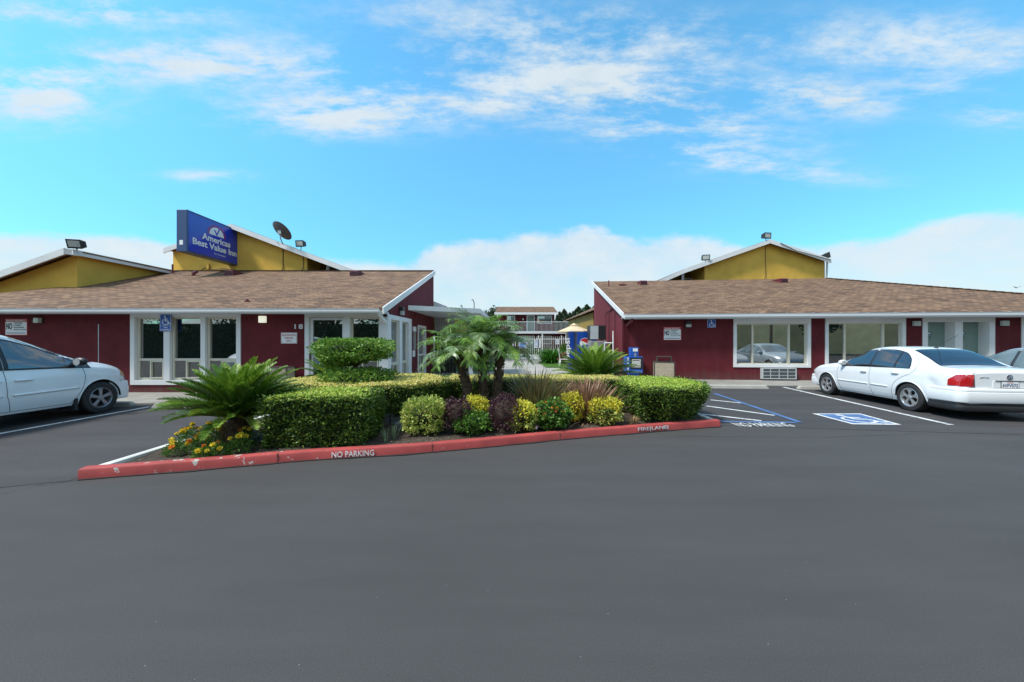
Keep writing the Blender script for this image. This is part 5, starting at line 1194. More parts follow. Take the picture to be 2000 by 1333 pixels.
def hedge(name, label, poly, z0, z1, side_m, top_m, hole=None, dens=2600, topdens=3000, ln=(.03, .055), lump=.035, seed=0.0, taper=0.0, sparse=0.0, kind=None, topln=(.025, .045)):
    poly = [tuple(p) for p in poly]; cx = sum(p[0] for p in poly) / len(poly); cy = sum(p[1] for p in poly) / len(poly)
    t_ = thing(name, label, 'hedge', (cx, cy, z0), 'clipped hedges of the planting bed')
    sp = []
    rings = [(poly, 1)] + ([(hole, -1)] if hole else [])
    # solid twig core
    def inset(p, d):
        n = len(p); out = []
        for i in range(n):
            a, b, c = Vector(p[i - 1]), Vector(p[i]), Vector(p[(i + 1) % n]); e1, e2 = (b - a).normalized(), (c - b).normalized(); nn_ = Vector((-(e1.y + e2.y), e1.x + e2.x)).normalized(); out.append(tuple(b + nn_ * d))
        return out
    area = sum(poly[i][0] * poly[(i + 1) % len(poly)][1] - poly[(i + 1) % len(poly)][0] * poly[i][1] for i in range(len(poly)))
    sgn = 1 if area > 0 else -1
    core = MB()
    def wallring(p, d):
        q = inset(p, d); rows = [[(x, y, z) for x, y in r_ + r_[:1]] for z, r_ in ((z0 - .05, inset(p, d + sgn * taper * 1.15)), (z0 + .35 * (z1 - z0), inset(p, d + sgn * taper * .7)), (z1 - .12, q), (z1 - .06, q))]; core.grid(rows); return q
    q0 = wallring(poly, .09 * sgn)
    if hole:
        q1 = inset(hole, -.09 * sgn); rows = [[(x, y, z) for x, y in q1 + q1[:1]] for z in (z0 - .05, z1 - .06)]; core.grid(rows)
        if len(q1) == len(q0): core.grid([[(x, y, z1 - .06) for x, y in q0 + q0[:1]], [(x, y, z1 - .06) for x, y in q1 + q1[:1]]])
    else: core.add([(x, y, z1 - .06) for x, y in q0], [tuple(range(len(q0)))])
    obj('twig_core', core, M['core'], t_)
    S_P, S_N = [], []
    for ring, sg in rings:
        n = len(ring); a_ = sum(ring[i][0] * ring[(i + 1) % n][1] - ring[(i + 1) % n][0] * ring[i][1] for i in range(n)); so = 1 if a_ > 0 else -1
        for i in range(n):
            A, B = np.array(ring[i]), np.array(ring[(i + 1) % n]); d_ = B - A; Ln = np.linalg.norm(d_); nn_ = np.array([d_[1], -d_[0]]) / Ln * so * sg
            k = int(Ln * (z1 - z0) * dens); 
            if k < 1: continue
            t1 = rng.uniform(0, 1, k); z = z0 + (z1 - z0) * rng.uniform(-.03, 1, k) ** .92
            xy = A + d_ * t1[:, None]; P = np.c_[xy, z]; Nv = np.c_[np.tile(nn_, (k, 1)), np.zeros(k)]
            o_ = lumps(P, 2.2, seed) * lump - .05 * np.clip((z - (z1 - .07)) / .07, 0, 1) ** 2 - taper * np.clip((z1 - .1 - z) / (z1 - z0), 0, 1) ** 1.3
            if sparse: o_ -= (rng.uniform(0, 1, k) < sparse * np.clip((z0 + .25 * (z1 - z0) - z) / .2, 0, 1)) * .3
            S_P.append(P + Nv * o_[:, None]); S_N.append(Nv)
    P, Nv = np.concatenate(S_P), np.concatenate(S_N)
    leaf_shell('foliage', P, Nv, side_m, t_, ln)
    # stray longer shoots poking out of the faces
    k = rng.choice(len(P), min(len(P), int(len(P) * .03)), replace=False)
    blades('shoot', P[k], nrm(Nv[k] + rng.normal(0, .6, (len(k), 3)) + [0, 0, .5]), rng.normal(0, 1, (len(k), 3)), rng.uniform(.05, .10, len(k)), .014, side_m, t_)['kind'] = 'stuff'
    x0, x1 = min(p[0] for p in poly), max(p[0] for p in poly); y0, y1 = min(p[1] for p in poly), max(p[1] for p in poly)
    n = int((x1 - x0) * (y1 - y0) * topdens); x = rng.uniform(x0, x1, n); y = rng.uniform(y0, y1, n); k = inside(poly, x, y)
    if hole: k &= ~inside(hole, x, y)
    x, y = x[k], y[k]; P = np.c_[x, y, np.full(len(x), z1)]; P[:, 2] += lumps(P, 1.6, seed + 3) * .022 - .01
    for ring, sg in rings:        # round the top edges off
        n = len(ring)
        for i in range(n):
            A, B = np.array(ring[i]), np.array(ring[(i + 1) % n]); d_ = B - A; l2 = (d_ ** 2).sum(); t1 = np.clip(((P[:, :2] - A) @ d_) / l2, 0, 1)
            dist = np.linalg.norm(P[:, :2] - (A + t1[:, None] * d_), axis=1); P[:, 2] -= .05 * np.clip(1 - dist / .08, 0, 1) ** 2
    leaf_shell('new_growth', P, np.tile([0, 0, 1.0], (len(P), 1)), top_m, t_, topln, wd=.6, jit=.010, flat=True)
    return t_
def rpoly(cx, cy, a, b, n=32, p=2.0): return [(cx + a * math.copysign(abs(math.cos(2 * math.pi * i / n)) ** (2 / p), math.cos(2 * math.pi * i / n)), cy + b * math.copysign(abs(math.sin(2 * math.pi * i / n)) ** (2 / p), math.sin(2 * math.pi * i / n))) for i in range(n)]
a, b = G(508, 880, .1), G(706, 869, .1)
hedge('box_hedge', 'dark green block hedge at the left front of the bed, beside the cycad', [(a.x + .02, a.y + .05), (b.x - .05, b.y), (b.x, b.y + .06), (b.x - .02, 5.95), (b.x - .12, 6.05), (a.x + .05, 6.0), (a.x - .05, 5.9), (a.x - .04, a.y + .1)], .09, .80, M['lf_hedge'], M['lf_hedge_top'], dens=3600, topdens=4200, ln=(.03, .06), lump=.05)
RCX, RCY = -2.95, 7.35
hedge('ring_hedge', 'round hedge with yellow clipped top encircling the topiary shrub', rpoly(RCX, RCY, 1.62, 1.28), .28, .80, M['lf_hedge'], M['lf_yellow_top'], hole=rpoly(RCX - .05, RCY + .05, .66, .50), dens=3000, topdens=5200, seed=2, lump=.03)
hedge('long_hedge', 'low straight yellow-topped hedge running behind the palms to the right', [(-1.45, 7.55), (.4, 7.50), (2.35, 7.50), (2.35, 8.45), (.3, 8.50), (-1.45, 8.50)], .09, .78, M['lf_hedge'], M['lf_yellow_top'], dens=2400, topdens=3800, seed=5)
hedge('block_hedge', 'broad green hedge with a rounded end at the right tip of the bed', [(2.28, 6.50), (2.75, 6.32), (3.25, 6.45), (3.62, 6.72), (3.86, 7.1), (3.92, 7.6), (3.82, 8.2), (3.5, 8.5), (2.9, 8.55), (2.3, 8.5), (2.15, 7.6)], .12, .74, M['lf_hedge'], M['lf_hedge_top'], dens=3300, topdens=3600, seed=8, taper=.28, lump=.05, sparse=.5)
bt = MB()
for (x, y) in ((2.55, 6.9), (3.0, 6.9), (3.3, 7.1), (2.45, 7.4)): bt.tube([(x, y, .05), (x + .05, y - .1, .22), (x - .06, y - .15, .42), (x + .02, y - .22, .60)], [.03, .026, .018, .01], 7)
obj('branches', bt, M['bark'], bpy.data.objects['block_hedge'])
# timber edging of the raised ring
ed = thing('timber_edging', 'weathered grey timber boards edging the raised ring bed', 'edging', (-2.2, 6.1, .1))
for k in range(6):
    a0, a1 = math.radians(-118 + k * 20), math.radians(-98.6 + k * 20)
    pa, pb_ = (RCX + 1.50 * math.cos(a0), RCY + 1.18 * math.sin(a0)), (RCX + 1.50 * math.cos(a1), RCY + 1.18 * math.sin(a1))
    obj('board', MB().beam((pa[0], pa[1], .20), (pb_[0], pb_[1], .20), .04, .20), M['wood_grey'], ed, bevel=.005)
obj('raised_soil', MB().add([(x, y, .275) for x, y in rpoly(RCX, RCY, 1.46, 1.15)], [tuple(range(32))]), M['soil'], ed)
tb = thing('timber_block', 'short grey timber block lying against the ring bed edging', 'timber', (-1.75, 6.0, .1)); obj('timber', MB().beam((-1.93, 5.97, .16), (-1.35, 6.05, .16), .13, .13), M['wood_grey'], tb, bevel=.01)
def bush(name, label, cat, c, r, m, dens=900, ln=(.03, .055), wd=.6, z0=None, lump=.20, seed=0.0, core='core', top_m=None, group='small clipped shrubs of the planting bed', flat=0.0, up=.3, spread=.6, thin=0):
    c = Vector(c); t_ = thing(name, label, cat, (c.x, c.y, z0 if z0 is not None else c.z - r[2]), group)
    n = int(dens * 4 * math.pi * ((r[0] * r[1] * r[2]) ** (2 / 3)) * 4.0)
    U = nrm(rng.normal(0, 1, (n, 3))); U = U[U[:, 2] > -.80]
    if flat: U2 = np.sign(U) * np.abs(U) ** (1 - flat); U2 = U2
    else: U2 = U
    q = 1.02 + lumps(U, 2.1, seed) * lump + lumps(U, 4.7, seed + 5) * .07 - rng.uniform(0, .36, len(U)) ** 1.5 + (rng.uniform(0, 1, len(U)) < .05) * rng.uniform(0, .14, len(U))
    P = np.array(c) + U2 * np.array(r) * q[:, None]
    P[:, 2] = np.maximum(P[:, 2], (z0 if z0 is not None else c.z - r[2]) + .03)
    obj('core', MB().ell(c, [v * .72 for v in r], 18, 12, .06), M[core], t_, smooth=True)
    if top_m:
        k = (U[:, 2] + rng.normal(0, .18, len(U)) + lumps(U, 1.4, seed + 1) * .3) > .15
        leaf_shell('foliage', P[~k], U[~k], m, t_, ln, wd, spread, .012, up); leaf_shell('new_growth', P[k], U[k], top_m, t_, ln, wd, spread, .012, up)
    else: leaf_shell('foliage', P, U, m, t_, ln, wd, spread, .012, up)
    st = MB()
    for k in range(3): st.tube([(c.x + .03 * k - .03, c.y, (z0 or c.z - r[2]) - .03), (c.x + random.uniform(-.1, .1), c.y + random.uniform(-.1, .1), c.z)], [.018, .008], 6)
    obj('stem', st, M['bark'], t_)
    return t_
def place(px0, px1, py0, py1, zb=.1, ry=None):
    """centre and radii of a mound seen between these limits"""
    cxp = (px0 + px1) / 2; b_ = G(cxp, py1, zb); r0 = (px1 - px0) / 2 * b_.y / F; Y = b_.y + r0 * .75; s1 = Y / F
    rx = (px1 - px0) / 2 * s1; top = H - (py0 - HY) * Y / F; return Vector(((cxp - CX) * s1, Y, (top + zb) / 2)), (rx, ry or rx, (top - zb) / 2)
for (nm, lb, px, m_, kw) in [
    ('variegated_shrub', 'largest pale green clipped shrub with one yellow patch, beside the timber block', (790, 868, 778, 853), 'lf_varieg', dict(seed=1, top_m='lf_varieg', flat=.25)),
    ('purple_shrub', 'left of the two dark purple shrubs, behind the green one', (864, 918, 779, 849), 'lf_purple', dict(seed=2, ln=(.02, .04), core='core_brown', flat=.15)),
    ('golden_shrub', 'golden shrub rising between the two purple shrubs, behind the loose green one', (902, 955, 774, 839), 'lf_gold', dict(seed=3)),
    ('green_shrub', 'loose all-green shrub in front of the golden one, left of centre', (884, 957, 803, 851), 'lf_green', dict(seed=4, lump=.4, core='core')),
    ('purple_shrub', 'right of the two dark purple shrubs, below the palms', (955, 1021, 772, 847), 'lf_purple', dict(seed=5, ln=(.02, .04), core='core_brown', flat=.15)),
    ('golden_shrub', 'golden shrub with a green middle, in front of the right purple shrub', (990, 1048, 785, 846), 'lf_varieg', dict(seed=6, top_m='lf_gold', flat=.2)),
    ('green_shrub', 'small leafy green shrub behind the red-flowering shrub', (1012, 1076, 764, 818), 'lf_green', dict(seed=7, lump=.3)),
    ('golden_shrub', 'golden shrub just right of the red-flowering shrub', (1090, 1141, 768, 829), 'lf_gold', dict(seed=8, top_m='lf_gold')),
    ('golden_shrub', 'rightmost golden round shrub, alone before the dry flax', (1147, 1211, 776, 833), 'lf_varieg', dict(seed=9, top_m='lf_gold', flat=.2)),
    ('green_shrub', 'small dark green shrub against the right block hedge', (1178, 1222, 767, 806), 'lf_green', dict(seed=10, lump=.3)),
    ('golden_shrub', 'small golden shrub behind the right palm trunk', (978, 1006, 741, 778), 'lf_gold', dict(seed=11)),
    ('golden_shrub', 'smallest golden shrub, between the middle and right palm trunks', (949, 968, 752, 782), 'lf_gold', dict(seed=12)),
]:
    c, r = place(*px); kw = dict(kw)
    if 'top_m' in kw: kw['top_m'] = M[kw['top_m']]
    bush(nm, lb, 'shrub', c, r, M[m_], **kw)
# lantana with red flower heads
c, r = place(1043, 1112, 783, 843); lt = bush('flowering_shrub', 'dark green shrub dotted with red flower heads beside the garden light', 'shrub', c, r, M['lf_green'], seed=13, ln=(.035, .07), lump=.3)
for k in range(17):
    a0 = rng.uniform(-.2, math.pi + .2); th = rng.uniform(.3, 1.4); d_ = Vector((math.cos(a0) * math.sin(th), -abs(math.sin(a0)) * math.sin(th), math.cos(th))); p = c + Vector((d_.x * r[0], d_.y * r[1], d_.z * r[2])) * 1.02
    n = 26; U = nrm(rng.normal(0, 1, (n, 3))); blades('flower_head', np.array(p) + U * .008, U, rng.normal(0, 1, (n, 3)), .022, .018, M['fl_red'] if k % 3 else M['fl_orange'], lt)
# topiary
tp = thing('topiary_shrub', 'flat-topped clipped topiary on a bare trunk inside the ring hedge', 'topiary', (RCX - .25, RCY - .1, .28))
tx, ty = (695 - CX) * 7.2 / F, 7.2
tkb = MB().tube([(tx + .02, ty, .25), (tx, ty, .8), (tx - .02, ty, 1.05), (tx + .03, ty, 1.25)], [.055, .045, .045, .04], 10)
for (a_, l_) in ((0.4, .45), (1.9, .4), (2.8, .5), (3.7, .5), (5.2, .45), (5.9, .5)):
    tkb.tube([(tx, ty, 1.08), (tx + math.cos(a_) * l_ * .5, ty + math.sin(a_) * l_ * .4, 1.22), (tx + math.cos(a_) * l_, ty + math.sin(a_) * l_ * .8, 1.40)], [.028, .02, .009], 7)
tkb.tube([(tx - .02, ty, .88), (tx - .2, ty - .05, 1.02), (tx - .42, ty - .1, 1.20)], [.024, .018, .01], 7)
obj('trunk', tkb, M['bark_light'], tp, smooth=True)
def cloud(name, c, r, n, m, parent, ln, zpow=1.0, seed=0.0, flat_top=None, bottom=None, lump=.12, wd=.6):
    U = nrm(rng.normal(0, 1, (n, 3))); q = 1 + lumps(U, 2.3, seed) * lump - rng.uniform(0, .5, n) ** 2
    P = np.array(c) + np.sign(U) * np.abs(U) ** .8 * np.array(r) * q[:, None]
    if flat_top is not None: P[:, 2] = np.minimum(P[:, 2], flat_top + rng.normal(0, .012, n))
    return leaf_shell(name, P, U, m, parent, ln, wd, .6, .015, .3)
cloud('crown', (tx - .02, ty, 1.42), (.70, .62, .25), 7500, M['lf_topiary'], tp, (.035, .07), seed=1, flat_top=1.60, lump=.22); cloud('crown', (tx - .30, ty - .05, 1.28), (.36, .35, .20), 2200, M['lf_topiary'], tp, (.035, .06), seed=4)
obj('crown_core', MB().ell((tx, ty, 1.44), (.5, .42, .11), 16, 8, .15), M['core'], tp, smooth=True)
cloud('skirt', (tx + .10, ty - .1, .86), (.66, .55, .19), 5200, M['lf_topiary'], tp, (.035, .06), seed=7, lump=.2, flat_top=1.04); obj('crown_core', MB().ell((tx + .10, ty - .05, .80), (.5, .42, .15), 16, 8, .15), M['core'], tp, smooth=True)
# ------------------------------------------------------------------ fronds
def fronds(t_, c, specs, m, m2, leaf_len, leaf_w, nleaf, V=.5, droop=.2, seg=14, rach=.009, tip_short=.35, fwd=.55, leafdroop=0.0):
    """specs: (azimuth, start elevation, length, bend, use second material)"""
    AP, AD, AN, AL, AM = [], [], [], [], []; rb = MB()
    for az_, el_, ln, bend, alt in specs:
        p = np.array(c, float) + np.array([math.cos(az_), math.sin(az_), 0]) * .04; e = el_; path = [p.copy()]; dirs = []
        for k in range(seg):
            d_ = np.array([math.cos(e) * math.cos(az_), math.cos(e) * math.sin(az_), math.sin(e)]); dirs.append(d_); p = p + d_ * ln / seg; path.append(p.copy()); e -= bend / seg * (.5 + k / seg)
        rb.tube([tuple(q) for q in path], [rach * (1 - .8 * i / seg) for i in range(seg + 1)], 5, cap=False)
        side = np.array([-math.sin(az_), math.cos(az_), 0]); tw = rng.normal(0, .25); 
        for k in range(nleaf):
            u = .10 + .89 * k / nleaf; f_ = u * seg; i = min(int(f_), seg - 1); q = path[i] * (1 - (f_ - i)) + path[i + 1] * (f_ - i); d_ = dirs[i]; upv = np.cross(side, d_); upv *= np.sign(upv[2] + 1e-6)
            prof_ = (math.sin(math.pi * min(1, (u + .12)) ** .8) ** .55 if u < .88 else (1 - u) / .12 * .5 + tip_short) if tip_short else max(0, math.sin(math.pi * (u * .93 + .05))) ** .65
            for sg in (-1, 1):
                D = d_ * fwd + sg * side * (1 - V * .4) + upv * (V + sg * tw * .4) + np.array([0, 0, -droop]) + rng.normal(0, .07, 3)
                AP.append(q); AD.append(D); AN.append(upv + sg * side * .3 * -1 + rng.normal(0, .15, 3)); AL.append(leaf_len * max(.22, prof_) * rng.uniform(.88, 1.08)); AM.append(alt)
    AP, AD, AN, AL, AM = map(np.array, (AP, AD, AN, AL, AM)); AM = AM.astype(bool)
    for mask, mm in ((~AM, m), (AM, m2)):
        if not mask.any(): continue
        P, D, Nn, L_ = AP[mask], nrm(AD[mask]), nrm(AN[mask]), AL[mask][:, None]; S_ = nrm(np.cross(D, Nn)); w = leaf_w
        if leafdroop:
            D2 = nrm(D + np.array([0, 0, -leafdroop])); D3 = nrm(D + np.array([0, 0, -2.4 * leafdroop])); a = P; b = P + D * L_ * .35; c2 = b + D2 * L_ * .35; e_ = c2 + D3 * L_ * .32
            Vv = np.stack([a + S_ * w * .25, a - S_ * w * .25, b - S_ * w * .5, b + S_ * w * .5, c2 - S_ * w * .4, c2 + S_ * w * .4, e_ - S_ * w * .05, e_ + S_ * w * .05], 1).reshape(-1, 3)
            k = np.arange(len(P))[:, None, None] * 8; Fq = (k + np.array([[0, 1, 2, 3], [3, 2, 4, 5], [5, 4, 6, 7]])[None]).reshape(-1, 4)
            npobj('frond_leaflets', Vv, Fq, mm, t_)
        else:
            Vv = np.stack([P, P + D * L_ * .4 + S_ * w * .5, P + D * L_, P + D * L_ * .4 - S_ * w * .5], 1).reshape(-1, 3); k = np.arange(len(P))[:, None] * 4
            npobj('frond_leaflets', Vv, k + np.array([[0, 1, 2, 3]]), mm, t_)
    obj('frond_stems', rb, M['rachis'], t_, smooth=True)
def cycad(label, base, h, R, n, seedv, elmin=.0, asym=None, leaf=.16, trunk_r=.16, bias=None):
    az0 = math.atan2(-base[1], -base[0])
    t_ = thing('cycad', label, 'cycad', base, 'cycads with stiff feather fronds'); c = (base[0], base[1], base[2] + h)
    tk = MB(); k_ = 12
    tk.lathe([(trunk_r * .9, -.06), (trunk_r * 1.05, h * .3), (trunk_r, h * .7), (trunk_r * .6, h), (.02, h + .05)], base, (0, 0, 1), 14)
    obj('trunk', tk, M['bark'], t_, smooth=True)
    m_ = 240; a_ = rng.uniform(0, 6.28, m_); z_ = rng.uniform(0, h, m_); P = np.c_[base[0] + np.cos(a_) * trunk_r, base[1] + np.sin(a_) * trunk_r, base[2] + z_]
    blades('leaf_base', P, np.c_[np.cos(a_), np.sin(a_), np.full(m_, 1.2)], np.c_[-np.sin(a_), np.cos(a_), np.zeros(m_)], rng.uniform(.04, .09, m_), .03, M['lf_dry'], t_)['kind'] = 'stuff'
    sp = []
    for k in range(n):
        u = (k + .5) / n; az_ = k * 2.399963 + rng.normal(0, .12); e = elmin + (1.42 - elmin) * u ** .85 + rng.normal(0, .05)
        ln = R * (1.12 - .12 * u) * rng.uniform(.9, 1.08)
        ln *= 1 - .22 * max(0, math.cos(az_ - az0)) * (1 - u)
        if bias: ln *= bias(az_)
        sp.append((az_, e, ln, .62 + .25 * (1 - u) + rng.normal(0, .08), u > .72 or k % 5 == 0))
    fronds(t_, c, sp, M['lf_cycad'], M['lf_cycad_bright'], leaf, .0135, 98, V=.42, droop=.0, fwd=1.0, rach=.009, tip_short=0)
    return t_
random.seed(3)
b_ = G(462, 862, .1); cy1 = cycad('large cycad at the left front of the bed, beside the marigolds', (b_.x, b_.y, .09), .34, .86, 96, 0, elmin=.26, leaf=.17, bias=lambda a: 1.0 + .14 * max(0, math.cos(a)))
cycad('wide cycad in front of the vending machines, behind the long hedge', (2.22, 9.6, .03), .42, 1.10, 104, 1, elmin=.16, leaf=.17)
cycad('small bright cycad half hidden behind the topiary shrub', ((652 - CX) * 8.3 / F, 8.3, .28), .34, .72, 34, 2, elmin=.25, leaf=.13)
cyp = bpy.data.objects['cycad.002']
def palm(label, base, lean, h, R, n, leaf, rot=0.0, trk=.075):
    t_ = thing('pygmy_date_palm', label, 'palm', base, 'cluster of three pygmy date palms'); bx, by, bz = base; path, rad = [], []
    for k in range(13):
        u = k / 12; path.append((bx + lean[0] * u ** 1.2, by + lean[1] * u, bz - .05 + (h + .05) * u)); rad.append(trk + .012 * math.sin(u * 40) + .02 * max(0, u - .75) * 4)
    obj('trunk', MB().tube(path, rad, 12), M['bark'], t_, smooth=True)
    m_ = 420; u = rng.uniform(.05, 1, m_); a_ = rng.uniform(0, 6.28, m_); X = bx + lean[0] * u ** 1.2; Yv = by + lean[1] * u; r_ = trk + .004 + .02 * np.clip(u - .75, 0, 1) * 4
    P = np.c_[X + np.cos(a_) * r_, Yv + np.sin(a_) * r_, bz + h * u]
    blades('leaf_scar', P, np.c_[np.cos(a_) * .8, np.sin(a_) * .8, np.ones(m_)], np.c_[-np.sin(a_), np.cos(a_), np.zeros(m_)], rng.uniform(.03, .075, m_), rng.uniform(.015, .035, m_), leafmat('lf_boot', [(.05, .03, .02), (.12, .075, .045), (.22, .14, .08)], .9, 0), t_)['kind'] = 'stuff'
    c = (path[-1][0], path[-1][1], path[-1][2]); sp = []
    for k in range(n):
        u = (k + .5) / n; az_ = k * 2.399963 + rot + rng.normal(0, .15); e = .05 + 1.30 * u ** .9 + rng.normal(0, .07); sp.append((az_, e, R * rng.uniform(.85, 1.08), 1.62 + .3 * (1 - u) + rng.normal(0, .12), k % 3 == 0))
    fronds(t_, c, sp, M['lf_palm'], M['lf_palm_grey'], leaf, .0115, 46, V=.25, droop=.18, fwd=.70, rach=.008, leafdroop=.32)
    return t_
yp = 6.85
def PX(px, y): return (px - CX) * y / F
palm('middle palm of the cluster, with the tallest trunk', (PX(948, yp), yp, .09), (PX(942, yp) - PX(948, yp), 0), 1.48, .98, 34, .28, 0, .078)
palm('left palm of the cluster, its trunk leaning left', (PX(922, yp - .1), yp - .1, .09), (PX(898, yp) - PX(922, yp), -.05), 1.22, .88, 26, .26, 1, .066)
palm('right palm of the cluster, its trunk upright and shorter', (PX(967, yp - .1), yp - .1, .09), (PX(978, yp) - PX(967, yp), .05), 1.30, .72, 20, .25, 2, .062)
def clump(name, label, cat, base, n, ln, wd, m, spread=.7, segs=4, droop=.5, tw=.5, group=None, base_r=.08):
    t_ = thing(name, label, cat, base, group); V, Fq = [], []
    for k in range(n):
        az_ = rng.uniform(0, 6.283); e = rng.uniform(.35, 1.5) if spread else 1.2; e = math.pi / 2 - abs(rng.normal(0, spread)); e = max(e, .12); L_ = ln * rng.uniform(.55, 1.05); p = np.array(base) + np.array([math.cos(az_), math.sin(az_), 0]) * rng.uniform(0, base_r); sd_ = az_ + math.pi / 2 + rng.normal(0, tw); S_ = np.array([math.cos(sd_), math.sin(sd_), 0]) * wd / 2
        o_ = len(V)
        for i in range(segs + 1):
            u = i / segs; w_ = (.6 + .4 * math.sin(math.pi * min(u * 1.2, 1))) * (1 - u ** 3) + .04; V.append(p - S_ * w_); V.append(p + S_ * w_); p = p + np.array([math.cos(e) * math.cos(az_), math.cos(e) * math.sin(az_), math.sin(e)]) * L_ / segs; e -= droop / segs * rng.uniform(.3, 1.6)
        for i in range(segs): Fq.append((o_ + 2 * i, o_ + 2 * i + 1, o_ + 2 * i + 3, o_ + 2 * i + 2))
    npobj('blade_leaves', np.array(V), np.array(Fq), m, t_)
    return t_
clump('flax_plant', 'large bronze-green flax clump right of the palms', 'flax', (PX(1048, 6.8), 6.8, .09), 620, 1.02, .040, M['lf_flax'], spread=.52, droop=.45, group='flax clumps in the bed', base_r=.16)
clump('flax_plant', 'reddish dry flax clump in front of the block hedge', 'flax', (PX(1147, 6.75), 6.75, .09), 900, .86, .030, M['lf_flax_red'], spread=.58, droop=.45, group='flax clumps in the bed', base_r=.2)
clump('grass_tuft', 'thin blue-green tuft left of the pale green clipped shrub', 'tuft', tuple(G(752, 862, .1)), 26, .24, .012, leafmat('lf_tuft', [(.12, .2, .12), (.2, .28, .16)], .5, .2), spread=.25, droop=.2, base_r=.05)
clump('grass_tuft', 'second thin tuft close to the timber block', 'tuft', tuple(G(769, 857, .1)), 24, .26, .012, bpy.data.materials['lf_tuft'], spread=.25, droop=.2, base_r=.04)
clump('grass_tuft', 'withered tuft at the foot of the right block hedge', 'tuft', tuple(G(1237, 826, .1)), 60, .17, .012, M['lf_dry'], spread=.8, droop=.6, base_r=.08)
clump('grass_tuft', 'small green sprout right of the red-flowering shrub', 'tuft', tuple(G(1133, 826, .1)), 18, .12, .012, bpy.data.materials['lf_tuft'], spread=.5, droop=.3, base_r=.03)
clump('grass_tuft', 'dry straw tuft below the reddish flax', 'tuft', tuple(G(1140, 812, .1)), 60, .20, .012, M['lf_dry'], spread=.8, droop=.5, base_r=.1)
clump('lily_clump', 'rounded bright green strap-leaved clump before the pool fence', 'lily clump', (PX(1080, 25.0), 25.0, .05), 760, 1.45, .07, M['lf_lily'], spread=.85, droop=1.3, base_r=.75)
bush('brown_shrub', 'brownish shrub beside the lily clump at the vending machine', 'shrub', (PX(1108, 23), 23, .42), (.55, .45, .42), M['lf_flax_red'], dens=300, ln=(.06, .10), z0=.03, group=None, core='core_brown')
bush('clipped_ball', 'dark green clipped ball beyond the white chair', 'shrub', (PX(1103, 26), 26, 1.02), (.34, .34, .36), M['lf_hedge'], dens=300, ln=(.05, .08), z0=.1, group=None)
# marigolds
mg = [(343, 887, .13, .16), (362, 872, .15, .20), (398, 880, .17, .22), (425, 868, .17, .22), (408, 852, .14, .18), (372, 858, .12, .2), (447, 858, .13, .2), (466, 884, .14, .22), (480, 873, .16, .24), (395, 893, .10, .12), (430, 887, .12, .14)]
words = ['at the tip of the bed near the corner of the curbs', 'second from the tip of the bed', 'in the middle of the flower patch, front row', 'just left of the cycad trunk', 'behind the middle ones beside the white curb', 'against the white curb', 'right behind the left flank of the cycad', 'between cycad trunk and red curb', 'at the foot of the block hedge', 'lowest one close to the red curb', 'in front of the cycad trunk']
for k, (px, py, r_, h_) in enumerate(mg):
    p = G(px, py, .1); t_ = thing('marigold', 'low marigold plant ' + words[k], 'marigold', (p.x, p.y, .09), 'marigolds in the left tip of the bed')
    n = 420; U = nrm(rng.normal(0, 1, (n, 3))); U[:, 2] = np.abs(U[:, 2]); P = np.array([p.x, p.y, .10]) + U * np.array([r_, r_, h_]) * rng.uniform(.45, 1, n)[:, None]
    blades('foliage', P, nrm(U + rng.normal(0, .5, (n, 3))), rng.normal(0, 1, (n, 3)), rng.uniform(.025, .06, n), .013, M['lf_green'], t_)
    for j in range(6 if k < 8 else 4):
        a_ = rng.uniform(0, 6.28); th = rng.uniform(.1, 1.1); q = np.array([p.x, p.y, .11]) + np.array([math.cos(a_) * math.sin(th) * r_, math.sin(a_) * math.sin(th) * r_, math.cos(th) * h_]) * 1.08
        n = 46; U = nrm(rng.normal(0, 1, (n, 3))); rr_ = rng.uniform(.019, .030)
        blades('flower_head', q + U * rr_ * .4 * [1, 1, .7], U, rng.normal(0, 1, (n, 3)), rr_ * 1.0, rr_ * .9, M['fl_orange'] if (k * 3 + j) % 5 == 0 else M['fl_yellow'], t_)
# trees far behind
def tree(name, label, base, h, r, n, m, conic=False, ln=(.25, .5), zc=.6):
    t_ = thing(name, label, 'tree', base, 'trees beyond the motel'); x, y, z = base
    tk = MB().tube([(x, y, z), (x + .1, y, z + h * .5), (x, y, z + h * .9)], [r * .10, r * .07, .05], 8)
    for k in range(6): a_ = k * 1.05; tk.tube([(x, y, z + h * (.35 + .06 * k)), (x + math.cos(a_) * r * .6, y + math.sin(a_) * r * .6, z + h * (.5 + .07 * k))], [.12, .04], 6)
    obj('trunk', tk, M['bark'], t_)
    U = nrm(rng.normal(0, 1, (n, 3))); 
    if conic: u = rng.uniform(0, 1, n) ** .8; a_ = rng.uniform(0, 6.28, n); rr_ = r * (1 - u) ** .8 * rng.uniform(.4, 1.1, n) * (1 + .3 * np.sin(u * 30 + a_ * 2)); P = np.c_[x + np.cos(a_) * rr_, y + np.sin(a_) * rr_, z + h * (.12 + .9 * u)]; U = nrm(np.c_[np.cos(a_), np.sin(a_), np.full(n, .5)])
    else:
        cl = nrm(rng.normal(0, 1, (26, 3))) * rng.uniform(.25, .85, (26, 1)); w = rng.integers(0, 26, n); P = np.array([x, y, z + h * zc]) + (cl[w] + U * rng.uniform(.15, .42, (n, 1))) * np.array([r, r, h * (1 - zc) * .95])
    leaf_shell('crown', P, U, m, t_, ln, .6, .7, .05, .1)
    return t_
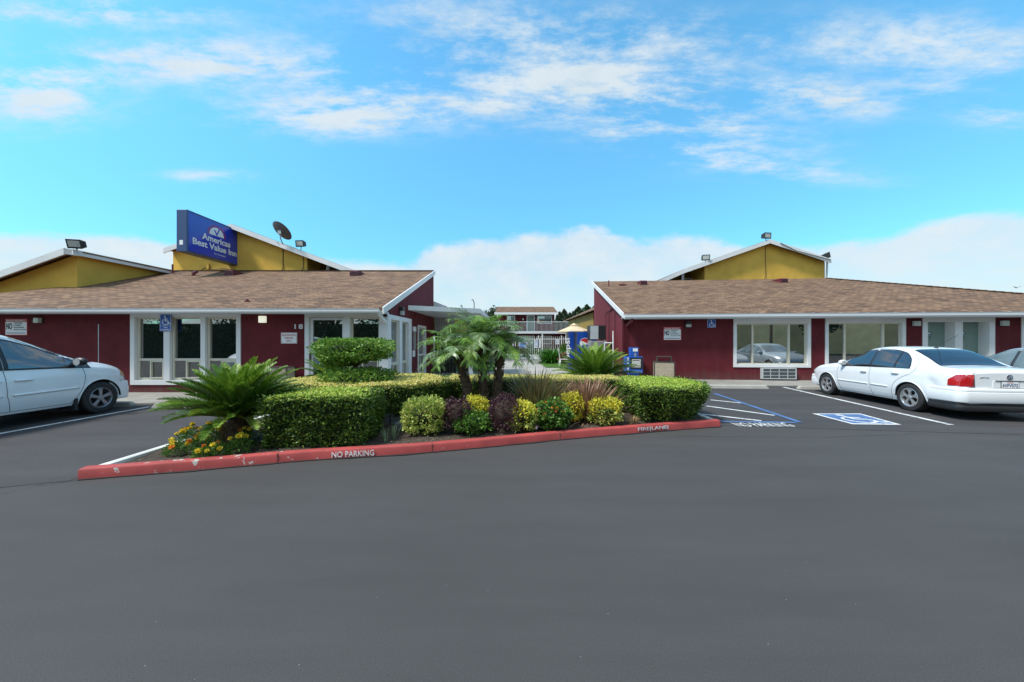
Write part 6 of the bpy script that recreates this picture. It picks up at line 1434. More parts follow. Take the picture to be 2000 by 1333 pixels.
# ================================================================== SMALL THINGS
# blue illuminated box sign on the gable block
sgn = thing('motel_sign', 'large blue box sign with white lettering and a checkmark emblem above the office roof', 'sign', (-13.6, 15, 5))
kx_ = lambda px, Y: (px - CX) * Y / F
Yn = 15.25; zt_n = H + (HY - 409.5) * Yn / F; zb_n = H + (HY - 491.5) * Yn / F; Xs = kx_(364.6, Yn); Yf = Xs * F / (471.5 - CX)
zt_, zb_ = zt_n, zb_n; th_ = kx_(364.6, Yn) - kx_(344.5, Yn)
obj('cabinet', MB().box(Xs - th_, Xs, Yn, Yf, zb_, zt_), M['sign_navy'], sgn, bevel=.015)
fc = obj('sign_face', MB().box(Xs + .002, Xs + .012, Yn + .06, Yf - .06, zb_ + .06, zt_ - .06), M['sign_blue'], sgn)
obj('face_frame', rect_frame(MB(lambda x, y, z: (Xs + .022 - y, x, z)), Yn, Yf, zb_, zt_, .06, 0, .02), M['sign_navy'], sgn, bevel=.004)
Wd, Hh = Yf - Yn, zt_ - zb_; Rv, Uv, Nv_ = Vector((0, 1, 0)), Vector((0, 0, 1)), Vector((1, 0, 0))
def sp_(u, v): return Vector((Xs + .0125, Yn + u * Wd, zb_ + v * Hh))
text('Americas', Wd * .52, sp_(.50, .42), Rv, Uv, M['sign_white'], sgn, 'sign_lettering', height=.165 * Hh, depth=.006, bold=.028, align='C')
text('Best Value Inn', Wd * .80, sp_(.488, .225), Rv, Uv, M['sign_white'], sgn, 'sign_lettering', height=.16 * Hh, depth=.006, bold=.028, align='C')
text('by Vantage', Wd * .21, sp_(.56, .115), Rv, Uv, M['sign_white'], sgn, 'sign_lettering', height=.05 * Hh, depth=.005, align='C')
em = MB(); c_ = sp_(.50, .615); R0 = .215 * Hh
em.add([c_ + Rv * (R0 * math.cos(math.pi * i / 24)) * 1.08 + Uv * (R0 * math.sin(math.pi * i / 24)) + Nv_ * .004 for i in range(25)], [tuple(range(25))])
obj('emblem_dome', em, M['sign_white'], sgn)
ry_ = MB()
for i in range(27):
    a_ = math.radians(2 + i * 176 / 26); p0, p1 = R0 * 1.08, R0 * 1.27; d_ = Rv * math.cos(a_) * 1.08 + Uv * math.sin(a_); t__ = (Rv * -math.sin(a_) + Uv * math.cos(a_)) * R0 * .042
    ry_.add([c_ + d_ * p0 - t__ + Nv_ * .004, c_ + d_ * p0 + t__ + Nv_ * .004, c_ + d_ * p1 + t__ + Nv_ * .004, c_ + d_ * p1 - t__ + Nv_ * .004], [(3, 2, 1, 0)])
o = obj('emblem_rays', ry_, M['sign_red'], sgn)
ck = MB(); thick(ck, [(-.35, .62), (-.02, .12), (.42, 1.02)], .17, c_, Rv * R0, Uv * R0, Nv_, .006, .010); obj('emblem_check', ck, M['sign_blue'], sgn)
obj('maker_plate', MB().box(Xs - th_ * .70, Xs - th_ * .35, Yn - .006, Yn - .001, zb_ + .16 * Hh, zb_ + .27 * Hh), M['sign_white'], sgn)
obj('bracket', MB().beam((Xs - th_ / 2, Yf - .1, zb_ + .1), (Xs - th_ / 2, Yc + .05, zb_ + .1), .12, .12).beam((Xs - th_ / 2, Yf - .1, zt_ - .3), (Xs - th_ / 2, Yc + .05, zt_ - .5), .12, .12), M['sign_navy'], sgn)
obj('top_vent', MB().box(Xs - th_ * .6, Xs - th_ * .3, Yn + Wd * .38, Yn + Wd * .5, zt_, zt_ + .05), M['sign_navy'], sgn)
# floodlights
def flood(label, p, yaw, tilt, s=1.0, grp='floodlights on the roof edges'):
    t_ = thing('floodlight', label, 'floodlight', p, grp); p = Vector(p)
    Rm = Matrix.Rotation(yaw, 3, 'Z') @ Matrix.Rotation(tilt, 3, 'X')
    T = lambda x, y, z: p + Vector((0, 0, .36 * s)) + Rm @ Vector((x * s, y * s, z * s))
    obj('housing', MB(T).prism([(-.16, -.22), (.14, -.16), (.14, .12), (-.16, .22)], 0, -.28, .28), M['fixture_black'], t_, bevel=.01)
    obj('lens', MB(T).box(-.23, .23, -.168, -.161, -.14, .16), M['fixture_glass'], t_)
    obj('visor', rect_frame(MB(T), -.28, .28, -.22, .22, .03, -.18, -.16), M['fixture_black'], t_)
    obj('arm', MB().tube([p + Vector((0, 0, -.05)), p + Vector((0, 0, .10 * s)), p + Vector((0, .03, .22 * s))], .03 * s, 8), M['steel'], t_)
yA = yk - .4
q = PT(150, 491, yA); flood('floodlight on the peak of the far left mustard block', q, .25, .30, .74)
q = PT(588, 487, Yc - .3); flood('floodlight on the sloping roof right of the satellite dish', q, -.1, .15, .72)
q = PT(1378, 513, Yr - .3); flood('tilted floodlight low on the left roof slope of the right block', q, -.3, .1, .78)
q = PT(1496, 471, Yr - .3); flood('floodlight on the ridge peak of the right block', q, .15, .05, .82)
q = PT(1612, 509, Yr - .2); flood('side-turned floodlight at the right end of the right block roof', q, 1.35, -.2, .78)
# satellite dish
ds = thing('satellite_dish', 'grey satellite dish seen from behind on the office block roof edge', 'satellite dish', PT(553, 478, Yc - .5))
cD = PT(551, 451, Yc - .55); ax_ = Vector((.30, .55, .62)).normalized(); rD = .50
rows = []
aa = ax_.orthogonal().normalized(); bb_ = ax_.cross(aa)
prof = [(rD * k / 8, .12 * (k / 8) ** 2 - .12) for k in range(9)]
obj('dish', MB().lathe(prof + [(rD, .012), (rD * .97, .012)] + [(r_ * .97, z_ + .012) for r_, z_ in prof[:-1][::-1]], cD, ax_, 32), M['dish_grey'], ds, smooth='auto')
bs = cD - ax_ * .12; obj('mount', MB().box(bs.x - .08, bs.x + .08, bs.y - .07, bs.y + .07, bs.z - .12, bs.z + .06), M['steel'], ds)
obj('mast', MB().tube([bs, bs + Vector((0, 0, -.30)), PT(553, 478, Yc - .48)], .025, 8).beam(PT(550, 470, Yc - .48), bs + Vector((0, -.0, -.2)), .02, .02), M['steel'], ds)
obj('feed_arm', MB().tube([cD - ax_ * .1 - Vector((0, 0, .2)), cD + ax_ * .45 - Vector((0, 0, .25))], .015, 6), M['steel'], ds)
# wall lamps
def wall_lamp(label, T, x, z, w=.15, h=.16, lit=False, dark_half=0):
    p = T(x, -.06, z); t_ = thing('wall_lamp', label, 'wall lamp', p, 'box lamps under the eaves')
    obj('backplate', MB(T).box(x - w / 2 - .012, x + w / 2 + .012, -.03, -.001, z - h / 2 - .012, z + h / 2 + .012), M['fixture_black'], t_, bevel=.003)
    if dark_half >= 0:
        obj('diffuser', MB(T).box(x - w / 2, x + w / 2, -.13, -.031, z - h / 2, z + h / 2 - (h * .5 if dark_half else 0)), M['lamp_on'] if lit else M['fixture_glass'], t_, bevel=.01)
    if dark_half: obj('hood', MB(T).box(x - w / 2 - .005, x + w / 2 + .005, -.135, -.031, z + h / 2 - h * .5 + .002, z + h / 2), M['fixture_black'], t_, bevel=.008)
wall_lamp('unlit box lamp at the left end of the office wall', FT, lx(80), lz(626.5), .15, .15)
wall_lamp('lit square lamp left of the house number on the office wall', FT, lx(516.3), lz(624.5), .19, .20, lit=True)
wall_lamp('dark-hooded lamp on the office gable wall beside the canopy', ST, wally(781), H + (HY - 608) * wally(781) / F, .20, .26, dark_half=1)
wall_lamp('dark-bottomed lamp on the motel wall above the warning sign', RB, rxp(1343), rzp(1343, 634), .19, .22, dark_half=1)
wall_lamp('unlit box lamp between the second window and the green doors', RB, rxp(1786), rzp(1786, 632.5), .22, .19)
wall_lamp('unlit box lamp right of the green doors', RB, rxp(1957), rzp(1957, 632), .22, .19)
# signs
def private_sign(label, T, x0, x1, z0, z1):
    t_ = thing('warning_sign', label, 'sign', T((x0 + x1) / 2, 0, z0), 'private property signs')
    R_ = (Vector(T(1, 0, 0)) - Vector(T(0, 0, 0))); O = lambda u, v: Vector(T(x0 + (x1 - x0) * u, -.0165, z0 + (z1 - z0) * v)); w = x1 - x0; h = z1 - z0
    obj('plate', MB(T).box(x0, x1, -.012, -.002, z0, z1), M['sign_red'], t_, bevel=.003)
    obj('field', MB(T).box(x0 + w * .03, x1 - w * .03, -.016, -.012, z0 + h * .04, z1 - h * .19), M['sign_white'], t_)
    text('PRIVATE PROPERTY', w * .86, O(.07, .845), R_, (0, 0, 1), M['sign_white'], t_, height=h * .095, depth=.002, bold=.02)
    text('NO', w * .27, O(.06, .36), R_, (0, 0, 1), M['sign_black'], t_, height=h * .38, depth=.002, bold=.04)
    for k, s in enumerate(('TRESPASSING', 'LOITERING', 'SKATEBOARDING', 'ILLEGAL ACTIVITIES')):
        text('• ' + s, w * (.42, .36, .50, .58)[k], O(.37, .70 - .13 * k), R_, (0, 0, 1), M['sign_black'], t_, height=h * .075, depth=.002, bold=.02)
    obj('small_print', MB(T).box(x0 + w * .08, x1 - w * .08, -.018, -.0165, z0 + h * .12, z0 + h * .16), M['seam'], t_)
private_sign('white and red private property sign behind the minivan roof', FT, lx(11), lx(54.5), lz(655.5), lz(623))
private_sign('white and red private property sign left of the hooded lamp on the motel wall', RB, rxp(1295.5), rxp(1330.5), rzp(1313, 665), rzp(1313, 639))
t_ = thing('accessible_sign', 'blue wheelchair sign mounted on the office window post', 'sign', FT(lx(327), 0, 2), 'blue wheelchair signs')
x0, x1, z0, z1 = lx(316.5), lx(339), lz(647.5), lz(614.5)
obj('plate', MB(FT).box(x0, x1, -.075, -.068, z0, z1), M['acc_blue'], t_, bevel=.002); obj('bracket', MB(FT).box((x0 + x1) / 2 - .02, (x0 + x1) / 2 + .02, -.068, -.03, z0, z1), M['steel'], t_)
obj('border', rect_frame(MB(FT), x0 + .012, x1 - .012, z0 + .012, z1 - .012, .008, -.078, -.076).box(x0 + .02, x1 - .02, -.0782, -.0762, z0 + .155, z0 + .163), M['sign_white'], t_)
wheelchair(Vector(FT(x0 + .045, -.0755, z0 + .18)), (1, 0, 0), (0, 0, 1), .29, M['sign_white'], t_, 0, .002)
text('VAN', .12, FT((x0 + x1) / 2, -.0755, z0 + .095), (1, 0, 0), (0, 0, 1), M['sign_white'], t_, height=.035, align='C', bold=.02); text('ACCESSIBLE', .26, FT((x0 + x1) / 2, -.0755, z0 + .035), (1, 0, 0), (0, 0, 1), M['sign_white'], t_, height=.035, align='C', bold=.02)
x0, x1, z0, z1 = rxp(1381), rxp(1398), rzp(1390, 640.5), rzp(1390, 624.5)
t_ = thing('accessible_sign', 'small blue wheelchair sign under the motel eave', 'sign', RB((x0 + x1) / 2, 0, z0), 'blue wheelchair signs')
obj('plate', MB(RB).box(x0, x1, -.012, -.002, z0, z1), M['acc_blue'], t_, bevel=.002); obj('border', rect_frame(MB(RB), x0 + .012, x1 - .012, z0 + .012, z1 - .012, .008, -.016, -.013), M['sign_white'], t_)
wheelchair(Vector(RB(x0 + .05, -.0135, z0 + .03)), (EX.x, EX.y, 0), (0, 0, 1), z1 - z0 - .06, M['sign_white'], t_, 0, .002)
t_ = thing('house_number', 'white house number 18 beside the entrance door', 'number', FT(lx(584), 0, 2)); text('18', lx(592) - lx(576), FT(lx(576), -.001, lz(643)), (1, 0, 0), (0, 0, 1), M['sign_white'], t_, 'digits', height=lz(633.5) - lz(643), depth=.02, bold=.012, space=1.3)
t_ = thing('parking_sign', 'small white registration parking sign left of the entrance door', 'sign', FT(lx(565), 0, 1.5)); x0, x1, z0, z1 = lx(549), lx(580.5), lz(671.5), lz(650)
obj('plate', MB(FT).box(x0, x1, -.012, -.002, z0, z1), M['sign_white'], t_, bevel=.003); obj('border', rect_frame(MB(FT), x0 + .01, x1 - .01, z0 + .01, z1 - .01, .007, -.015, -.0125), M['sign_red'], t_)
for k, s in enumerate(('REGISTRATION', 'PARKING', 'ONLY')): text(s, (.40, .26, .16)[k], FT((x0 + x1) / 2, -.0125, z0 + .225 - .085 * k), (1, 0, 0), (0, 0, 1), M['sign_red'], t_, height=.055, depth=.002, align='C', bold=.015)
# newspaper box
nb = thing('newspaper_box', 'blue newspaper vending box beside the maroon downspout', 'newspaper box', (4.85, 14.1, 0))
Yn_ = 14.15; X_ = lambda px: (px - CX) * Yn_ / F; Z_ = lambda py: H - (py - HY) * Yn_ / F
obj('cabinet', MB().box(X_(1224), X_(1256), Yn_, Yn_ + .42, .30, Z_(697)), M['acc_blue'], nb, bevel=.012)
obj('window_frame', MB().box(X_(1231), X_(1255), Yn_ - .012, Yn_ - .001, Z_(721), Z_(699)), M['sign_black'], nb); obj('newspaper', MB().box(X_(1234), X_(1251), Yn_ - .016, Yn_ - .013, Z_(718), Z_(702)), M['paper'], nb)
obj('headline', MB().box(X_(1236), X_(1249), Yn_ - .0175, Yn_ - .0165, Z_(705), Z_(703.5)), M['sign_black'], nb)
obj('advert_panel', MB().box(X_(1231), X_(1254), Yn_ - .008, Yn_ - .001, .34, Z_(724)), M['vend_light'], nb); obj('coin_box', MB().box(X_(1232.5), X_(1248), Yn_ + .05, Yn_ + .30, Z_(697) + .002, Z_(679)), M['acc_blue'], nb, bevel=.01)
obj('price_card', MB().box(X_(1237), X_(1246.5), Yn_ + .044, Yn_ + .049, Z_(687), Z_(681)), M['sign_white'], nb); obj('coin_slot', MB().box(X_(1239.5), X_(1243.5), Yn_ + .03, Yn_ + .049, Z_(701) + .06, Z_(690)), M['steel'], nb)
mb = MB()
for k in range(9):
    if k != 4: mb.box(X_(1225.2), X_(1228.0), Yn_ - .004, Yn_ - .001, .34 + k * .068, .385 + k * .068)
obj('side_lettering', mb, M['sign_white'], nb)
obj('pedestal', MB().box(X_(1230), X_(1250), Yn_ + .08, Yn_ + .34, .03, .30), M['acc_blue'], nb)
# litter bins with exposed aggregate panels
def bin_(label, c, w, rot, h, top=True):
    t_ = thing('litter_bin', label, 'litter bin', c, 'aggregate litter bins'); Rm = Matrix.Rotation(rot, 3, 'Z'); T = lambda x, y, z: Vector(c) + Rm @ Vector((x, y, z)); a = w / 2
    for k in range(4):
        Rk = Matrix.Rotation(math.pi / 2 * k, 3, 'Z'); Tk = lambda x, y, z, Rk=Rk: T(*(Rk @ Vector((x, y, z)))); obj('panel', MB(Tk).box(-a + .025, a - .025, -a, -a + .04, .02, h - .025), M['aggregate'], t_)
    fr = MB(T)
    for sx in (-1, 1):
        for sy_ in (-1, 1): fr.box(sx * a - .014, sx * a + .014, sy_ * a - .014, sy_ * a + .014, 0, h)
    fr.box(-a - .012, a + .012, -a - .012, a + .012, h - .022, h + .002); obj('frame', fr, M['brown_metal'], t_)
    if top:
        tf = MB(T)
        for sx in (-.7, .7):
            for sy_ in (-.6, .6): tf.box(sx * a - .015, sx * a + .015, sy_ * a - .015, sy_ * a + .015, h, h + .18)
        tf.box(-.74 * a, .74 * a, -.65 * a, .65 * a, h + .18, h + .205); obj('rain_lid', tf, M['brown_metal'], t_)
    return t_
bin_('large square aggregate litter bin with a raised metal lid by the motel wall', (5.93, 14.02, .03), .72, -.32, .75)
bin_('aggregate litter bin half hidden by the large cycad near the entrance', (-6.72, 10.48, .03), .48, .1, .80, False)
# vending machines
def vend(label, x, y, w, d, h, emblem):
    t_ = thing('vending_machine', label, 'vending machine', (x, y, .03), 'drink vending machines'); z0 = .08
    obj('cabinet', MB().box(x, x + w, y + .06, y + d, z0, z0 + h), M['sign_black'], t_, bevel=.01)
    dr_ = obj('front_door', MB().box(x + .008, x + w - .008, y, y + .058, z0 + .03, z0 + h - .01), M['vend_blue'], t_, bevel=.012)
    obj('delivery_slot', MB().box(x + .15, x + w - .3, y - .004, y - .001, z0 + .25, z0 + .42), M['sign_black'], dr_); obj('selector_strip', MB().box(x + w - .2, x + w - .06, y - .005, y - .001, z0 + .7, z0 + 1.4), M['vend_light'], dr_)
    if emblem:
        c_ = Vector((x + w * .40, y - .001, z0 + h * .72)); r_ = .23; n = 32
        def band(f0, f1, m_, nm, d0):
            mb = MB(); pts = []
            xs_ = [math.cos(math.pi * (1 - i / n)) for i in range(n + 1)]
            for u in xs_:
                ed_ = math.sqrt(max(0, 1 - u * u)); hi_ = ed_ if f1 is None else min(ed_, f1(u)); lo_ = -ed_ if f0 is None else max(-ed_, f0(u)); hi_ = max(hi_, lo_); pts.append([(c_.x + r_ * u, c_.y - d0, c_.z + r_ * lo_), (c_.x + r_ * u, c_.y - d0, c_.z + r_ * hi_)])
            obj(nm, MB().grid([p for p in pts]), m_, dr_)
        obj('emblem_ring', MB().lathe([(r_ * .98, 0), (r_ * 1.08, 0), (r_ * 1.08, .003), (r_ * .98, .003)], c_, (0, -1, 0), 36, False), M['sign_white'], dr_)
        wv = lambda u: .12 + .20 * math.sin(u * 1.9) * -1 * .6 + .10 * u; wv2 = lambda u: -.28 + .22 * math.sin(u * 2.1) + .05
        band(lambda u: .14 - .16 * u - .12 * math.sin(u * 2.6), None, M['sign_red'], 'emblem_top', .003); band(lambda u: -.30 + .30 * u * abs(u) * 1.0 - .05, lambda u: .14 - .16 * u - .12 * math.sin(u * 2.6), M['sign_white'], 'emblem_wave', .003); band(None, lambda u: -.30 + .30 * u * abs(u) - .05, M['acc_blue'], 'emblem_base', .003)
    else:
        text('pepsi', 1.1, (x + w * .26, y - .002, z0 + .55), (0, 0, 1), (-1, 0, 0), M['sign_white'], dr_, height=.30 * w / .5, bold=.02)
    return t_
Yv = 17.2
vend('blue vending machine with a red white and blue round emblem beside the air conditioner', kx_(1127, Yv), Yv, .95, .82, 1.95, True)
vend('second vending machine with vertical lettering, left of the emblem machine', kx_(1110.5, Yv + .9), Yv + .9, .5, .78, 1.98, False)
# rooftop style condenser on a cabinet with a white pipe frame
ac = thing('air_conditioner', 'grey air conditioner box on a metal stand beside the motel gable wall', 'air conditioner', (4.0, 16.6, 0))
Ya = 16.3; ax0, axm, ax1 = kx_(1152, Ya), kx_(1168.5, Ya), kx_(1183.5, Ya); za0, za1 = H - (664 - HY) * Ya / F, H - (636 - HY) * Ya / F
obj('casing', MB().box(ax0, ax1, Ya, Ya + .6, za0, za1), M['fixture_black'], ac, bevel=.01); obj('side_panel', MB().box(ax0 + .02, axm, Ya - .012, Ya - .001, za0 + .025, za1 - .02), M['grey_panel'], ac)
gv = MB()
for k in range(14): gv.box(axm + .02, ax1 - .02, Ya - .014, Ya - .002, za0 + .04 + k * .044, za0 + .06 + k * .044)
obj('louvre', gv, M['fixture_black'], ac)
st_ = MB()
for x in (ax0 + .05, ax1 - .05):
    for y in (Ya + .05, Ya + .55): st_.box(x - .025, x + .025, y - .025, y + .025, .03, za0)
obj('stand', st_, M['steel'], ac)
cb_ = thing('utility_cabinet', 'brushed grey utility cabinet under the air conditioner', 'cabinet', (4.0, 16.2, 0)); obj('cabinet', MB().box(ax0 - .02, ax1 + .02, Ya - .15, Ya + .35, .05, za0 - .06), M['grey_mid'], cb_, bevel=.03); obj('cabinet_door', MB().box(ax0 + .05, ax1 - .05, Ya - .165, Ya - .152, .15, za0 - .2), M['grey_mid'], cb_, bevel=.005)
pf = thing('pipe_frame', 'thin white pipe frame standing at the motel gable wall', 'pipe frame', (4.4, 15.4, 0)); xp_ = kx_(1197.5, 15.6)
obj('post', MB().tube([(xp_, 15.6, .03), (xp_, 15.6, 2.02)], .028, 8), M['trim'], pf); obj('crossbar', MB().tube([(xp_ - .35, 15.7, 1.50), (xp_, 15.6, 1.50)], .022, 8).tube([(xp_ - .35, 15.7, 1.50), (xp_ - .35, 15.7, .05)], .02, 8), M['trim'], pf)
# garden light
gl_ = thing('garden_light', 'small black and white stake light in front of the red-flowering shrub', 'garden light', G(1048, 846, .1)); g = G(1048, 846, .1)
obj('stake', MB().tube([(g.x, g.y, .06), (g.x, g.y, .17)], .008, 6), M['black_plastic'], gl_); obj('lens', MB().lathe([(.018, 0), (.018, .05)], (g.x, g.y, .17), n=12), M['fixture_glass'], gl_); obj('cap', MB().lathe([(.028, 0), (.028, .012), (.0, .02)], (g.x, g.y, .22), n=14), M['black_plastic'], gl_)
# pool fence
Yp = 28.4; pfz = 1.93; xa, xb = -5.2, 6.5
fen = thing('pool_fence', 'white picket pool fence with warning signs across the courtyard', 'fence', (0, Yp, 0))
n = 0; x = xa
pk = MB()
while x < xb:
    post = n % 12 == 0
    if post: obj('post', MB().box(x - .035, x + .035, Yp - .035, Yp + .035, .02, pfz + .08), M['trim'], fen)
    else: obj('picket', MB().box(x - .0135, x + .0135, Yp - .0135, Yp + .0135, .10, pfz), M['trim'], fen)
    x += .152; n += 1
obj('rail', MB().box(xa, xb, Yp - .02, Yp + .02, pfz - .22, pfz - .17), M['trim'], fen); obj('rail', MB().box(xa, xb, Yp - .02, Yp + .02, .20, .25), M['trim'], fen)
def fsign(label, px0, px1, py0, py1, blue):
    X0, X1, Z0, Z1 = kx_(px0, Yp), kx_(px1, Yp), H - (py1 - HY) * Yp / F, H - (py0 - HY) * Yp / F
    t_ = thing('pool_sign', label, 'sign', ((X0 + X1) / 2, Yp, Z0), 'rule signs on the pool fence'); obj('plate', MB().box(X0, X1, Yp - .035, Yp - .022, Z0, Z1), M['sign_white'], t_)
    for k in range(4 if blue else 6):
        z = Z1 - (Z1 - Z0) * (k + .8) / (5 if blue else 7); obj('text_line', MB().box(X0 + .05, X1 - .05 - .08 * (k % 3), Yp - .038, Yp - .036, z - (.04 if blue else .015), z + (.04 if blue else .015)), M['vend_light'], t_)
fsign('white and blue pool sign left of the gate post', 1013, 1030, 669, 681, True); fsign('small blue pool sign above the white and blue one', 1018, 1027, 660, 668.5, True)
fsign('large white pool rules sign right of the gate post', 1043, 1056, 663, 680, False); fsign('tiny white sign beside the gate post', 1036, 1041, 666, 671, False); fsign('narrow white sign near the parasol pole', 1084.5, 1092, 663.5, 673, False)
# parasol
um = thing('parasol', 'tan market parasol beyond the vending machines', 'parasol', (kx_(1122, 22), 22, 0)); cx0 = kx_(1121, 22); zt0 = H - (634.5 - HY) * 22 / F; zr0 = H - (647.5 - HY) * 22 / F; ru = (1153 - 1121) * 22 / F * 1.05
mb = MB(); k_ = 8; mb.add([(cx0, 22, zt0)] + [(cx0 + ru * math.cos(2 * math.pi * (i + .5) / k_), 22 + ru * math.sin(2 * math.pi * (i + .5) / k_), zr0) for i in range(k_)] + [(cx0 + ru * math.cos(2 * math.pi * (i + .5) / k_), 22 + ru * math.sin(2 * math.pi * (i + .5) / k_), zr0 - .07) for i in range(k_)], [(0, i + 1, (i + 1) % k_ + 1) for i in range(k_)] + [(i + 1, i + 1 + k_, (i + 1) % k_ + 1 + k_, (i + 1) % k_ + 1) for i in range(k_)])
obj('canopy', mb, M['tan_cloth'], um); obj('pole', MB().tube([(cx0, 22, .03), (cx0, 22, zt0)], .025, 8), M['bark_light'], um); obj('canopy_cap', MB().lathe([(.28, -.06), (0, .10)], (cx0, 22, zt0), n=8), M['tan_cloth'], um)
ch = thing('plastic_chair', 'white plastic garden chair near the lily clump', 'chair', (kx_(1101, 22.5), 22.5, 0)); xc, yc = kx_(1101, 22.5), 22.5
obj('seat', MB().box(xc - .25, xc + .25, yc - .25, yc + .22, .42, .46), M['sign_white'], ch, bevel=.01); obj('backrest', MB().add([(xc - .28, yc - .2, .44), (xc - .22, yc + .25, .44), (xc - .30, yc + .34, 1.15), (xc - .38, yc - .1, 1.15), (xc - .25, yc - .2, .44), (xc - .19, yc + .25, .44), (xc - .27, yc + .34, 1.15), (xc - .35, yc - .1, 1.15)], [(0, 1, 2, 3), (7, 6, 5, 4), (0, 4, 5, 1), (1, 5, 6, 2), (2, 6, 7, 3), (3, 7, 4, 0)]), M['sign_white'], ch)
for sx in (-1, 1):
    for sy_ in (-1, 1): obj('leg', MB().beam((xc + sx * .22, yc + sy_ * .2, .42), (xc + sx * .27, yc + sy_ * .25, .03), .05, .05), M['sign_white'], ch)
# far two-storey building
Yb = 48.9; sb = F / Yb; bx_ = lambda px: (px - CX) / sb; bz_ = lambda py: H + (HY - py) / sb
GB = thing('guest_block', 'small two-storey maroon guest block with a balcony behind the pool', 'building', (bx_(1027), Yb, 0))
obj('wall', MB().box(bx_(974), bx_(1083), Yb, Yb + 8, 0, bz_(614)), M['maroon'], GB)
obj('roof', MB().slab([(bx_(967), Yb - 1.6, bz_(613)), (bx_(1087), Yb - 1.6, bz_(613)), (bx_(1086.5), Yb + 3.4, bz_(595)), (bx_(970), Yb + 3.4, bz_(595))], .1).slab([(bx_(970), Yb + 3.4, bz_(595)), (bx_(1086.5), Yb + 3.4, bz_(595)), (bx_(1087), Yb + 9, bz_(613)), (bx_(967), Yb + 9, bz_(613))], .1), M['shingle'], GB)
obj('fascia', MB().box(bx_(967) - .02, bx_(1087) + .02, Yb - 1.66, Yb - 1.6, bz_(616.5), bz_(612.5)), M['trim'], GB)
for a_, b_, z_ in ((bx_(1049), bx_(1078), 0), (bx_(990), bx_(1006), 0), (bx_(1049), bx_(1078), -2.75)):
    w_ = obj('window', rect_frame(MB(), a_, b_, bz_(633) + z_, bz_(617) + z_, .09, Yb - .06, Yb), M['trim'], GB); mid = (a_ + b_) / 2; obj('pane', MB().box(a_ + .09, mid, Yb - .03, Yb - .01, bz_(632) + z_, bz_(617.6) + z_), M['glass'], w_); obj('pane', MB().box(mid, b_ - .09, Yb - .03, Yb - .01, bz_(632) + z_, bz_(617.6) + z_), M['glass_pale'], w_)
for z_ in (2.85, .05):
    d_ = obj('door_casing', rect_frame(MB(), bx_(1028.5), bx_(1044.5), z_, z_ + 2.25, .12, Yb - .07, Yb, bottom=False), M['trim'], GB); obj('door', MB().box(bx_(1030), bx_(1043), Yb - .04, Yb - .01, z_, z_ + 2.15), M['door_green'], d_)
obj('wall_light', MB().box(bx_(1020), bx_(1023), Yb - .12, Yb, bz_(626), bz_(622)), M['fixture_glass'], GB)
obj('balcony_floor', MB().box(bx_(940), bx_(1170), Yb - 1.9, Yb - .001, bz_(652.5) - .0, bz_(648)), M['gutter'], GB)
bl_ = MB(); x = bx_(942); n = 0
k0 = bx_(942)
while x < bx_(1168):
    if n < 98: obj('baluster', MB().box(x - .011, x + .011, Yb - 1.88, Yb - 1.84, bz_(648), bz_(631)), M['trim'], GB)
    x += .165; n += 1
obj('handrail', MB().box(bx_(940), bx_(1168), Yb - 1.9, Yb - 1.82, bz_(631), bz_(630)), M['trim'], GB)
for px in (1002, 1057, 1102, 1118, 1150): obj('column', MB().box(bx_(px) - .08, bx_(px) + .08, Yb - 1.85, Yb - 1.7, .02, bz_(652)), M['trim'], GB)
obj('ground_wall', MB().box(bx_(930), bx_(974) - .01, Yb + .3, Yb + 8, 0, bz_(650)).box(bx_(1083) + .01, bx_(1200), Yb + .3, Yb + 8, 0, bz_(650)), M['maroon'], GB, label='maroon ground-floor wall under the walkway')
obj('ground_window', rect_frame(MB(), bx_(1110), bx_(1130), .9, 2.2, .09, Yb + .22, Yb + .3), M['trim'], GB)
# trees and a street lamp beyond
tree('dark_tree', 'dark tree poking out left of the far guest block roof', (kx_(962, 56), 57, 0), 7.2, 1.9, 2400, M['lf_conifer'])
for k, (px, py, Y, r_, lb) in enumerate([(1093, 612, 60, 1.5, 'low dark conifer just right of the far guest block'), (1102, 607, 62, 1.5, 'pointed conifer second right of the far guest block'), (1113, 614, 60, 1.3, 'short conifer between the two taller ones'), (1130, 602, 64, 2.4, 'tall bushy conifer left of the motel gable'), (1146, 598, 66, 2.6, 'tallest bushy conifer right against the motel gable'), (1120, 611, 70, 2.0, 'small conifer peeking behind the tall bushy pair'), (1162, 600, 66, 2.4, 'conifer mostly hidden by the motel gable')]):
    x = kx_(px, Y); h_ = H + (HY - py) * Y / F; tree('conifer', lb, (x, Y, 0), h_, r_ * 1.55, 3600, M['lf_conifer'], conic=True, ln=(.25, .5))
sl = thing('street_lamp', 'distant street lamp above the canopy roof', 'street lamp', (kx_(926, 60), 60, 0)); q = PT(926, 600, 60)
obj('pole', MB().tube([(q.x, 60, 0), (q.x, 60, PT(926, 592, 60).z), (PT(924, 585.5, 60).x, 60, PT(924, 586, 60).z)], .10, 8), M['steel'], sl); q = PT(922, 585.5, 60); obj('lamp_head', MB().ell((q.x, 60, q.z), (.20, .15, .07), 10, 6), M['steel'], sl)
sl = thing('street_lamp', 'distant lamp head just showing above the canopy fascia', 'street lamp', (kx_(901, 40), 40, 0)); q = PT(901, 597.5, 40); obj('pole', MB().tube([(q.x + .1, 40, 0), (q.x + .1, 40, q.z - .1)], .06, 8), M['steel'], sl); obj('lamp_head', MB().ell((q.x, 40, q.z), (.13, .13, .11), 10, 6), M['steel'], sl)
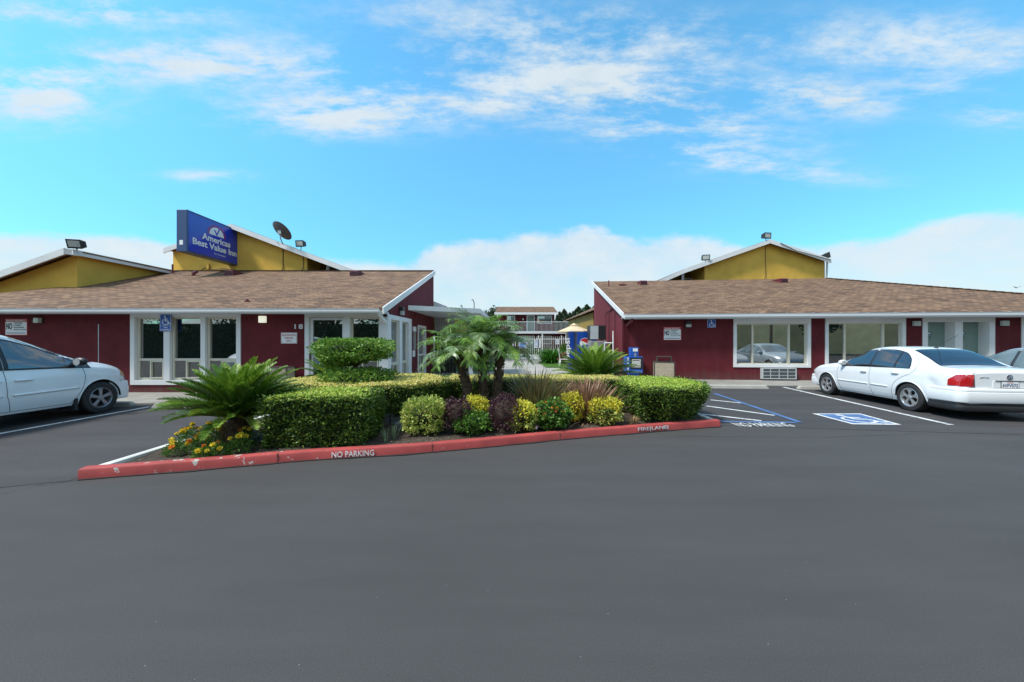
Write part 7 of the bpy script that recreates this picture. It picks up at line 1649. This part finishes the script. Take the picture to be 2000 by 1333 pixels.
# bird
q = PT(1985, 562.5, 45); bd = thing('bird', 'small dark bird in flight over the right end of the motel roof', 'bird', q)
obj('body', MB().ell(q, (.16, .05, .05), 10, 6).add([q + Vector(v) for v in ((-.05, 0, .02), (.06, 0, .02), (.02, .15, .17), (-.06, .30, .20), (-.05, 0, .0), (.06, 0, .0), (.02, .15, .155), (-.06, .30, .19))] + [q + Vector(v) for v in ((-.05, 0, .02), (.06, 0, .02), (.16, -.18, .15), (.28, -.34, .16), (-.05, 0, .0), (.06, 0, .0), (.16, -.18, .135), (.28, -.34, .15))], [(0, 1, 2, 3), (4, 7, 6, 5), (8, 9, 10, 11), (12, 15, 14, 13)]), M['fixture_black'], bd)
# ================================================================== what the windows mirror, behind the photographer
bb_ = thing('warehouse', 'tan block warehouse across the road, seen only in the window reflections', 'building', (22, -22, 0))
obj('wall', MB().box(9, 60, -34, -20, 0, 8.5), M['beige_wall'], bb_); obj('parapet', MB().box(8.9, 60, -20.1, -19.9, 8.5, 8.9), M['cream'], bb_)
pr_ = thing('shrub_row', 'low green shrub row along the far side of the pool', 'shrub row', (1.5, 41.5, 0))
n = 5000; P = np.c_[rng.uniform(-8, 11, n), 41.5 + rng.normal(0, .25, n), rng.uniform(.05, .62, n)]
leaf_shell('foliage', P, np.tile([0, -.7, .7], (n, 1)), M['lf_green'], pr_, (.08, .16)); obj('core', MB().box(-8, 11, 41.4, 41.9, 0, .45), M['core'], pr_)
hd = thing('tall_hedge', 'tall dark hedge across the road, seen only in the window reflections', 'hedge', (-20, -12, 0))
P = np.c_[rng.uniform(-45, 7, 16000), np.full(16000, -11.5) + rng.normal(0, .25, 16000), rng.uniform(0, 1, 16000) ** .9 * 3.5]; P[:, 2] *= 1 + .12 * np.sin(P[:, 0] * .9)
leaf_shell('foliage', P, np.tile([0, 1.0, 0], (len(P), 1)), M['lf_conifer'], hd, (.12, .25)); obj('core', MB().box(-45, 7, -13, -11.7, 0, 3.2), M['core'], hd)
for k, (x, y) in enumerate([(12, -17), (26, -18)]):
    up2 = thing('utility_pole', ('leaning', 'straight')[k] + ' wooden utility pole before the warehouse, seen in reflections', 'utility pole', (x, y, 0)); obj('pole', MB().tube([(x, y, 0), (x + .3 * (1 - k), y, 9)], .16, 8), M['bark'], up2)
for k, (x, y, h_, r_) in enumerate([(-30, -20, 9, 4), (-22, -18, 7.5, 3.5), (-14, -19, 9.5, 4), (-7, -18, 7, 3), (0, -20, 9, 3.6), (6, -18, 8, 3), (30, -16, 6, 2)]):
    tree('shade_tree', ('first', 'second', 'third', 'fourth', 'fifth', 'sixth', 'seventh')[k] + ' roadside tree behind the photographer, seen only in reflections', (x, y, 0), h_, r_, 1600, M['lf_conifer'], ln=(.3, .6), zc=.62)
